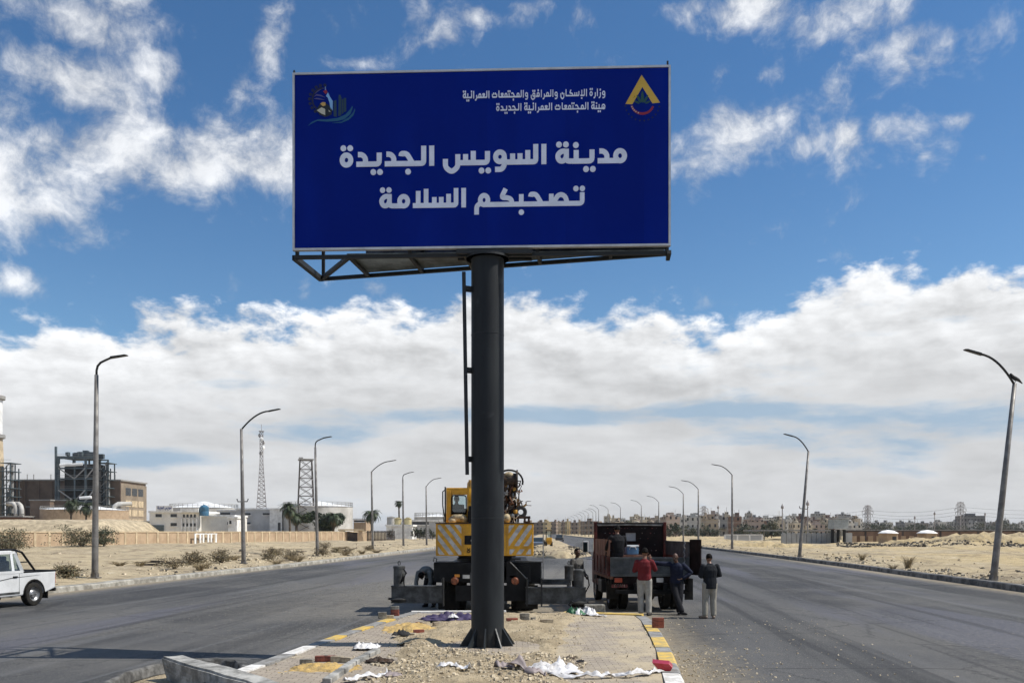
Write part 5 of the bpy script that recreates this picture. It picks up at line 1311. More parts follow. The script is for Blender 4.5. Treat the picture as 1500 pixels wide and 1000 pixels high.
for px, d, wpx, top in hs:
    i = rq.choice((0, 0, 1, 1, 2, 3, 3, 4, 5)) if d < 600 else rq.choice((0, 1, 4, 3)); w = wpx/FPX*d
    ref = [r for p, r in refs if p <= px][-1]; row = 'front-row' if d < 425 else ('middle-row' if d < 600 else 'hazy far')
    hgt = zat(top, d)
    size = 'tall' if top < 757 else ('narrow' if wpx < 15 else ('broad' if wpx > 22 else 'mid-sized'))
    lab = f'{size} {COL[i]} {row} house {ref}'
    n_ = seen_l.get(lab, 0); seen_l[lab] = n_+1
    if n_: lab = f'{size} {COL[i]} {row} house {ref}, '+('second', 'third', 'fourth', 'fifth', 'sixth', 'seventh')[min(n_-1, 5)]+' from left'
    house(at(px, d), d, w, w*rq.uniform(.8, 1.2)+2, max(4, hgt), FC[i], lab, rq)
# low dark quarter on the far right
px = 1240.0; n_ = 0
while px < 1560:
    d = rq.uniform(560, 900); wpx = rq.uniform(7, 15); top = lerp(765, 772, rq.random())-(3 if px > 1380 and rq.random() < .25 else 0); i = rq.randint(0, 2); w = wpx/FPX*d
    ref = 'left of the left pylon' if px < 1268 else ('right of the left pylon' if px < 1330 else ('below the right pylon' if px < 1415 else 'right of the right pylon'))
    lab = f"{('grey','pale','tan')[i]} {'squat' if wpx > 11 else 'slim'} far house {ref}"
    q = seen_l.get(lab, 0); seen_l[lab] = q+1
    if q: lab += ', '+('second', 'third', 'fourth', 'fifth', 'sixth', 'seventh', 'eighth')[min(q-1, 6)]+' from left'
    house(at(px, d), d, w, w*.8, zat(top, d), FD[i], lab, rq, 'houses of the far right quarter'); px += wpx*rq.uniform(.5, 1.0)
# a darker tall block there
house(at(1421, 620), 620, 16, 12, zat(757, 620), FD[0], 'tall dark grey block right of the right pylon', rq, 'houses of the far right quarter')
# far apartment blocks where the road ends
M['block_tan'] = facade('block_tan', (.42,.33,.22), sx=3.4); M['block_brown'] = facade('block_brown', (.25,.185,.13), sx=3.2); M['block_yellow'] = facade('block_yellow', (.55,.42,.22), sx=4)
for k, (a, b2, d, mt, lab) in enumerate([(782,797,640,'block_brown','brown apartment block above the crane\'s counterweight corner'),(797,806,600,'block_yellow','narrow yellow apartment block behind the small yellow loader'),(806,816,700,'block_brown','brown apartment block right of the yellow loader'),(816,823,760,'block_tan','pale apartment block where the road meets the horizon'),(823,829,620,'block_brown','slim brown apartment block at the road\'s end'),(829,834,560,'block_yellow','slim bright yellow apartment block at the road\'s end'),(834,846,640,'block_brown','brown apartment block right of the bright yellow one'),(846,853,600,'block_tan','tan apartment block left of the brown long one'),(853,880,520,'block_brown','long brown apartment block left of the lorry\'s headboard'),(772,783,680,'block_tan','tan apartment block half hidden by the crane')]):
    w = at(b2, d)-at(a, d); house(at((a+b2)/2, d), d, w, w*.6+6, zat(766.5-(k % 3)*.6, d), M[mt], lab, random.Random(k), 'apartment blocks at the road\'s end', 'apartment_block')
# trees in and before the town
rq = random.Random(9); GT = 'dark trees among the far houses'
TP = [(958,360,5.5,'tree over the right end of the lorry\'s headboard'),(968,362,5,'second tree over the right end of the lorry\'s headboard'),(925,350,4.5,'broad tree over the middle of the lorry\'s headboard'),(910,352,3.6,'low tree over the left half of the lorry\'s headboard'),(980,300,2.6,'bush just right of the lorry\'s headboard'),(990,296,2.4,'low bush left of the third right lamp'),(1033,300,2.6,'bush left of the upright lamp'),(1088,300,2.6,'bush right of the upright lamp'),(1130,250,3.2,'dark tree just left of the grey panel wall'),(1124,255,2.6,'smaller tree left of the grey panel wall'),(1205,420,4.5,'tree above the grey panel wall'),(1236,430,5.5,'tree behind the watch box')]
for i, (px, d, h, lab) in enumerate(TP): tree('dark_tree', (at(px, d), d, 0), h*1.3, zat(778-h*FPX/d*.75, d)+1, 420, .32, LC, 'dark '+lab, GT, seed=60+i, trunk=.15)
for i in range(46):
    px = 1190+i*7.3+rq.uniform(-3, 3); d = rq.uniform(480, 640); ht = rq.uniform(3.6, 7.8)
    ref = 'above the grey panel wall' if px < 1240 else 'left of the left pylon' if px < 1268 else ('right of the left pylon' if px < 1335 else ('left of the right pylon' if px < 1405 else ('right of the right pylon' if px < 1465 else 'beyond the big leaning lamp')))
    sz = 'low' if ht < 5 else ('mid-height' if ht < 6.4 else 'tall'); lab = f'{sz} skyline tree {ref}'
    q = seen_l.get(lab, 0); seen_l[lab] = q+1
    if q: lab += ', '+('next', 'third', 'fourth', 'fifth', 'sixth')[min(q-1, 4)]+' along'
    tree('dark_tree', (at(px, d), d, 0), ht*1.35, zat(778-2.2, d)*.4+ht, 300, .45, LC, lab, GT, seed=100+i, trunk=.1)
rq = random.Random(19)
for i in range(30):
    px = rq.uniform(985, 1200); d = rq.uniform(290, 420); ht = rq.uniform(2.4, 5.2)
    ref = 'right of the headboard' if px < 1028 else ('left of the upright lamp' if px < 1072 else ('right of the upright lamp' if px < 1130 else 'above the grey panel wall'))
    lab = ('low' if ht < 3.4 else ('mid-height' if ht < 4.4 else 'tall'))+f' dark tree among houses {ref}'
    q = seen_l.get(lab, 0); seen_l[lab] = q+1
    if q: lab += ', '+('second', 'third', 'fourth', 'fifth', 'sixth', 'seventh')[min(q-1, 5)]+' from left'
    tree('dark_tree', (at(px, d), d, 0), ht*1.3, ht, 260, .34, LC, lab, GT, seed=400+i, trunk=.12)
# grey panel wall, watch box
M['panel_grey'] = mat('precast_grey', (.34, .345, .34), .85, var=.12, scale=.4, c2=(.26, .262, .255), world=True)
pw = empty('panel_wall', (at(1145, 140), 140, 0), 0, 'light grey precast panel wall on the right beyond the leaning lamp', 'wall')
wl_ = at(1218, 140)-at(1145, 140)
for k in range(10):
    g = MB(); w = wl_/10; g.prism([(k*w+.03, -.3), ((k+1)*w-.03, -.3), ((k+1)*w-.03, 1.9), ((k+1)*w-.25, 2.12), (k*w+.25, 2.12), (k*w+.03, 1.9)], 0, .2); g.build('panel', M['panel_grey'], pw)
g = MB(); g.box((wl_/2, .3, 1.0), (wl_, .12, 1.9)); g.build('backing', M['panel_grey'], pw)
M['panel_pale'] = mat('pale_blue_sheet', (.36, .385, .38), .6, var=.1, world=True)
wb_ = empty('watch_box', (at(1228, 139), 139, 0), .1, 'pale blue-grey guard watch box on a dark gate tower beside the grey panel wall', 'watch box')
g = MB(); g.box((0, 0, zat(767, 139)), (2.4, 2.0, 1.5)); g.build('cabin', M['panel_pale'], wb_)
g = MB(); g.box((0, 0, zat(758.5, 139)), (2.7, 2.3, .12)); g.build('roof', M['panel_grey'], wb_)
for x in (-.95, .0, .95): g = MB(); g.box((x, 0, 1.2), (.28, .5, 2.8)); g.build('leg', M['soot'], wb_)
g = MB(); g.box((1.7, .2, .9), (1.2, .3, 2.4)); g.box((-.45, .3, .9), (1.1, .2, 2.4)); g.build('gate_leaf', M['panel_grey'], wb_)
# low white fence and yard left of it
lf = empty('yard_wall', (at(1062, 170), 170, 0), 0, 'low pale yard wall left of the grey panel wall', 'wall'); L_ = at(1116, 170)-at(1062, 170)
wall_run(lf, L_, 1.75, 2.0, M['grey_wall'], M['white_rough'])
# long brown wall with bays, and the dark roofline behind
M['wall_brown'] = mat('brown_wall', (.20, .125, .085), .9, var=.2, scale=.5, c2=(.14, .09, .062), world=True)
bw_ = empty('brown_wall', (at(1240, 150), 150, 0), -.06, 'long brown bay wall crossing the right background behind the kiosks', 'wall'); L_ = at(1640, 150)-at(1240, 150)
wall_run(bw_, L_, 2.45, 3.0, M['wall_brown'], M['fence_dark'], th=.3)
for k in range(9):
    g = MB(); g.box((1.2+k*1.35, -.22, .8), (.8, .1, 1.5)); g.build('bay', M['wall_panel'], bw_)
cn = empty('canopy_roof', (at(1330, 175), 175, 0), -.05, 'long flat dark canopy roof seen above the brown wall', 'canopy')
g = MB(); g.box((0, 0, zat(776.5, 175)), (at(1640,175)-at(1170,175), 4, .25)); g.build('roof', M['trim_grey'], cn)
for k in range(12): g = MB(); g.box((-28+k*5, 0, 1.2), (.2, .2, 2.4)); g.build('post', M['trim_grey'], cn)
for k, (px, lab) in enumerate(((1301, 'left small kiosk with a domed white roof before the brown wall'), (1358, 'right small kiosk with a domed white roof before the brown wall'))):
    o = empty('kiosk', (at(px, 132), 132, .1), .3, lab, 'kiosk')
    g = MB(); g.box((0, 0, .8), (1.9, 1.9, 2.2)); g.build('wall', M['wall_panel'], o)
    g = MB(); g.lathe([(1.45, 1.9), (1.4, 2.0), (.8, 2.32), (0, 2.45)], 16); g.build('roof', M['white_rough'], o, auto=30)
    g = MB(); g.box((.3, -.96, 1.1), (.7, .06, .7)); g.build('window', M['win_dark'], o)
# spoil heaps on the right
for k, (px, d, w, h, lab) in enumerate(((1460,120,11,1.7,'long'),(1560,126,12,1.8,'edge'),(1345,128,7,1.0,'mid'),(1105,118,4.5,.7,'near'),(1160,112,4,.6,'foot'))):
    g = MB(); vs, fs = [], []
    for j in range(17):
        for i in range(33):
            u, v = i/16-1, j/8-1; r = max(0, 1-(abs(u)**2.2+abs(v)**2.2)); x, y = u*w, v*w*.45
            vs.append((x, y, -.3+(h+.3)*min(1, r*1.3)*(1+.35*nz(x+k*9, y, .5, 4)+.15*nz(x, y+k, 1.8, 2))))
    for j in range(16):
        for i in range(32): q = j*33+i; fs.append((q, q+1, q+34, q+33))
    g.add(vs, fs); o = g.build('spoil_heap', M['sand'], smooth=True); o.location = (at(px, d), d, .1); tag(o, kind='structure')
# stony track in front of the brown wall
rq = random.Random(12); sp = []
for _ in range(1400):
    d = rq.uniform(104, 124); px = rq.uniform(1225, 1520); x = at(px, d); s = rq.uniform(.06, .2); sp.append((x, d, ground_z(x, d)+s*.3, s))
rocks(sp, 'ballast', [M['stone_dark'], M['stone']])
# pylons, masts and wires
def pylon(px, d, pyt, label, seed):
    o, z = lattice('power_pylon', px, d, pyt, 3.6, 2.0, 9, label, .17, mt=M['mast_grey'], cat='pylon')
    for q, hw_ in ((.70, 3.4), (.80, 3.9), (.92, 3.0)):
        g = MB(); g.bar((-hw_, 0, z*q), (hw_, 0, z*q), .2); g.bar((-hw_, 0, z*q), (0, 0, z*q+1.6), .2); g.bar((hw_, 0, z*q), (0, 0, z*q+1.6), .2)
        for s in (-1, 1): g.bar((s*hw_, 0, z*q), (s*hw_, 0, z*q-1.2), .2)
        g.build('crossarm', M['mast_grey'], o)
    return o, z
P1, z1 = pylon(1271, 520, 740, 'left power pylon on the skyline', 1)
P2, z2 = pylon(1407, 500, 735, 'right power pylon on the skyline, taller of the near two', 2)
P3, z3 = pylon(1031, 640, 741, 'faint distant pylon above the houses near the upright lamp', 3)
M['wire'] = mat('wire', (.10, .10, .10), .7, var=0)
def wire(a, c, sag, label):
    g = MB(); a, c = Vector(a), Vector(c); g.tube([a.lerp(c, t/14)-Vector((0, 0, sag*4*(t/14)*(1-t/14))) for t in range(15)], .055, 4); o = g.build('power_line', M['wire']); return tag(o, label, 'power line', 'overhead power lines')
for q, nm in ((.92, 'top'), (.80, 'middle'), (.70, 'lowest')):
    a = (P1.location.x, 520, z1*q-1.2); c = (P2.location.x, 500, z2*q-1.2)
    wire(a, c, 2.2, f'{nm} overhead line hung between the two right pylons'); wire(c, (at(1620, 480), 480, z2*q-2), 2.0, f'{nm} overhead line running right from the right pylon'); wire((at(1120, 560), 560, z1*q-3), a, 2.4, f'{nm} overhead line running left from the left pylon')
for px, d, pyt, lab in ((1146,300,741,'thin mast left of the leaning lamp over the town'),(1183,280,736,'thin mast just right of the leaning lamp'),(1369,420,751,'thin pole between the pylons'),(1052,420,742,'slim floodlight mast right of the upright lamp\'s neighbour'),(1226,420,755,'short pole above the watch box'),(1443,480,752,'minaret-like spire left of the big leaning lamp'),(1340,460,757,'short pole left of the thin pole between pylons')):
    o = empty('mast', (at(px, d), d, 0), 0, lab, 'mast'); z = zat(pyt, d); g = MB(); g.tube([(0,0,0),(0,0,z)], [.28,.14], 6); g.build('pole', M['mast_grey'], o); g = MB(); g.lathe([(.12,z-1),(.5,z-.7),(.5,z-.1),(.1,z+.6),(0,z+1)], 8); g.build('tip', M['mast_grey'], o)

# ------------------------------------------------------------------ wheels
def wheel(root, c, r, w, axis_x=1, rim=None, n=28, name='wheel'):
    """tyre with tread and a dished rim, axle along x; axis_x: which way the outer face looks"""
    g = MB(); s = axis_x
    pr = [(r*.62, -w*.46), (r*.80, -w*.5), (r*.95, -w*.46), (r, -w*.36), (r, -w*.12), (r*.975, -w*.11), (r*.975, -w*.05), (r, -w*.04), (r, w*.12), (r*.975, w*.13), (r*.975, w*.19), (r, w*.2), (r, w*.36), (r*.95, w*.46), (r*.80, w*.5), (r*.62, w*.46)]
    g.lathe(pr, n, c=c, axis='X', caps=False); t = g.build(name, M['rubber'], root, auto=35)
    g = MB(); k = s
    pr = [(r*.63, k*w*.42), (r*.60, k*w*.44), (r*.56, k*w*.30), (r*.40, k*w*.16), (r*.30, k*w*.30), (r*.22, k*w*.36), (0, k*w*.36)]
    if k < 0: pr = list(reversed(pr))
    g.lathe(pr, n, c=c, axis='X', caps=False)
    for q in range(6): a = 2*PI*q/6; g.blob((c[0]+k*w*.36, c[1]+r*.26*math.cos(a), c[2]+r*.26*math.sin(a)), (.02,.018,.018), 6)
    g.build('rim', rim or M['steel'], t, auto=40); return t
def clip_poly(P_, x0, x1, z0, z1):
    for ax, lim, sg in ((0, x0, 1), (0, x1, -1), (1, z0, 1), (1, z1, -1)):
        out = []
        for i in range(len(P_)):
            a, c = P_[i-1], P_[i]; da, dc = sg*(a[ax]-lim), sg*(c[ax]-lim)
            if (da >= 0) != (dc >= 0): t = da/(da-dc); out.append((a[0]+(c[0]-a[0])*t, a[1]+(c[1]-a[1])*t))
            if dc >= 0: out.append(c)
        P_ = out
        if not P_: return []
    return P_

# ------------------------------------------------------------------ the mobile crane behind the post
CD = 24.5; CS = CD/FPX; C0 = 713.5
def cxp(px): return (px-C0)*CS
def czp(py): return EYE+(HY-py)*CS
cr = empty('mobile_crane', (at(C0, CD), CD, 0), 0, 'yellow mobile crane seen from behind, striped counterweight and black outriggers spread', 'crane')
BP, DM, JG = M['black_paint'], M['dark_metal'], M['jack_grey']
g = MB()
g.box((0, 4.2, 1.12), (2.4, 8.2, .5), bev=.03); g.box((0, .5, 1.18), (1.5, .8, .5), bev=.02)
ch = g.build('chassis', BP, cr)
g = MB(); g.box((cxp(663), .55, 1.17), (cxp(691)-cxp(635), 1.0, .56), bev=.03); g.build('rear_locker', BP, cr)
g = MB(); g.box((cxp(771), .62, 1.15), (cxp(792.5)-cxp(748), 1.0, .60), bev=.03); g.build('rear_locker', BP, cr)
g = MB(); g.box((cxp(775), .62, 1.46), (cxp(793)-cxp(752), 1.04, .03)); g.build('deck_plate', JG, cr)
g = MB(); g.prism([(cxp(742), 1.47), (cxp(747), 1.47), (cxp(773.5), .98), (cxp(773.5), .40), (cxp(742), .40)], -.06, .0); g.build('rear_plate', BP, cr)
g = MB(); g.tube([(cxp(747), -.075, 1.46), (cxp(773), -.075, .97), (cxp(773), -.075, .42)], .022, 5); g.build('plate_edge', JG, cr)
g = MB(); g.box((0, .02, .60), (cxp(742)-cxp(649), .10, .43)); g.build('rear_beam', BP, cr)
# outrigger beams: channel with flanges, jacks, feet
def beam(xa, xb, y, zt, zb, name='outrigger'):
    g = MB(); g.box(((xa+xb)/2, y, (zt+zb)/2), (xb-xa, .24, zt-zb-.04)); 
    for z in (zt, zb): g.box(((xa+xb)/2, y, z), (xb-xa+.02, .30, .03))
    return g.build(name, JG, cr)
lb = beam(cxp(575), cxp(650), -.12, czp(857.5), czp(881)); rb_ = beam(cxp(770), cxp(857), -.12, czp(859.5), czp(882.5)); b3 = beam(cxp(792), cxp(838), .75, czp(850.5), czp(857))
for x, p in ((cxp(650), lb), (cxp(772), rb_), (cxp(793), rb_)): g = MB(); g.box((x, -.13, czp(866)), (.035, .34, czp(846)-czp(887))); g.build('collar', DM, p)
def jack(x, y, r, zt, zm, zf, par):
    g = MB(); g.lathe([(r*.55, zm), (r, zm), (r, zt-.08), (r*1.08, zt-.08), (r*1.08, zt-.02), (r*.9, zt), (0, zt+.01)], 20, c=(x, y, 0)); j = g.build('jack', JG, par, auto=40)
    g = MB(); g.lathe([(r*.5, zf+.14), (r*.5, zm+.05)], 14, c=(x, y, 0)); g.build('ram', M['steel'], j, auto=40)
    g = MB(); g.lathe([(0, zf-.02), (r*1.5, zf), (r*1.6, zf+.05), (r*.7, zf+.12), (r*.5, zf+.2)], 18, c=(x, y, 0)); g.tube([(x-r*1.9, y, zf+.06), (x+r*1.9, y, zf+.06)], .035, 6); g.build('foot', DM, j, auto=40)
    g = MB(); g.tube([(x+.03*math.cos(2*PI*k/12), y, zt+.06+.06*math.sin(2*PI*k/12)) for k in range(12)], .012, 5, closed=True); g.build('lifting_eye', DM, j)
jack(cxp(585.5), -.12, .155, czp(827.5), czp(858), czp(879), lb)
jack(cxp(848), -.12, .135, czp(833), czp(860), czp(884), rb_)
jack(cxp(836), .75, .125, czp(829), czp(852), czp(880), b3)
g = MB()
for k in range(3): g.tube([(cxp(593), -.25, czp(832)), (cxp(596+k), -.34, czp(838)), (cxp(594-k*2), -.36, czp(848)), (cxp(588+k), -.36, czp(853)), (cxp(592), -.3, czp(843-k*2)), (cxp(594), -.28, czp(857))], .013, 5)
g.build('hose', BP, lb, smooth=True)
g = MB(); g.tube([(cxp(854), -.2, czp(836)), (cxp(860), -.25, czp(842)), (cxp(862), -.25, czp(856)), (cxp(857), -.2, czp(866)), (cxp(855), -.2, czp(878))], .018, 5); g.tube([(cxp(843), -.3, czp(884)), (cxp(836), -.3, czp(879)), (cxp(832), -.3, czp(884)), (cxp(838), -.3, czp(888))], .02, 5); g.build('hose', BP, rb_, smooth=True)
g = MB(); g.tube([(cxp(635), .0, czp(822)), (cxp(636), -.02, czp(816)), (cxp(640), -.02, czp(818)), (cxp(639), 0, czp(823))], .014, 5); g.tube([(cxp(648.5), -.2, .9), (cxp(648.5), -.2, 1.0)], .03, 6); g.build('shackle', DM, cr)
# wheels
for y in (1.6, 3.1, 6.6):
    for s in (-1, 1): wheel(cr, (s*1.13, y, .52), .52, .44, s, M['dark_metal'])
for s in (-1, 1): wheel(cr, (s*.80, 1.6, .52), .52, .28, -s, M['dark_metal'])
for s in (-1, 1):
    g = MB(); g.box((s*1.12, .95, .42), (.62, .03, .68)); g.build('mud_flap', M['rubber'], cr)
    g = MB(); g.box((s*1.12, 2.35, 1.12), (.62, 2.9, .06)); g.box((s*1.12, .92, 1.0), (.62, .05, .3)); g.build('mudguard', BP, cr)
# lamps and plates
M['dull_lens'] = mat('dull_lens', (.30, .085, .03), .45, var=.3, scale=14)
M['cream_worn'] = mat('cream_worn', (.42, .33, .19), .6, var=.3, scale=7, bump=.2)
for px in (666.5, 754.8):
    g = MB(); g.lathe([(0, -.03), (.075, -.03), (.092, -.015), (.092, .03)], 18, c=(cxp(px), -.08, czp(850)), axis='Y'); g.lathe([(.094, .0), (.094, -.02), (.108, -.02), (.108, .03)], 18, c=(cxp(px), -.08, czp(850)), axis='Y', caps=False); g.build('tail_lamp', M['dull_lens'], cr, auto=40)
for px, py, w, h, mt in ((669.8, 842.6, .14, .075, 'amber_lens'), (683, 844, .19, .10, 'white_stripe'), (751.5, 844, .16, .06, 'brown_dark'), (689.5, 858, .03, .9, 'jack_grey')):
    g = MB(); g.box((cxp(px), -.05 if h < .5 else .0, czp(py) if h < .5 else .72), (w, .02, h)); g.build('plate', M[mt], cr)
g = MB(); g.tube([(cxp(795.5), -.1, czp(782)), (cxp(795.5), -.1, czp(848))], .017, 5); g.tube([(cxp(794), -.1, czp(848)), (cxp(793), -.1, czp(828))], .012, 5); g.build('marker_pole', M['steel'], cr)
# slewing ring and upper works
g = MB(); g.lathe([(.85, 1.40), (.95, 1.42), (.95, 1.52), (.8, 1.55), (.8, 1.66)], 32, c=(0, 1.9, 0)); g.box((cxp(710), 1.2, 1.6), (1.5, 1.6, .14)); g.build('slewing_ring', BP, cr, auto=40)
ux0, ux1, uz0, uz1 = cxp(638.5), cxp(781.5), czp(813.5), czp(766.5)
cwt = MB(); cwt.box(((ux0+ux1)/2, .45, (uz0+uz1)/2), (ux1-ux0, 1.0, uz1-uz0), bev=.025); cwt = cwt.build('counterweight', M['yellow'], cr)
for a, c, sg in ((cxp(640), cxp(677.5), -1), (cxp(743.5), cxp(780.5), 1)):
    g = MB(); n = 0; z0, z1 = (uz0+.03, uz1-.03) if sg < 0 else (uz0+.27, uz1-.04)
    for k in range(-9, 10):
        m_ = (a+c)/2+k*.262; wd = .068; H_ = 2.0; sl = .78 if sg < 0 else .70
        q = [(m_-wd-sg*H_*sl*-.5*1, z0-1+0), (m_+wd-sg*H_*sl*-.5, z0-1), (m_+wd+sg*H_*sl*.5+sg*H_*sl, z0-1+H_*1.5), (m_-wd+sg*H_*sl*.5+sg*H_*sl, z0-1+H_*1.5)]
        q = [(m_-wd, z0-.6), (m_+wd, z0-.6), (m_+wd+sg*2.4*sl, z0+1.8), (m_-wd+sg*2.4*sl, z0+1.8)]
        q = clip_poly(q, a+.03, c-.03, z0, z1)
        if len(q) > 2: g.prism(q, -.056, -.050)
        if sg > 0:
            q = [(m_-wd+.03, uz0-.6), (m_+wd+.03, uz0-.6), (m_+wd+.03+2.4*sl, uz0+1.8), (m_-wd+.03+2.4*sl, uz0+1.8)]; q = clip_poly(q, a+.05, c-.05, uz0+.04, uz0+.18)
            if len(q) > 2: g.prism(q, -.056, -.050)
    g.build('warning_stripes', M['white_stripe'], cwt)
for px in (678.5, 742.5): g = MB(); g.box((cxp(px), -.055, (uz0+uz1)/2), (.012, .014, uz1-uz0-.03)); g.build('seam', M['yellow_old'], cwt)
g = MB(); g.box(((ux0+ux1)/2, -.02, uz1+.012), (ux1-ux0+.02, .12, .024)); g.build('top_edge', M['brown_dark'], cwt)
g = MB(); g.box((cxp(687.5), -.058, czp(790.5)), (.26, .016, .25)); bp_ = g.build('black_plate', BP, cwt)
def digits(par, strokes, x, z, sc_, y, mt, hw=.012):
    S = [(k, [(p[0], p[1]) for p in q]) for k, q in strokes]
    return strokes_mesh(S, [], lambda p, lay: Vector((x+p[0]*sc_, y-lay, z+p[1]*sc_)), hw/sc_, 1).build('lettering', mt, par)
digits(bp_, [('o', ring(5, 5, 4, 5, 14))], cxp(690), czp(794), .011, -.067, M['white_stripe'], .013)
digits(cwt, [('l', [(0,8),(3,4),(6,8)]), ('o', ring(3,1.5,3,2.5,10)), ('l', [(12,9),(12,0)]), ('l', [(12,8),(16,8)])], cxp(684.5), czp(808), .013, -.052, BP, .012)
# cab
cb = M['yellow']; x0, x1, z0, z1 = cxp(650.5), cxp(689), uz1+.02, czp(712.5); y0, y1 = .75, 2.45
def frame_bits(name, boxes, mt, root):
    g = MB()
    for c, d in boxes: g.box(c, d, bev=.02)
    return g.build(name, mt, root)
zw0, zw1 = czp(751), czp(722.5); xw0, xw1 = cxp(658), cxp(682)
cabp = frame_bits('cab', [((lerp(x0,x1,.5), lerp(y0,y1,.5), z1-.04), (x1-x0, y1-y0, .10)), ((lerp(x0,x1,.5), lerp(y0,y1,.5), z0+.04), (x1-x0, y1-y0, .08)),
  ((lerp(x0,xw0,.5), y0+.04, lerp(z0,z1,.5)), (xw0-x0, .09, z1-z0-.12)), ((lerp(xw1,x1,.5), y0+.04, lerp(z0,z1,.5)), (x1-xw1, .09, z1-z0-.12)),
  ((lerp(xw0,xw1,.5), y0+.04, lerp(z0,zw0,.5)), (xw1-xw0-.005, .085, zw0-z0-.05)), ((lerp(xw0,xw1,.5), y0+.04, lerp(zw1,z1-.08,.5)), (xw1-xw0-.005, .085, z1-.08-zw1)),
  ((x0+.04, y1-.04, lerp(z0,z1,.5)), (.09, .09, z1-z0-.12)), ((x1-.04, y1-.04, lerp(z0,z1,.5)), (.09, .09, z1-z0-.12)), ((x0+.04, lerp(y0,y1,.5), z0+.28), (.07, y1-y0-.2, .46)), ((x1-.04, lerp(y0,y1,.5), z0+.3), (.07, y1-y0-.2, .5)), ((lerp(x0,x1,.5), y1-.04, z0+.25), (x1-x0-.2, .07, .40))], cb, cr)
m, N, b = new_mat('cab_glass')
tr = N.new('ShaderNodeBsdfTransparent'); tr.inputs[0].default_value = (.86, .92, .93, 1); gl = N.new('ShaderNodeBsdfGlossy'); gl.inputs['Roughness'].default_value = .05; mx = N.new('ShaderNodeMixShader'); mx.inputs[0].default_value = .07
m.node_tree.links.new(tr.outputs[0], mx.inputs[1]); m.node_tree.links.new(gl.outputs[0], mx.inputs[2]); m.node_tree.links.new(mx.outputs[0], m.node_tree.nodes['Material Output'].inputs[0]); M['cab_glass'] = m
g = MB(); g.box((lerp(xw0,xw1,.5), y0+.045, lerp(zw0,zw1,.5)), (xw1-xw0-.04, .008, zw1-zw0-.04)); g.build('window', M['cab_glass'], cabp)
g = MB(); pts = rnd_poly([(xw0+.02,zw0+.02),(xw1-.02,zw0+.02),(xw1-.02,zw1-.02),(xw0+.02,zw1-.02)], .08, 4, True); g.tube([(p.x, y0-.008, p.y) for p in pts], .018, 5, closed=True); g.build('window_seal', BP, cabp)
g = MB(); g.box((lerp(x0,x1,.5), y1-.04, lerp(z0+.5,z1-.1,.5)), (x1-x0-.2, .008, z1-z0-.65)); g.build('windscreen', M['cab_glass'], cabp)
g = MB(); g.box((x0-.05, y0+.35, lerp(z0,z1,.55)), (.04, .04, 1.0)); g.tube([(x0-.06, y0+.05, z0+.2), (x0-.10, y0+.05, z0+.5), (x0-.10, y0+.05, z1-.1), (x0-.03, y0+.05, z1-.05)], .018, 5); g.build('grab_rail', BP, cabp)
g = MB(); g.box((lerp(x0,x1,.42), y0+.55, z0+.33), (.5,.5,.2), bev=.04); g.box((lerp(x0,x1,.42), y0+.30, z0+.42), (.40,.12,.24), bev=.04); g.build('seat', BP, cabp)
# gear at the cab's foot, boom foot and hydraulic works beside it
g = MB(); g.tube([(cxp(657), .5, uz1+.10), (cxp(664), .45, uz1+.15), (cxp(676), .45, uz1+.15), (cxp(683), .5, uz1+.08)], [.07,.115,.12,.08], 12); g.blob((cxp(662), .42, uz1+.08), (.13,.12,.09), 12); g.build('drive_housing', M['cream_worn'], cr, smooth=True)
g = MB(); g.box((cxp(690), .5, uz1+.25), (.18, .3, .5), bev=.02); g.box((cxp(686), .46, uz1+.2), (.08,.1,.3)); g.build('valve_block', BP, cr)
g = MB(); g.lathe([(0,-.34),(.36,-.34),(.42,-.28),(.42,.28),(.36,.34),(0,.34)], 28, c=(cxp(700), 1.1, czp(722)), axis='X'); g.build('boom_hinge', M['yellow'], cr, auto=40)
g = MB(); g.box((cxp(715), 5.6, czp(727)), (.72, 9.5, .85), bev=.06); g.box((cxp(715), 9.0, czp(727)), (.58, 5.0, .66), bev=.05); g.build('boom', M['yellow'], cr)
g = MB(); g.tube([(cxp(689.5), .80, czp(700)), (cxp(690.5), .85, czp(748))], .10, 12); g.build('lift_cylinder', M['yellow_old'], cr, smooth=True)
bx = MB(); bx.prism([(cxp(738), uz1), (cxp(757), uz1), (cxp(756), czp(712)), (cxp(750), czp(704)), (cxp(738), czp(704))], .5, .72); wk = bx.build('winch_frame', M['brown_dark'], cr)
g = MB(); g.lathe([(.30,-.22),(.30,-.18),(.2,-.17),(.2,.17),(.30,.18),(.30,.22)], 22, c=(cxp(747), .40, czp(702)), axis='X'); g.build('winch_drum', M['brown_dark'], wk, auto=40)
g = MB(); g.blob((cxp(745), .36, czp(695)), (.16,.14,.10), 12, jit=.1); g.build('winch_cover', M['cream_worn'], wk, smooth=True)
g = MB(); g.tube([(cxp(747)+.36*math.cos(t), .34, czp(704)+.28+.02*t-.02+.30*math.sin(t)-.27) for t in [PI*.9-.28*k for k in range(12)]], .03, 6); g.build('guard_hoop', BP, wk)
rq = random.Random(6)
for k in range(64):
    px = rq.uniform(739, 757); py = rq.uniform(700, 762); p = Vector((cxp(px), rq.uniform(.22, .48), czp(py))); pts = [p]
    for s in range(5): p = p+Vector((rq.gauss(0,.06), rq.gauss(0,.03), rq.gauss(-.06,.09))); p.z = max(p.z, uz1+.02); pts.append(p)
    g = MB(); g.tube(pts, rq.choice((.012,.016,.022)), 5); g.build('hose', (M['brown_dark'], BP, M['rust'], M['white_stripe'])[rq.choice((0,0,1,2,3))], wk, smooth=True)
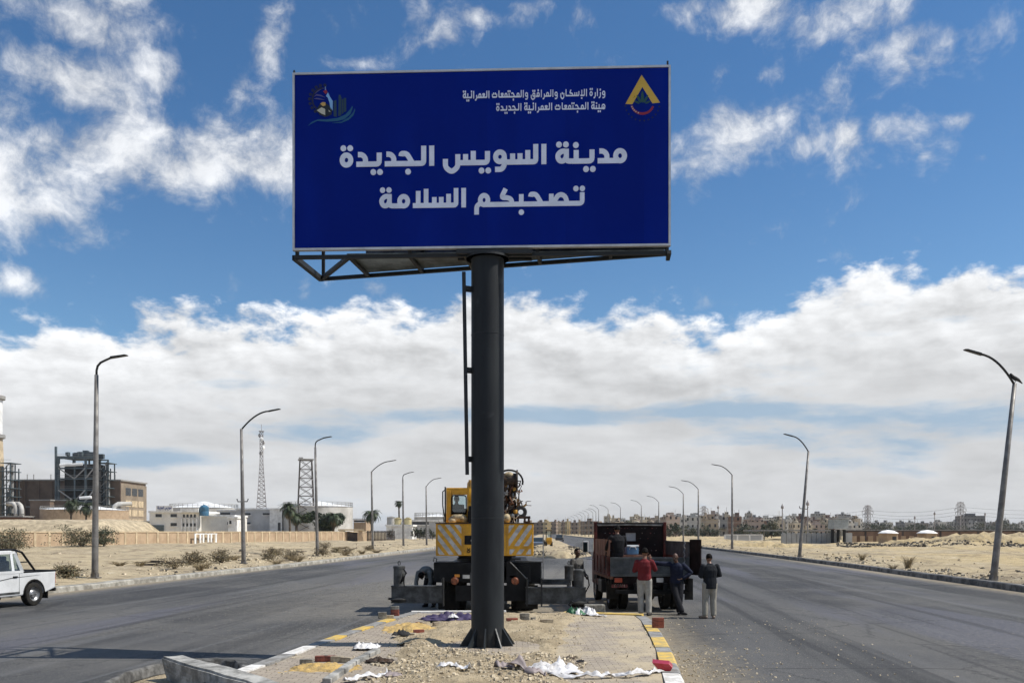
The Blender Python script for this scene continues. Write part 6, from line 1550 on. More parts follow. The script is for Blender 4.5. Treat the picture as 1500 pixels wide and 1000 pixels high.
for k in range(10):
    g = MB(); px, py = rq.uniform(740, 756), rq.uniform(712, 760); g.lathe([(0,-.05),(.05,-.05),(.065,0),(.05,.05),(0,.05)], 10, c=(cxp(px), .30+rq.uniform(-.06,.06), czp(py)), axis=rq.choice('XYZ')); g.build('coupling', (M['yellow_old'], M['steel'], M['brown_dark'])[k % 3], wk, auto=40)
g = MB(); g.blob((cxp(742), .3, czp(759)), (.13,.16,.15), 14); g.build('pump', M['cream_worn'], wk, smooth=True)
g = MB(); g.prism([(cxp(757), czp(747)), (cxp(765), czp(744)), (cxp(772), czp(739)), (cxp(771.5), czp(734)), (cxp(769), czp(738)), (cxp(763), czp(741)), (cxp(760.5), czp(730)), (cxp(757), czp(729))], .35, .55); g.build('hook_bracket', M['yellow_old'], wk)
g = MB(); g.tube([(cxp(770), .4, czp(734.5)), (cxp(773), .4, czp(733)), (cxp(778), .4, czp(733))], .012, 5); g.tube([(cxp(771), .4, czp(739)), (cxp(779), .4, czp(739.5))], .012, 5); g.build('pin', M['steel'], wk)
g = MB(); g.lathe([(.07,-.06),(.16,-.06),(.18,0),(.16,.06),(.07,.06),(.07,-.06)], 18, c=(cxp(763), .38, czp(749)), axis='Y', caps=False); g.build('sheave', M['jack_grey'], wk, auto=40)
g = MB(); g.box((cxp(767), .45, czp(757)), (cxp(777.5)-cxp(757), .3, .07)); 
for px in (759, 769, 775): g.box((cxp(px), .45, czp(762)), (.06, .1, .17))
g.box((cxp(772), .45, uz1+.04), (.19, .12, .07)); g.build('tool_stand', M['brown_dark'], cr)

# ------------------------------------------------------------------ the lorry being loaded
TD = 25.5; TS = TD/FPX; T0 = 951.5
lo = empty('lorry', (at(T0, TD), TD, 0), .035, 'old red lorry seen from behind, open plank bed and dark ornate headboard', 'lorry')
def tx(px): return (px-T0)*TS
def tz(py): return EYE+(HY-py)*TS
M['lorry_red'] = mat('lorry_red', (.115, .026, .020), .6, var=.3, scale=3, bump=.15, c2=(.05, .016, .013), spec=.2)
M['lorry_dark'] = mat('lorry_maroon', (.012, .0055, .005), .6, var=.3, scale=4, bump=.2, spec=.15)
M['plank'] = mat('plank', (.20, .095, .06), .8, var=.25, scale=5, bump=.3, c2=(.12, .055, .038), stretch=(1, 1, .3))
M['tail_grey'] = mat('tailgate_grey', (.075, .082, .082), .6, var=.2, scale=3, bump=.15, c2=(.045, .049, .049))
HW, BL = 1.15, 3.35
g = MB(); g.box((0, BL/2, .98), (2*HW, BL, .10)); g.build('bed_floor', M['plank'], lo)
g = MB(); g.box((-.42, 2.6, .72), (.12, 5.6, .22)); g.box((.42, 2.6, .72), (.12, 5.6, .22))
for y in (.1, 1.2, 2.4, 3.3): g.box((0, y, .86), (2.2, .1, .14))
g.build('frame', BP, lo)
g = MB(); g.box((0, 1.0, .56), (1.9, .12, .12)); g.lathe([(.0,-.2),(.2,-.12),(.24,0),(.2,.12),(0,.2)], 16, c=(.1, 1.0, .52), axis='Y'); g.build('rear_axle', M['brown_dark'], lo)
tgz0, tgz1 = tz(843.5), tz(815.5)
tg = MB(); tg.box((0, -.03, (tgz0+tgz1)/2), (2*HW-.02, .05, tgz1-tgz0))
tg.box((0, -.065, tgz1-.03), (2*HW-.02, .04, .06)); tg.box((0, -.065, tgz0+.03), (2*HW-.02, .04, .06)); tg.box((0, -.06, (tgz0+tgz1)/2), (2*HW-.02, .02, .03))
for x in (-.55, .1, .75): tg.box((x, -.06, (tgz0+tgz1)/2), (.05, .03, tgz1-tgz0-.12))
tg = tg.build('tailgate', M['tail_grey'], lo)
for s in (-1, 1):
    g = MB(); g.box((s*HW, BL/2, (tgz0+tgz1)/2), (.05, BL, tgz1-tgz0))
    for k in range(5): g.box((s*(HW+.035), .15+k*(BL-.3)/4, (tgz0+tgz1)/2), (.03, .07, tgz1-tgz0))
    g.box((s*(HW+.035), BL/2, tgz0+.03), (.03, BL, .05)); g.build('side_board', M['lorry_red'], lo)
g = MB()
for k in range(5): g.box((-HW, .34+k*.62, tgz1+.26), (.04, .56, .48)); 
g.box((-HW+.04, 1.6, tgz1+.45), (.03, 3.1, .06)); g.build('plank_side', M['plank'], lo)
# right side: raised grey panel and the rear flap hanging open
g = MB(); g.box((HW, 1.6, tgz1+.22), (.04, 3.2, .44)); g.box((HW-.03, 1.6, tgz1+.42), (.03, 3.2, .05)); g.build('raised_panel', M['tail_grey'], lo)
g = MB(); FM = Matrix.Translation((HW+.02, -.02, 0)) @ Matrix.Rotation(.5, 4, 'Z'); g.box((.02, -.20, tgz1+.0), (.05, .46, 1.02), M=FM, bev=.02); g.box((.06, -.2, tgz1+.3), (.04, .40, .05), M=FM); g.box((.06, -.2, tgz1-.2), (.04, .40, .05), M=FM); fl = g.build('side_flap', M['lorry_dark'], lo)
g = MB(); g.tube([(HW-.16+.02*math.sin(k*1.9), -.08, tgz1+.44-k*.05+.0) for k in range(14)], .018, 5); g.build('chain', M['steel'], fl)
g = MB(); g.box((HW+.0, .05, .78), (.12, .5, .35)); g.box((HW-.02, -.02, .55), (.24, .03, .42)); g.build('mud_flap', M['rubber'], lo)
g = MB(); g.box((-HW+.14, .35, .55), (.34, .03, .42)); g.build('mud_flap', M['rubber'], lo)
# headboard with studs, mottoes' worn scraps and the little cab window
hb0, hb1 = 1.03, zat(765, TD+BL)
hb = MB(); hb.box((0, BL+.03, (hb0+hb1)/2), (2*HW+.02, .06, hb1-hb0), bev=.015); hb = hb.build('headboard', M['lorry_dark'], lo)
g = MB(); g.box((0, BL-.02, hb1-.06), (2*HW-.16, .03, .05)); g.tube([(-HW+.1, BL-.03, hb1-.10), (0, BL-.03, hb1-.08), (HW-.1, BL-.03, hb1-.10)], .018, 5); g.build('top_rail', M['jack_grey'], hb)
for s in (-1, 1): g = MB(); g.box((s*(HW-.02), BL-.02, (hb0+hb1)/2), (.10, .10, hb1-hb0+.04), bev=.02); g.build('post', M['lorry_red'], hb)
rq = random.Random(14)
M['scrap'] = mat('worn_paint', (.36, .29, .22), .7, var=.4, scale=20); M['scrap_red'] = mat('worn_red', (.22, .05, .04), .7, var=.4, scale=20)
rows = [(.12,16,.05,.03),(.22,12,.07,.05),(.33,15,.05,.04),(.46,10,.09,.06),(.58,13,.05,.05)]
for q, n_, w, h in rows:
    for k in range(n_):
        if rq.random() < .3: continue
        x = -HW+.25+(2*HW-.5)*(k+rq.uniform(-.2,.2)+.5)/n_; z = lerp(hb1, hb0, q)
        if abs(x-.02) < .2 and .28 < q < .55: continue
        g = MB(); ww, hh = w*rq.uniform(.5,1.3)/2, h*rq.uniform(.5,1.2)/2; pp = [(x+ww*math.cos(2*PI*j/7)*rq.uniform(.6,1.1), z+hh*math.sin(2*PI*j/7)*rq.uniform(.6,1.1)) for j in range(7)]
        g.prism(pp, BL-.008, BL+.002); g.build('ornament', M[rq.choice(('scrap','scrap_red','scrap_red','tail_grey','tail_grey','lorry_red'))], hb)
g = MB(); g.box((.02, BL-.01, tz(788)+.02), (.32, .02, .26)); wd_ = g.build('rear_window', M['panel_pale'], hb)
g = MB()
for z in (-.15, .15): g.box((.02, BL-.03, tz(788)+.02+z), (.40, .03, .04))
for x in (-.19, .23): g.box((x, BL-.03, tz(788)+.02), (.04, .03, .30))
g.build('window_frame', M['lorry_dark'], wd_)
# cab in front of the headboard
g = MB(); g.prism([(BL+.35,.55),(BL+2.0,.55),(BL+2.05,1.35),(BL+1.85,1.55),(BL+1.5,2.30),(BL+.42,2.36),(BL+.35,2.25)], -.98, .98, axis='X'); cab_ = g.build('cab', M['lorry_red'], lo)
for s in (-1, 1):
    g = MB(); g.prism([(BL+.65,1.6),(BL+1.72,1.6),(BL+1.45,2.15),(BL+.65,2.18)], s*.978, s*.99, axis='X'); g.build('side_window', M['glass'], cab_)
    g = MB(); g.tube([(s*.98, BL+1.7, 1.35), (s*1.22, BL+1.75, 1.35), (s*1.24, BL+1.75, 1.6)], .016, 5); g.box((s*1.24, BL+1.75, 1.78), (.20, .06, .40), bev=.03); mr_ = g.build('mirror', M['white_paint'], cab_)
    g = MB(); g.box((s*1.26, BL+1.715, 1.76), (.14, .012, .32)); g.build('mirror_glass', M['glass'], mr_)
g = MB(); g.add([(-.9,BL+1.88,1.58),(.9,BL+1.88,1.58),(.85,BL+1.54,2.24),(-.85,BL+1.54,2.24),(-.9,BL+1.86,1.56),(.9,BL+1.86,1.56),(.85,BL+1.52,2.22),(-.85,BL+1.52,2.22)], [(0,1,2,3),(7,6,5,4),(0,4,5,1),(1,5,6,2),(2,6,7,3),(3,7,4,0)]); g.build('windscreen', M['glass'], cab_)
for s in (-1, 1): g = MB(); g.lathe([(0,-.02),(.1,-.02),(.12,0)], 16, c=(s*.7, BL+2.06, .95), axis='Y'); g.build('headlamp', M['white_stripe'], cab_)
# lamps, bumper, wheels
g = MB(); g.box((0, -.06, tz(866)), (2.0, .10, .12), bev=.02); g.build('rear_bumper', BP, lo)
g = MB(); g.box((-.1, -.03, tz(850)), (1.9, .04, .24)); rp_ = g.build('lamp_panel', M['lorry_dark'], lo)
for px, w, mt in ((905, .22, 'red_lens'), (917, .16, 'lorry_dark'), (966, .20, 'white_stripe'), (996, .14, 'red_lens')):
    g = MB(); g.box((tx(px), -.06, tz(849)), (w, .04, .13), bev=.01); g.build('tail_lamp' if 'lens' in mt else 'plate', M[mt], rp_)
g = MB(); g.box((tx(907), -.055, tz(857.5)), (.46, .02, .09)); pl_ = g.build('plate', M['scrap_red'], rp_)
digits(pl_, [('l', [(0,0),(0,8),(5,8)]), ('l', [(10,8),(10,0)]), ('l', [(16,8),(19,0),(22,8)]), ('l', [(27,8),(27,0)])], tx(907)-.15, tz(859.2), .0105, -.066, M['scrap'], .008)
for s in (-1, 1):
    wheel(lo, (s*.93, 1.0, .44), .44, .26, s); wheel(lo, (s*.63, 1.0, .44), .44, .24, -s); wheel(lo, (s*.88, BL+1.2, .44), .44, .24, s)
g = MB(); g.lathe([(.14,-.1),(.40,-.1),(.42,0),(.40,.1),(.14,.1),(.14,-.1)], 26, c=(.12, .45, .53), caps=False); g.build('spare_wheel', M['rubber'], lo, auto=40)
g = MB(); g.box((-.98, 2.3, .62), (.3, .8, .4), bev=.04); g.build('fuel_tank', M['dark_metal'], lo)
# load on the bed
M['crate_wood'] = M['plank']
g0 = empty('wooden_crate', (at(925, 26.2), 26.2, 1.03), .1, 'wooden crate on the lorry bed under the blue cooler box', 'crate')
g = MB()
for z in (.1, .3, .5):
    g.box((0, -.24, z), (.62, .03, .16)); g.box((0, .24, z), (.62, .03, .16)); g.box((-.30, 0, z), (.03, .44, .16)); g.box((.30, 0, z), (.03, .44, .16))
g.box((0, 0, .57), (.6, .5, .02)); g.build('slats', M['plank'], g0)
M['cool_blue'] = mat('cooler_blue', (.10, .22, .36), .45, var=.1)
g0 = empty('cooler_box', (at(925, 26.2), 26.2, 1.612), .12, 'blue and white cooler box standing behind the tailgate of the lorry', 'cooler')
g = MB(); g.box((0, 0, .12), (.36, .3, .22), bev=.03); g.build('box_body', M['cool_blue'], g0)
g = MB(); g.box((0, 0, .262), (.38, .32, .06), bev=.025); g.build('lid', M['white_paint'], g0)
g = MB(); g.tube([(-.10,-.155,.16),(-.07,-.17,.24),(.07,-.17,.24),(.10,-.155,.16)], .014, 5); g.build('handle', M['white_paint'], g0)

# ------------------------------------------------------------------ white pickup coming up the left carriageway
pk = empty('pickup_truck', (-15.75, 26.6, 0), 0, 'white double-cab pickup with a black roll bar at the left edge', 'pickup truck')
# local: x forward, y to its left, z up
hd = Vector((-.21, -.98)); pk.rotation_euler = (0, 0, math.atan2(hd.y, hd.x))
pk.location = (at(46.5, 27.5)+hd.x*1.45-.86*.98*0, 27.5+hd.y*1.45, 0)
# the left rear wheel (local x=-1.45, y=.78) stands where the photograph has it
R2 = Matrix.Rotation(pk.rotation_euler.z, 2); off2 = R2 @ Vector((-1.45, .74)); pk.location = (at(46.5, 27.6)-off2.x, 27.6-off2.y, 0)
WP = M['white_paint']
def slab(pts, y0, y1, mt, name, par, taper=None):
    g = MB(); g.prism(pts, y0, y1); return g.build(name, mt, par)
def arch(cx, r, z0, n=10, a0=PI, a1=0): return [(cx+r*math.cos(lerp(a0, a1, k/n)), .36+r*math.sin(lerp(a0, a1, k/n))) for k in range(n+1)]
side = [(-2.38,.50)]+arch(-1.45,.43,.36)+[(-.95,.34),(.98,.34)]+arch(1.45,.43,.36)+[(2.10,.42),(2.42,.42),(2.46,.70),(2.30,.98),(1.25,1.08),(.95,1.10),(-.95,1.06),(-2.40,1.04)]
bm = bmesh.new(); n = len(side)
def pick_body():
    g = MB(); W_ = .83
    rings = []
    for y, ins in ((-W_, 0), (-W_+.05, .0), (W_-.05, .0), (W_, 0)): rings.append(y)
    g.prism(side, -W_, W_); return g.build('body', WP, pk)
bd = pick_body()
mdf = bd.modifiers.new('bevel', 'BEVEL'); mdf.width = .045; mdf.segments = 3; mdf.limit_method = 'ANGLE'; mdf.angle_limit = math.radians(35)
bd.data.polygons.foreach_set('use_smooth', [True]*len(bd.data.polygons)); bd.data.set_sharp_from_angle(angle=math.radians(40))
# cabin: pillars and roof with open glass
def cabin_pt(x, z, s): return (x, s*lerp(.80, .62, (z-1.06)/.64), z)
cabo = [(1.05,1.06),(.50,1.66),(.30,1.70),(-.72,1.70),(-.86,1.66),(-1.0,1.06)]
g = MB()
for s in (-1, 1):
    for a, c in ((0,1),(4,5)): g.bar(cabin_pt(*cabo[a], s), cabin_pt(*cabo[c], s), .09, .09)
    g.bar(cabin_pt(.02,1.06,s), cabin_pt(-.0,1.68,s), .10, .07)
    g.bar(cabin_pt(.52,1.65,s), cabin_pt(-.84,1.66,s), .08, .08); g.bar(cabin_pt(1.0,1.07,s), cabin_pt(-1.0,1.07,s), .08, .08); g.bar(cabin_pt(-.62,1.06,s), cabin_pt(-.70,1.66,s), .07, .06)
g.build('pillars', WP, bd)
g = MB(); g.prism([(.55,1.64),(.30,1.715),(-.72,1.72),(-.90,1.66),(-.90,1.63),(.55,1.61)], -.64, .64); rf = g.build('roof', WP, bd); md = rf.modifiers.new('bevel', 'BEVEL'); md.width = .03; md.segments = 2
for s in (-1, 1):
    for q in (((.90,1.10),(.07,1.10),(.05,1.62),(.46,1.62)), ((-.06,1.10),(-.57,1.10),(-.64,1.62),(-.05,1.62)), ((-.68,1.12),(-.93,1.12),(-.82,1.60),(-.74,1.60))):
        g = MB(); v = [Vector(cabin_pt(a, c, s)) for a, c in q]; v2 = [p-Vector((0, s*.008, 0)) for p in v]; g.add(v+v2, [(0,1,2,3),(7,6,5,4),(0,4,5,1),(1,5,6,2),(2,6,7,3),(3,7,4,0)]); g.build('side_window', M['cab_glass'], bd)
for x0_, z0_, x1_, z1_, nm in ((1.02,1.09,.53,1.63,'windscreen'), (-.98,1.09,-.87,1.63,'rear_window')):
    g = MB(); w0, w1 = .72, .58; g.add([(x0_,-w0,z0_),(x0_,w0,z0_),(x1_,w1,z1_),(x1_,-w1,z1_),(x0_-.01,-w0,z0_),(x0_-.01,w0,z0_),(x1_-.01,w1,z1_),(x1_-.01,-w1,z1_)], [(0,1,2,3),(7,6,5,4),(0,4,5,1),(1,5,6,2),(2,6,7,3),(3,7,4,0)]); g.build(nm, M['cab_glass'], bd)
for x, s in ((.25,-.38),(.25,.38),(-.55,-.3),(-.55,.3)):
    g = MB(); g.box((x-.18, s, 1.10), (.14,.46,.62), bev=.05); g.box((x-.20, s, 1.46), (.10,.24,.18), bev=.04); g.build('seat', M['rubber'], pk)
g = MB(); g.lathe([(.175,-.01),(.19,0),(.175,.01)], 20, M=Matrix.Translation((.62,.36,1.12)) @ Matrix.Rotation(-1.0, 4, 'Y')); g.build('steering_wheel', BP, pk)
for s in (-1, 1):
    for x in (1.30, .02, -.83): g = MB(); g.box((x, s*.832, .72 if x != 1.3 else .72), (.012, .006, .62)); g.build('door_seam', M['jack_grey'], bd)
    for x in (.13, -.68): g = MB(); g.box((x+.02, s*.845, .93), (.17,.035,.045), bev=.012); g.build('door_handle', BP, bd)
    g = MB(); g.box((0, s*.833, .44), (1.7, .012, .07), bev=.005); g.build('sill_trim', M['jack_grey'], bd)
    g = MB(); g.prism([(1.25,.80),(.30,.86),(-.05,.88),(.30,.83)], s*.834, s*.838); g.build('stripe', mat('stripe_red', (.35,.03,.03), .5) if s < 0 else M['red_lens'], bd)
    g = MB(); g.prism([(1.25,.77),(.05,.84),(-.50,.91),(-1.75,.95),(-.50,.89),(.10,.81)], s*.834, s*.838); g.build('stripe', M['jack_grey'], bd)
    g = MB(); g.prism([(.75,.475),(.15,.475),(.15,.505),(.75,.515)], s*.834, s*.838); g.build('stripe', M['jack_grey'], bd)
    g = MB(); r = .445; g.tube([(-1.45+r*math.cos(a), s*.828, .36+r*math.sin(a)) for a in [PI*k/12 for k in range(13)]], .022, 6); g.build('wheel_arch', M['rubber'], bd, smooth=True)
    g = MB(); r = .445; g.tube([(1.45+r*math.cos(a), s*.828, .36+r*math.sin(a)) for a in [PI*k/12 for k in range(13)]], .022, 6); g.build('wheel_arch', M['rubber'], bd, smooth=True)
    g = MB(); g.box((-2.06+.0, s*.66, .36), (.03, .30, .34)); g.build('mud_flap', M['rubber'], pk)
    g = MB(); g.box((-2.405, s*.72, .82), (.03, .16, .34), bev=.01); g.build('tail_lamp', M['red_lens'], bd)
    g = MB(); g.box((2.42, s*.62, .80), (.06, .30, .18), bev=.02); g.build('headlamp', M['white_stripe'], bd)
    g = MB(); g.tube([(.86, s*.80, 1.12), (.88, s*.95, 1.16)], .02, 5); g.box((.88, s*.99, 1.20), (.10,.16,.14), bev=.03); g.build('mirror', BP, bd)
for x in (-1.45, 1.45):
    for s in (-1, 1):
        t = wheel(pk, (0, 0, 0), .36, .235, 1, M['steel']); t.location = (x, s*.74, .36); t.rotation_euler = (0, 0, s*PI/2)
g = MB(); g.box((-1.45, 0, .38), (.12, 1.4, .12)); g.box((0, 0, .40), (3.2, .9, .14)); g.build('underbody', M['rubber'], pk)
# load bed rim and roll bar
g = MB()
for s in (-1, 1): g.box((-1.70, s*.80, 1.055), (1.38, .07, .05), bev=.01)
g.box((-2.38, 0, 1.055), (.06, 1.6, .05), bev=.01); g.build('bed_rail', BP, bd)
g = MB(); g.box((-1.68, 0, 1.005), (1.3, 1.44, .09)); g.build('bed_lining', M['rubber'], bd)
g = MB()
for s in (-1, 1):
    g.tube([(-1.02, s*.66, 1.06), (-.94, s*.62, 1.66), (-.92, s*.56, 1.74)], .035, 8); g.tube([(-.92, s*.60, 1.73), (-1.15, s*.64, 1.66), (-1.42, s*.70, 1.30), (-1.60, s*.74, 1.06)], .035, 8); g.tube([(-1.0, s*.64, 1.36), (-1.36, s*.69, 1.36)], .022, 6)
g.tube([(-.92, -.57, 1.74), (-.92, .57, 1.74)], .035, 8); g.tube([(-.30, -.6, 1.755), (-.92, -.6, 1.745)], .02, 6); g.tube([(.4, .6, 1.74), (-.92, .6, 1.745)], .025, 6); g.build('roll_bar', BP, pk, smooth=True)
g = MB(); g.box((-2.46, 0, .45), (.10, 1.5, .12), bev=.03); g.build('rear_bumper', BP, pk)
g = MB(); g.box((2.46, 0, .50), (.14, 1.6, .20), bev=.05); g.build('front_bumper', WP, pk)

# ------------------------------------------------------------------ small traffic far off
LD = 105.0
ld = empty('backhoe_loader', (at(803.5, LD), LD, .50), .05, 'small yellow loader with a black cab on the far sandy island', 'loader')
g = MB(); g.box((0, 0, .75), (1.25, 2.4, .8), bev=.05); g.box((0, -1.1, 1.1), (1.2, .5, .5), bev=.05); g.build('body', M['yellow'], ld)
g = MB()
for x in (-.52, .52):
    for y in (-.6, .6): g.bar((x, y, 1.1), (x, y, 2.35), .09)
g.box((0, 0, 2.4), (1.3, 1.5, .1)); g.build('cab', BP, ld)
g = MB(); g.box((0, -.58, 1.8), (.95, .02, .9)); g.build('window', M['cab_glass'], ld)
for s in (-1, 1):
    for y, r in ((-.8, .55), (.95, .45)): wheel(ld, (s*.62, y, r-.25), r, .34, s, M['yellow_old'], 18)
g = MB(); g.bar((-.9, -1.2, .4), (-1.2, -1.6, 1.0), .16); g.bar((-1.2,-1.6,1.0), (-1.3,-1.9,.1), .14); g.box((-1.3,-1.9,.0), (.5,.4,.3)); g.build('digger_arm', BP, ld); ld.scale = (.52, .7, .80)
def car(px, d, rz, mt, label):
    o = empty('parked_car', (at(px, d), d, .02), rz, label, 'car')
    g = MB(); g.prism([(-2.1,.3),(2.1,.3),(2.15,.7),(1.3,.92),(-1.8,.95),(-2.1,.8)], -.85, .85); g.build('body', mt, o)
    g = MB(); g.prism([(-1.6,.93),(1.0,.91),(.4,1.42),(-1.1,1.45)], -.74, .74); g.build('cabin', M['glass'], o)
    g = MB(); g.prism([(-1.15,1.44),(.42,1.41),(.3,1.48),(-1.0,1.5)], -.7, .7); g.build('roof', mt, o)
    for x in (-1.3, 1.35):
        for s in (-1, 1): t = wheel(o, (0,0,0), .31, .2, 1, None, 14); t.location = (x, s*.74, .31); t.rotation_euler = (0, 0, s*PI/2)
    return o
M['car_grey'] = mat('car_blue_grey', (.12,.15,.20), .4, var=.1, coat=.5); M['car_dark'] = mat('car_dark', (.02,.02,.022), .4, var=.1, coat=.5)
car(820, 205, 1.45, M['car_dark'], 'dark car driving far off on the right carriageway').location.x = at(820, 205)
car(787, 118, 1.6, M['car_grey'], 'blue-grey car far off between the crane and the yellow loader')

# ------------------------------------------------------------------ people
def cloth(name, c, wr=.7, sc_=9.0):
    m, N, b = new_mat(name); P = N.new('ShaderNodeTexCoord').outputs['Object']
    n = N.noise(N.v('MULTIPLY', P, (1, 1, .55)), sc_, 5.0, .55, .8)
    m.node_tree.links.new(N.mix(N.step(n, .3, .7), tuple(q*.72 for q in c)+(1,), (*c, 1)), b.inputs['Base Color']); b.inputs['Roughness'].default_value = .85; b.inputs['Specular IOR Level'].default_value = .2
    bn = N.new('ShaderNodeBump'); bn.inputs['Strength'].default_value = wr; bn.inputs['Distance'].default_value = .035
    m.node_tree.links.new(n, bn.inputs['Height']); m.node_tree.links.new(bn.outputs[0], b.inputs['Normal']); return m
def limb(g, pts, rads, n=12, flat=1.0):
    """round-ended tapering limb through points"""
    pts = [Vector(p) for p in pts]; d0 = (pts[0]-pts[1]).normalized(); d1 = (pts[-1]-pts[-2]).normalized()
    P_ = [pts[0]+d0*rads[0]*.75, pts[0]+d0*rads[0]*.45]+pts+[pts[-1]+d1*rads[-1]*.45, pts[-1]+d1*rads[-1]*.75]
    R_ = [rads[0]*.35, rads[0]*.8]+list(rads)+[rads[-1]*.8, rads[-1]*.35]
    g.tube(P_, R_, n, flat=flat)
def sections(g, rows, side, n=16):
    """torso-like loft: rows of (centre, half width, half depth); side = direction of the width"""
    vs, fs = [], []; side = Vector(side)
    cs = [Vector(r[0]) for r in rows]
    for i, (c, a, b_) in enumerate(rows):
        t = (cs[min(i+1, len(cs)-1)]-cs[max(i-1, 0)]).normalized(); u = (side-t*side.dot(t)).normalized(); w = t.cross(u)
        for k in range(n):
            th = 2*PI*k/n; ct, st = math.cos(th), math.sin(th); e = .8
            vs.append(Vector(c)+u*a*math.copysign(abs(ct)**e, ct)+w*b_*math.copysign(abs(st)**e, st))
    m_ = len(rows)
    for i in range(m_-1):
        for k in range(n): l = (k+1) % n; fs.append((i*n+k, i*n+l, (i+1)*n+l, (i+1)*n+k))
    fs += [tuple(range(n-1, -1, -1)), tuple((m_-1)*n+k for k in range(n))]
    g.add(vs, fs)
def melt(o, vox, it=3):
    r = o.modifiers.new('melt', 'REMESH'); r.mode = 'VOXEL'; r.voxel_size = vox; r.use_smooth_shade = True
    s = o.modifiers.new('smooth', 'SMOOTH'); s.iterations = it; s.factor = .5
    return o
def person(loc, rz, J, label, top, bottom, shoe, hair=True, cap=None, s=1.0, skin=None, long_top=.0, bald=False, group=None):
    """J: joints in the person's own frame (x right, y forward, z up, standing height 1.75)"""
    V = {k: Vector(v)*s for k, v in J.items()}
    side = (V['shr']-V['shl']).normalized(); hs = (V['hipr']-V['hipl']).normalized()
    g = MB()
    neck, head, chest, waist, pel = V['neck'], V['head'], V['chest'], V['waist'], V['pelvis']
    sections(g, [(pel-Vector((0,0,.07*s)), .10*s, .08*s), (pel, .155*s, .105*s), (waist, .135*s, .095*s), (chest, .165*s, .112*s), (chest.lerp(neck, .62), .150*s, .085*s), (chest.lerp(neck, .92), .075*s, .062*s)], side)
    limb(g, [neck-(neck-chest)*.15, head-Vector((0,0,.06*s))], [.058*s, .052*s])
    f = Vector(J.get('face', (0, 1, 0))).normalized(); up = (head-neck).normalized(); up = (up+Vector((0,0,.6))).normalized(); f = (f-up*f.dot(up)).normalized(); r = f.cross(up)
    B = Matrix((r, f, up)).transposed().to_4x4(); HM = Matrix.Translation(head) @ B @ Matrix.Scale(s, 4)
    g.blob((0,-.005,.02), (.074,.093,.108), 18, M=HM); g.blob((0,.030,-.055), (.052,.058,.062), 14, M=HM)          # skull, jaw
    g.tube([(0,.088,.028), (0,.106,-.006), (0,.116,-.026), (0,.094,-.034)], [.010,.013,.017,.012], 8, M=HM)           # nose
    for q in (-1, 1):
        g.blob((q*.077,-.008,.0), (.010,.022,.032), 8, M=HM); g.blob((q*.030,.078,.030), (.022,.016,.009), 8, M=HM)   # ear, brow
    g.blob((0,.084,-.062), (.026,.012,.010), 8, M=HM)
    for sd_, q in (('l', -1), ('r', 1)):
        sh, el, wr = V['sh'+sd_], V['el'+sd_], V['wr'+sd_]
        limb(g, [sh, sh.lerp(el, .45), el, el.lerp(wr, .3), wr], [.054*s, .047*s, .040*s, .040*s, .029*s])
        d = Vector(J.get('hand'+sd_, (wr-el))).normalized(); n_ = d.cross(Vector((0,0,1)) if abs(d.z) < .8 else Vector((0,1,0))).normalized(); n2 = d.cross(n_)
        pc = wr+d*.055*s; 
        PM = Matrix((n_, d, n2)).transposed().to_4x4(); PM = Matrix.Translation(pc) @ PM @ Matrix.Scale(s, 4)
        g.blob((0,0,0), (.040,.056,.016), 10, M=PM)
        for k, (ox, ln) in enumerate(((-.030,.062),(-.010,.075),(.010,.070),(.029,.056))):
            cu = .35+.12*k; p0 = Vector((ox,.040,0)); p1 = p0+Vector((ox*.1, ln*.55*math.cos(cu), -ln*.55*math.sin(cu))); p2 = p1+Vector((0, ln*.5*math.cos(cu*2.2), -ln*.5*math.sin(cu*2.2)))
            g.tube([p0, p1, p2, p2+(p2-p1)*.25], [.0105,.010,.009,.005], 7, M=PM)
        g.tube([(-.026,-.02,0), (-.052,.012,-.010), (-.056,.042,-.022)], [.013,.012,.007], 7, M=PM)
        hp, kn, an, to = V['hip'+sd_], V['kn'+sd_], V['an'+sd_], V['to'+sd_]
        limb(g, [hp, hp.lerp(kn, .5), kn, kn.lerp(an, .35), an], [.088*s, .074*s, .056*s, .056*s, .038*s])
        limb(g, [an-(to-an)*.25-Vector((0,0,.03*s)), an.lerp(to, .5)-Vector((0,0,.02*s)), to], [.036*s,.038*s,.028*s])
    body = melt(g.build('person', skin or M['skin']), .0085, 2)
    body.location = loc; body.rotation_euler = (0, 0, rz); tag(body, label, 'person', group)
    # shirt or jacket: torso and sleeves
    g = MB(); k = .022*s; lo_ = pel-Vector((0,0,(.03+long_top)*s))
    sections(g, [(lo_-Vector((0,0,.01)), .150*s+k, .118*s+k), (pel, .162*s+k, .118*s+k), (waist, .150*s+k, .108*s+k), (chest, .172*s+k, .120*s+k), (chest.lerp(neck, .62), .158*s+k, .092*s+k), (chest.lerp(neck, .95), .078*s+k*.4, .066*s+k*.4)], side)
    for sd_ in 'lr':
        sh, el, wr = V['sh'+sd_], V['el'+sd_], V['wr'+sd_]
        limb(g, [sh, sh.lerp(el, .45), el, el.lerp(wr, .35), el.lerp(wr, .93)], [.054*s+k, .050*s+k, .043*s+k, .044*s+k, .030*s+k])
    sections(g, [(neck-(neck-chest)*.22, .085*s, .078*s), (neck+(neck-chest)*.10, .074*s, .070*s)], side)
    melt(g.build('jacket' if long_top > .05 else 'shirt', top, body), .012, 4)
    g = MB(); k = .024*s
    sections(g, [(pel-Vector((0,0,.13*s)), .115*s, .10*s), (pel-Vector((0,0,.04*s)), .158*s+k*.5, .115*s+k*.5), (pel+Vector((0,0,.04*s)), .146*s+k*.5, .106*s+k*.5)], hs)
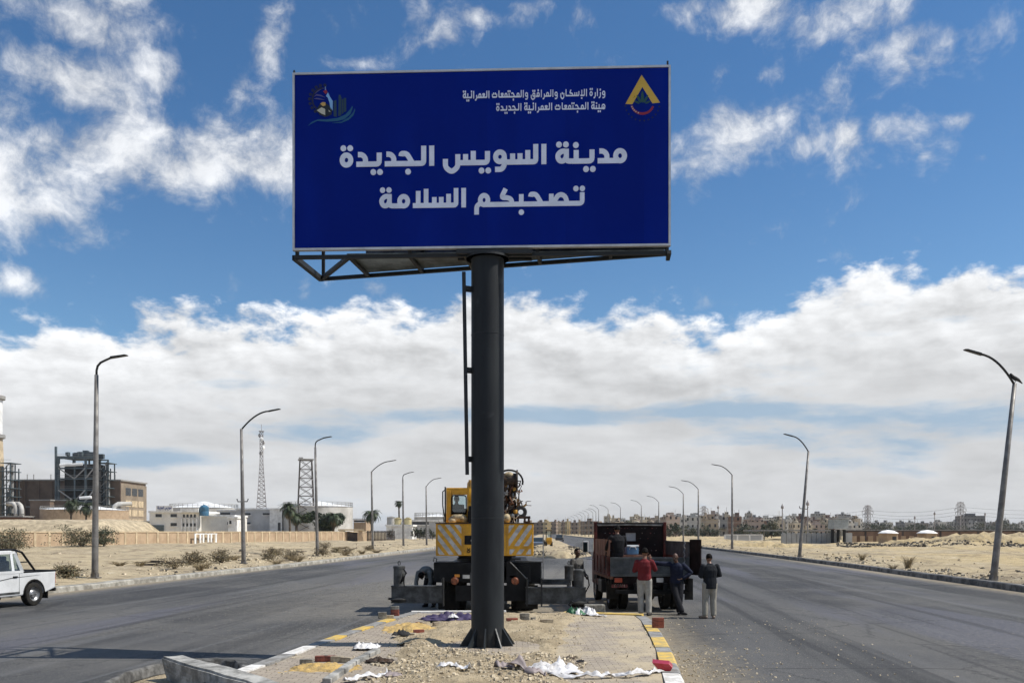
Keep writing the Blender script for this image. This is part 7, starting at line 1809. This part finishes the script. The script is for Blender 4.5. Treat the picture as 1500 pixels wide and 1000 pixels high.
    for sd_ in 'lr':
        hp, kn, an = V['hip'+sd_], V['kn'+sd_], V['an'+sd_]
        limb(g, [hp, hp.lerp(kn, .5), kn, kn.lerp(an, .5), kn.lerp(an, .97)], [.090*s+k, .078*s+k, .062*s+k, .060*s+k, .052*s+k])
    melt(g.build('trousers', bottom, body), .012, 4)
    for sd_ in 'lr':
        an, to = V['an'+sd_], V['to'+sd_]; g = MB(); d = (to-an); d.z = 0; d.normalize(); he = an-d*.055*s
        limb(g, [Vector((he.x, he.y, an.z-.045*s)), an.lerp(to, .45)-Vector((0,0,.022*s)), to+d*.02], [.043*s,.044*s,.034*s], 12)
        melt(g.build('shoe', shoe, body), .010, 2)
    if not bald:
        g = MB(); g.blob((0,-.016,.032), (.082,.096,.110), 16, M=HM)
        vs = g.v; g2 = MB()
        ok = [(HM.inverted() @ Vector(v)) for v in vs]; keep = [(q.z > -.045-.6*min(0, -q.y-.02)*0 and q.z > .035+ .9*max(0, q.y-.02)-.09*(q.y < .0)) for q in ok]
        fs = [f_ for f_ in g.f if all(keep[i] for i in f_)]
        used = sorted({i for f_ in fs for i in f_}); mp = {i: j for j, i in enumerate(used)}
        g2.add([vs[i] for i in used], [tuple(mp[i] for i in f_) for f_ in fs]); h = g2.build('hair', cap or M['hair'], body, smooth=True); so = h.modifiers.new('thick', 'SOLIDIFY'); so.thickness = .012; so.offset = 0
    g = MB()
    for q in (-1, 1): g.blob((q*.030,.0835,.012), (.014,.008,.006), 8, M=HM)
    g.build('eyes', M['hair'], body)
    if bald:
        g = MB(); g.tube([(-.022,.094,-.048), (0,.100,-.046), (.022,.094,-.048)], [.006,.009,.006], 6, M=HM); g.build('moustache', M['hair'], body)
    return body
def pose(**kw):
    J = dict(pelvis=(0,0,.96), waist=(0,.005,1.10), chest=(0,0,1.29), neck=(0,-.005,1.47), head=(0,.02,1.625), shl=(-.185,0,1.41), shr=(.185,0,1.41), ell=(-.235,-.03,1.13), elr=(.235,-.03,1.13), wrl=(-.235,.06,.88), wrr=(.235,.06,.88),
             hipl=(-.09,0,.93), hipr=(.09,0,.93), knl=(-.105,.03,.51), knr=(.105,.03,.51), anl=(-.115,-.02,.085), anr=(.115,-.02,.085), tol=(-.135,.15,.035), tor=(.135,.15,.035))
    J.update(kw); return J
C = {k: cloth('cloth_'+k, c) for k, c in dict(black=(.016,.018,.022), navy=(.016,.020,.042), red=(.17,.022,.026), grey=(.14,.135,.125), beige=(.36,.33,.27), pale=(.42,.40,.35), dark=(.018,.018,.022), ash=(.20,.21,.20), black2=(.010,.010,.012)).items()}
SH = {k: mat('shoe_'+k, c, .6, var=.2, scale=10) for k, c in dict(tan=(.24,.18,.13), black=(.015,.014,.014), white=(.45,.43,.40)).items()}
dk = mat('skin_dark', (.10, .048, .028), .5, var=.08, scale=20)
# man on the right: back to us, head bowed over something in his hands
person((at(1040, 23.5), 23.5, 0), .10, pose(head=(0,.085,1.60), neck=(0,.02,1.46), face=(-.05,1,-.55), ell=(-.265,.0,1.14), elr=(.275,.0,1.15), wrl=(-.11,.24,1.12), wrr=(.12,.24,1.16), anl=(-.15,-.03,.085), knl=(-.12,.03,.51), tol=(-.24,.10,.035), anr=(.10,0,.085), knr=(.10,.03,.51), hipl=(-.10,0,.93)),
       'man in a black jacket and beige trousers standing alone on the right, back turned', C['black'], C['beige'], SH['tan'], long_top=.12, s=.985, cap=M['hair'])
# man in dark blue: leaning on the tailgate, one arm stretched out, the other hand on his hip
person((at(991, 24.6), 24.6, 0), PI-.25, pose(pelvis=(.02,-.10,.95), waist=(.0,-.10,1.09), chest=(0,-.07,1.28), neck=(0,-.04,1.45), head=(.03,.0,1.60), face=(.35,1,-.15), shl=(-.18,-.06,1.39), shr=(.185,-.05,1.41), elr=(.46,.04,1.43), wrr=(.72,.10,1.47), handr=(1,.1,-.1), ell=(-.40,-.14,1.17), wrl=(-.17,-.02,1.02), handl=(.7,.2,-.3),
       hipl=(-.09,-.10,.92), hipr=(.10,-.10,.92), knl=(-.10,.02,.50), knr=(.0,.09,.50), anl=(-.06,-.05,.085), anr=(-.16,.18,.10), tol=(-.08,.12,.035), tor=(-.28,.30,.05)),
       'man in dark blue leaning on the lorry\'s tailgate, one arm stretched out, hand on hip', C['navy'], C['dark'], SH['black'], bald=True, skin=dk, s=.985, long_top=.04)
# man in the red jumper, back to us, a hand raised to his face
person((at(944, 24.3), 24.3, 0), -.30, pose(head=(.01,.05,1.63), face=(.2,1,-.2), ell=(-.27,.05,1.16), wrl=(-.14,.24,1.30), elr=(.265,.10,1.20), wrr=(.12,.22,1.45), handr=(-.3,.2,1), handl=(.5,.4,.6), anl=(-.09,-.02,.085), knl=(-.10,.02,.51), tor=(.15,.14,.035)),
       'man in a red jumper and pale trousers standing at the tailgate, back turned', C['red'], C['pale'], SH['black'], s=1.045)
# man sitting on the load edge, back to us
ms = person((at(905, 25.6), 25.62, 1.60-.92), .25, pose(pelvis=(0,0,1.02), waist=(0,-.03,1.15), chest=(0,-.02,1.34), neck=(0,.03,1.52), head=(.01,.075,1.66), face=(.1,1,-.3), shl=(-.19,0,1.45), shr=(.19,0,1.45), ell=(-.27,.10,1.22), elr=(.26,.10,1.22), wrl=(-.24,.30,1.10), wrr=(.10,.32,1.15), hipl=(-.09,.02,1.0), hipr=(.09,.02,1.0), knl=(-.13,.44,.98), knr=(.13,.44,.98), anl=(-.13,.46,.56), anr=(.13,.46,.56), tol=(-.14,.62,.52), tor=(.14,.62,.52)),
       'man in black sitting on the lorry\'s tailgate with his back turned', C['black2'], C['dark'], SH['black'], long_top=-.02)
# man behind the right-hand jacks
person((at(845, 27.2), 27.2, 0), PI+.75, pose(head=(.01,.03,1.63), face=(.1,1,.12), chest=(0,.02,1.29), wrl=(-.26,.12,.92), ell=(-.25,-.02,1.15), wrr=(.20,.20,1.02), elr=(.25,.0,1.15)),
       'man in a grey shirt standing behind the crane\'s right jacks, looking right', C['grey'], C['dark'], SH['black'], skin=dk, s=1.01, long_top=.03)
# man bent double behind the left outrigger
person((at(627, 27.0), 27.0, 0), PI-.35, pose(pelvis=(0,-.20,.93), waist=(0,-.07,1.05), chest=(0,.14,1.12), neck=(0,.33,1.08), head=(0,.44,.98), face=(0,.5,-1), shl=(-.19,.27,1.07), shr=(.19,.27,1.07), ell=(-.24,.32,.80), elr=(.24,.32,.80), wrl=(-.20,.40,.56), wrr=(.20,.40,.56), hipl=(-.09,-.20,.90), hipr=(.09,-.20,.90), knl=(-.12,-.06,.50), knr=(.12,-.06,.50), anl=(-.13,-.14,.085), anr=(.13,-.14,.085), tol=(-.15,.03,.035), tor=(.15,.03,.035)),
       'man in a pale grey top bending down behind the crane\'s left outrigger', C['ash'], C['dark'], SH['black'], s=1.0)
# the crane's driver in his seat
zc_ = czp(766.5)+.43
person((cr.location.x+cxp(664.5), CD+1.38, 1.72), .5, pose(pelvis=(0,0,.99), waist=(0,-.03,1.12), chest=(0,-.01,1.31), neck=(0,.02,1.49), head=(.02,.05,1.63), face=(.6,1,-.1), shl=(-.18,0,1.42), shr=(.18,0,1.42), ell=(-.24,.10,1.18), elr=(.24,.10,1.18), wrl=(-.20,.34,1.12), wrr=(.18,.34,1.12), hipl=(-.09,.02,.97), hipr=(.09,.02,.97), knl=(-.12,.42,.95), knr=(.12,.42,.95), anl=(-.12,.46,.55), anr=(.12,.46,.55), tol=(-.13,.6,.52), tor=(.13,.6,.52)),
       'crane driver in dark clothes seated inside the yellow cab', C['dark'], C['dark'], SH['black'], s=.92)

# ------------------------------------------------------------------ what lies about on the island
def top_z(x, y):
    if y < 22.3 and ml(y)+KW < x < mr(y)-KW:
        l, r = dirt_edge(y)
        if l < x < r: return max(earth_z(x, y), MZ-.012)
        return MZ
    if ml(y) <= x <= mr(y): return MZ+.012
    return 0.0
def px_at(px, py, z=MZ):
    d = (EYE-z)*FPX/(py-HY); return at(px, d), d
M['pav_buff'] = mat('paver_buff', (.40, .34, .24), .9, var=.2, scale=9, bump=.3, c2=(.26, .21, .15))
M['pav_grey'] = mat('paver_grey', (.24, .225, .19), .9, var=.25, scale=9, bump=.3)
M['pav_red'] = mat('paver_red', (.26, .075, .045), .9, var=.25, scale=9, bump=.3, c2=(.16, .055, .04))
GB = 'loose paving blocks on the island'
def paver(px, py, kind, label, rz=0.0, lift=0.0, d=(.21,.105,.075), tilt=0.0, z=None):
    x, y = px_at(px, py, (MZ if z is None else z)); y += d[1]/2; b_ = top_z(x, y) if z is None else z
    g = MB(); g.box((0, 0, d[2]/2), d, bev=.006); o = g.build('paving_block', M['pav_'+kind], loc=(x, y, b_+lift-.004)); o.rotation_euler = (tilt, 0, rz); return tag(o, label, 'paving block', GB)
paver(559.5, 905.5, 'grey', 'grey paving block standing alone left of the little brick stack', .25, d=(.20,.12,.15), z=MZ+.016)
paver(569.5, 905, 'buff', 'buff paving block lying flat before the little brick stack', .1, d=(.22,.11,.07), z=MZ+.016)
for k, (kd, lab) in enumerate((('red','red block at the bottom of the little brick stack on the left'),('red','red block second in the little brick stack on the left'),('grey','grey block on top of the little brick stack on the left'))): paver(578, 901.5, kd, lab, .05*k, .078*k, (.20,.11,.078), z=MZ+.016)
for k in range(3): paver(964.5, 919, 'red' if k != 3 else 'red', ('lowest','middle','topmost')[k]+' red block of the stack on the right kerb', -.02+.03*(k % 2), .072*k, (.24,.12,.07), z=MZ+.014)
paver(768.5, 914, 'grey', 'upper grey block of the pair right of the post', .1, .078); paver(768.5, 914, 'grey', 'lower grey block of the pair right of the post', -.05)
paver(781, 911, 'grey', 'half block between the two grey heaps right of the post', .4, d=(.09,.09,.06))
paver(801, 914, 'buff', 'single buff block farthest right of the post', .05, d=(.29,.11,.08))
paver(750, 915, 'red', 'dusty red block close to the post\'s right side', .2, d=(.25,.11,.06))
paver(641, 925-5, 'buff', 'buff block beside the purple cloth', .5); paver(616, 917, 'red', 'reddish block left of the purple cloth', -.3); paver(622, 917.5, 'buff', 'pale block at the left end of the purple cloth', .8)
paver(597, 930, 'buff', 'buff block at the edge of the far yellow sand patch', -.25, d=(.32,.1,.05)); paver(613, 927.5, 'red', 'dark red block right of the far yellow sand patch', .3)
for k, (px, py, kd, lab, rz) in enumerate(((470,968,'red','red block behind the near yellow sand patch, left one',.05),(482,968,'red','red block behind the near yellow sand patch, right one',-.05),(493,968.5,'buff','buff block behind the near yellow sand patch',.1),(507,970,'buff','long buff block at the right end of the near yellow sand patch',-.35),(448,973,'grey','block set in the paving left of the near yellow sand patch',.1))): paver(px, py, kd, lab, rz, d=(.20,.10,.085))
# edging strips along the dug earth
def edging(pa, pb, label):
    (xa, ya), (xb, yb) = px_at(*pa), px_at(*pb); a, c = Vector((xa, ya, MZ-.015)), Vector((xb, yb, MZ-.015)); g = MB(); L_ = (c-a).length; g.box((L_/2, 0, 0), (L_-.02, .12, .16), bev=.012); o = g.build('edging_stone', M['concrete'], loc=a); o.rotation_euler = (0, 0, math.atan2(c.y-a.y, c.x-a.x)); return tag(o, label, 'edging stone', 'edging stones beside the dug earth')
edging((478,1000),(499,985.5), 'nearest edging stone between paving and dug earth'); edging((500,985),(516,973.5), 'second edging stone, its near end broken'); edging((517,973),(536,963), 'third edging stone beside the dug earth'); edging((537,962),(553,954), 'last short edging stone up to the dark lump')
# patches of yellow sand: piles
M['yellow_sand'] = mat('yellow_sand', (.52, .345, .11), .95, var=.15, scale=14, bump=.8, bscale=40, c2=(.40, .285, .13))
for (px, py, w, dd, h, lab) in ((475, 978, .62, .40, .10, 'near heap of bright yellow sand on the left paving'), (605, 920, .62, .85, .11, 'far heap of bright yellow sand by the purple cloth')):
    x, y = px_at(px, py); g = MB(); vs, fs = [], []; n = 48
    for j in range(n+1):
        for i in range(n+1):
            u, v = i/n*2-1, j/n*2-1; rr = math.hypot(u, v)*(1+.45*nz(u*2.6, v*2.6, 1.0, px)); vs.append((u*w, v*dd, -.03+h*max(-.2, 1-rr**1.4)*(1+.5*nz(u*3, v*3, 1.2, px*.1))+.018*nz(u*6, v*6, 1.5, px)))
    for j in range(n):
        for i in range(n): q = j*(n+1)+i; fs.append((q, q+1, q+n+2, q+n+1))
    g.add(vs, fs); o = g.build('sand_heap', M['yellow_sand'], smooth=True, loc=(x, y, top_z(x, y)+.0)); tag(o, lab, 'sand heap')
# cloth and scraps
def ribbon(pts, w, mt, name, label, cat, amp=.03, seed=0, curl=.5, seg=12, up=.5):
    """crumpled strip of fabric along ground points"""
    rnd = random.Random(seed); P_ = [Vector((*px_at(a, b_)[:2], 0)) for a, b_ in pts]; path = []
    for a, c in zip(P_, P_[1:]):
        for t in range(seg): path.append(a.lerp(c, t/seg))
    path.append(P_[-1]); g = MB(); vs, fs = [], []; m_ = 9
    for i, p in enumerate(path):
        t = (path[min(i+1, len(path)-1)]-path[max(i-1, 0)]).normalized(); n_ = Vector((-t.y, t.x, 0))
        ww = w*(.65+.5*nz(i*.13, seed, 1.0, 3)+.25*math.sin(i*.5+seed)); lift = abs(nz(i*.11, seed*3.1, 1.0, 1))*up
        for k in range(m_):
            u = k/(m_-1)-.5; q = p+n_*u*ww; z = top_z(q.x, q.y)+.015+lift*(1-abs(u)*1.2)+amp*nz(q.x*3, q.y*3+seed, 1.6, seed)+amp*.6*math.sin(u*9+i*.4)
            vs.append((q.x, q.y, max(z, top_z(q.x, q.y)+.006)))
    for i in range(len(path)-1):
        for k in range(m_-1): a = i*m_+k; fs.append((a, a+1, a+m_+1, a+m_))
    g.add(vs, fs); o = g.build(name, mt, smooth=True); so = o.modifiers.new('thick', 'SOLIDIFY'); so.thickness = .004; return tag(o, label, cat)
def crumple(px, py, w, dd, h, mt, name, label, cat, seed, n=30, ang=0.0, z=None):
    h *= .52; n = int(n*1.5)
    """a dropped, crumpled sheet"""
    x, y = px_at(px, py); g = MB(); vs, fs = [], []; rnd = random.Random(seed); b_ = top_z(x, y) if z is None else z
    for j in range(n+1):
        for i in range(n+1):
            u, v = i/n*2-1, j/n*2-1; rr = max(abs(u), abs(v)); e = 1-rr**2
            f1 = abs(mnoise.noise(Vector((u*2.1+seed, v*2.1, seed*.7)))); f2 = abs(mnoise.noise(Vector((u*4.7, v*4.7+seed, 3.3))))
            hx = u*w*(1+.25*nz(v*2, seed, 1.0)); hy = v*dd*(1+.3*nz(u*2, seed+4, 1.0)); f3 = abs(mnoise.noise(Vector((u*8.3+seed*2, v*8.3, 1.3)))); vs.append((hx+.05*w*math.sin(v*7+seed), hy, .01+h*(.25+.9*e)*(f1*1.1+f2*.75+f3*.4)))
    for j in range(n):
        for i in range(n): q = j*(n+1)+i; fs.append((q, q+1, q+n+2, q+n+1))
    g.add(vs, fs); o = g.build(name, mt, smooth=True, loc=(x, y, b_)); o.rotation_euler = (0, 0, ang); so = o.modifiers.new('thick', 'SOLIDIFY'); so.thickness = .004; return tag(o, label, cat)
M['fab_white'] = mat('vinyl_white', (.72, .71, .71), .5, var=.08, scale=6, c2=(.52, .50, .48)); M['fab_purple'] = mat('cloth_purple', (.028, .017, .062), .7, var=.3, scale=5, c2=(.055, .042, .09)); M['fab_green'] = mat('plastic_green', (.02, .13, .05), .5, var=.3, scale=8)
M['fab_mauve'] = mat('vinyl_back', (.30, .25, .24), .6, var=.1, scale=6)
ribbon([(726,987.5),(752,986),(778,990),(800,990)], .34, M['fab_mauve'], 'vinyl_strip', 'greyish vinyl strip with a mauve back in front of the post', 'vinyl strip', .03, 1, up=.22)
crumple(811, 984.5, .36, .28, .30, M['fab_white'], 'vinyl_scrap', 'upright crumpled white vinyl scrap right of the mauve strip', 'vinyl scrap', 3, 14)
ribbon([(806,990),(845,992),(880,992),(900,990.5),(925,991.5),(950,987),(965,983)], .16, M['fab_white'], 'vinyl_strip', 'long white vinyl strip running right to the kerb', 'vinyl strip', .03, 4, up=.16)
ribbon([(640,987),(660,986.5),(672,988),(688,991)], .20, M['fab_white'], 'vinyl_strip', 'short white vinyl strip on the earth left of the post', 'vinyl strip', .02, 5, up=.14)
ribbon([(505,999),(530,994.5),(555,991),(567,989)], .18, M['fab_white'], 'vinyl_strip', 'white vinyl strip at the bottom left of the dug earth', 'vinyl strip', .02, 6, up=.10)
crumple(537, 949, .22, .20, .22, M['fab_white'], 'plastic_bag', 'white plastic bag lying on the left paving', 'plastic bag', 7, 16)
crumple(576, 990, .12, .12, .1, M['fab_mauve'], 'vinyl_scrap', 'small brown scrap beside the left white strip', 'vinyl scrap', 8, 10)
crumple(660, 908.5, .62, .46, .34, M['fab_purple'], 'purple_cloth', 'crumpled purple cloth left of the post', 'cloth', 9, 22, -.1)
crumple(664, 911, .12, .10, .16, M['fab_white'], 'paper_scrap', 'white paper scrap on the purple cloth', 'paper', 10, 9, z=MZ+.10)
crumple(857, 899, .28, .34, .38, M['fab_white'], 'vinyl_scrap', 'white vinyl heap at the island\'s rear edge before the lorry', 'vinyl scrap', 11, 16)
crumple(843, 899.5, .22, .22, .30, M['fab_green'], 'green_plastic', 'green plastic scrap beside the white heap at the rear edge', 'plastic', 12, 14)
ribbon([(862,901),(875,902.5),(888,903)], .22, M['fab_white'], 'vinyl_strip', 'white strip trailing right from the heap at the rear edge', 'vinyl strip', .02, 13, up=.08)
g = MB(); x, y = px_at(872, 896); g.box((0, 0, .10), (.52, .30, .20), bev=.03); o = g.build('concrete_block', M['pav_grey'], loc=(x, y+.2, MZ-.02)); tag(o, 'rough grey concrete block behind the white strip at the rear edge', 'concrete block')
crumple(1040, 999, .35, .22, .28, M['fab_white'], 'vinyl_scrap', 'white vinyl scrap on the road at the bottom right', 'vinyl scrap', 15, 14)
M['red_plastic'] = mat('red_plastic', (.45, .012, .022), .35, var=.15, coat=.3)
x, y = px_at(972, 982); g = MB(); g.prism([(-.16,.09),(.08,.075),(.13,.02),(.10,-.03),(-.06,-.03)], -.09, .09); g.box((.06, 0, .035), (.10, .188, .02)); o = g.build('red_plastic_piece', M['red_plastic'], loc=(x, y, MZ+.055)); o.rotation_euler = (.15, 0, -.2); tag(o, 'broken red plastic piece on the right kerb', 'plastic piece')
crumple(588, 932.5, .16, .14, .24, M['soot'], 'dark_lump', 'dark crumpled lump at the head of the trench', 'lump', 17, 10)
crumple(851, 969.5, .07, .06, .07, M['soot'], 'dark_stone', 'small dark stone on the dusty paving right of the post', 'stone', 18, 8)
crumple(834, 963, .10, .06, .06, M['brown_dark'], 'rusty_scrap', 'flat rusty scrap lying right of the post', 'scrap', 19, 8)
crumple(556, 969, .22, .12, .18, M['brown_dark'], 'rusty_scrap', 'bigger rusty scrap between the edging stones and the earth', 'scrap', 20, 10)

# loose stones: one mass
M['chip'] = mat('chip', (.33, .30, .25), .9, var=.2, scale=30)
rnd = random.Random(31); sp = []; sp2 = []
for _ in range(9000):
    y = rnd.uniform(11.6, 22.0); l, r = dirt_edge(y); x = rnd.uniform(l-.1, r+.15)
    dens = .25+.75*sstep(17.5, 14.6, y)
    if math.hypot(x-PX, y-PY) < .66 or rnd.random() > dens or nz(x, y, .9, 1.1) < -.25: continue
    s = rnd.choice((.008, .009, .011, .013, .016, .020, .032))*(1.1 if y < 15.5 else .8); sp.append((x, y, top_z(x, y)+s*.25, s))
for _ in range(500):
    y = rnd.uniform(11.5, 21.5); x = rnd.uniform(ml(y)+.3, mr(y)-.3); s = rnd.choice((.006, .008, .012, .016)); sp.append((x, y, top_z(x, y)+s*.3, s))
for _ in range(750):                                        # spilled along the kerb on the road
    y = rnd.uniform(11.5, 17.5); x = mr(y)+abs(rnd.gauss(0, .75))+.02; s = rnd.choice((.007, .009, .011, .014, .022)); sp.append((x, y, s*.3, s))
for _ in range(260):
    y = rnd.uniform(14, 23.5); x = mr(y)+rnd.uniform(0, 4.5); s = rnd.choice((.008, .012, .02)); sp.append((x, y, s*.3, s))
for _ in range(3800):
    y = rnd.uniform(19, 40); x = rnd.gauss(-5.2, 2.6); s = rnd.choice((.005, .006, .007, .008, .011))*y/24
    if x > ml(min(y, 22))-.05 and y < 23: continue
    sp2.append((x, y, s*.3, s))
rocks(sp, 'gravel', [M['stone'], M['pav_buff']]); rocks(sp2, 'road_chippings', [M['pav_grey'], M['chip']])
sp = []
for _ in range(900):
    y = rnd.uniform(77, 120); l, r = isl(y); x = rnd.uniform(l, r); s = rnd.choice((.04, .06, .09, .14)); t = (x-l)/(r-l); sp.append((x, y, .25+.3*min(t, 1-t)*2, s))
rocks(sp, 'island_stones', [M['stone_dark'], M['stone']])

# ------------------------------------------------------------------ the dusty air over the plain
m = bpy.data.materials.new('haze'); m.use_nodes = True; nt = m.node_tree; nt.nodes.clear()
pv = nt.nodes.new('ShaderNodeVolumePrincipled'); pv.inputs['Color'].default_value = (.86, .88, .90, 1); pv.inputs['Density'].default_value = .00011; pv.inputs['Anisotropy'].default_value = .2
nt.links.new(pv.outputs[0], nt.nodes.new('ShaderNodeOutputMaterial').inputs['Volume'])
g = MB(); g.box((0, 4300, 21.5), (13000, 9600, 49)); hz = g.build('haze', m); tag(hz, kind='stuff')
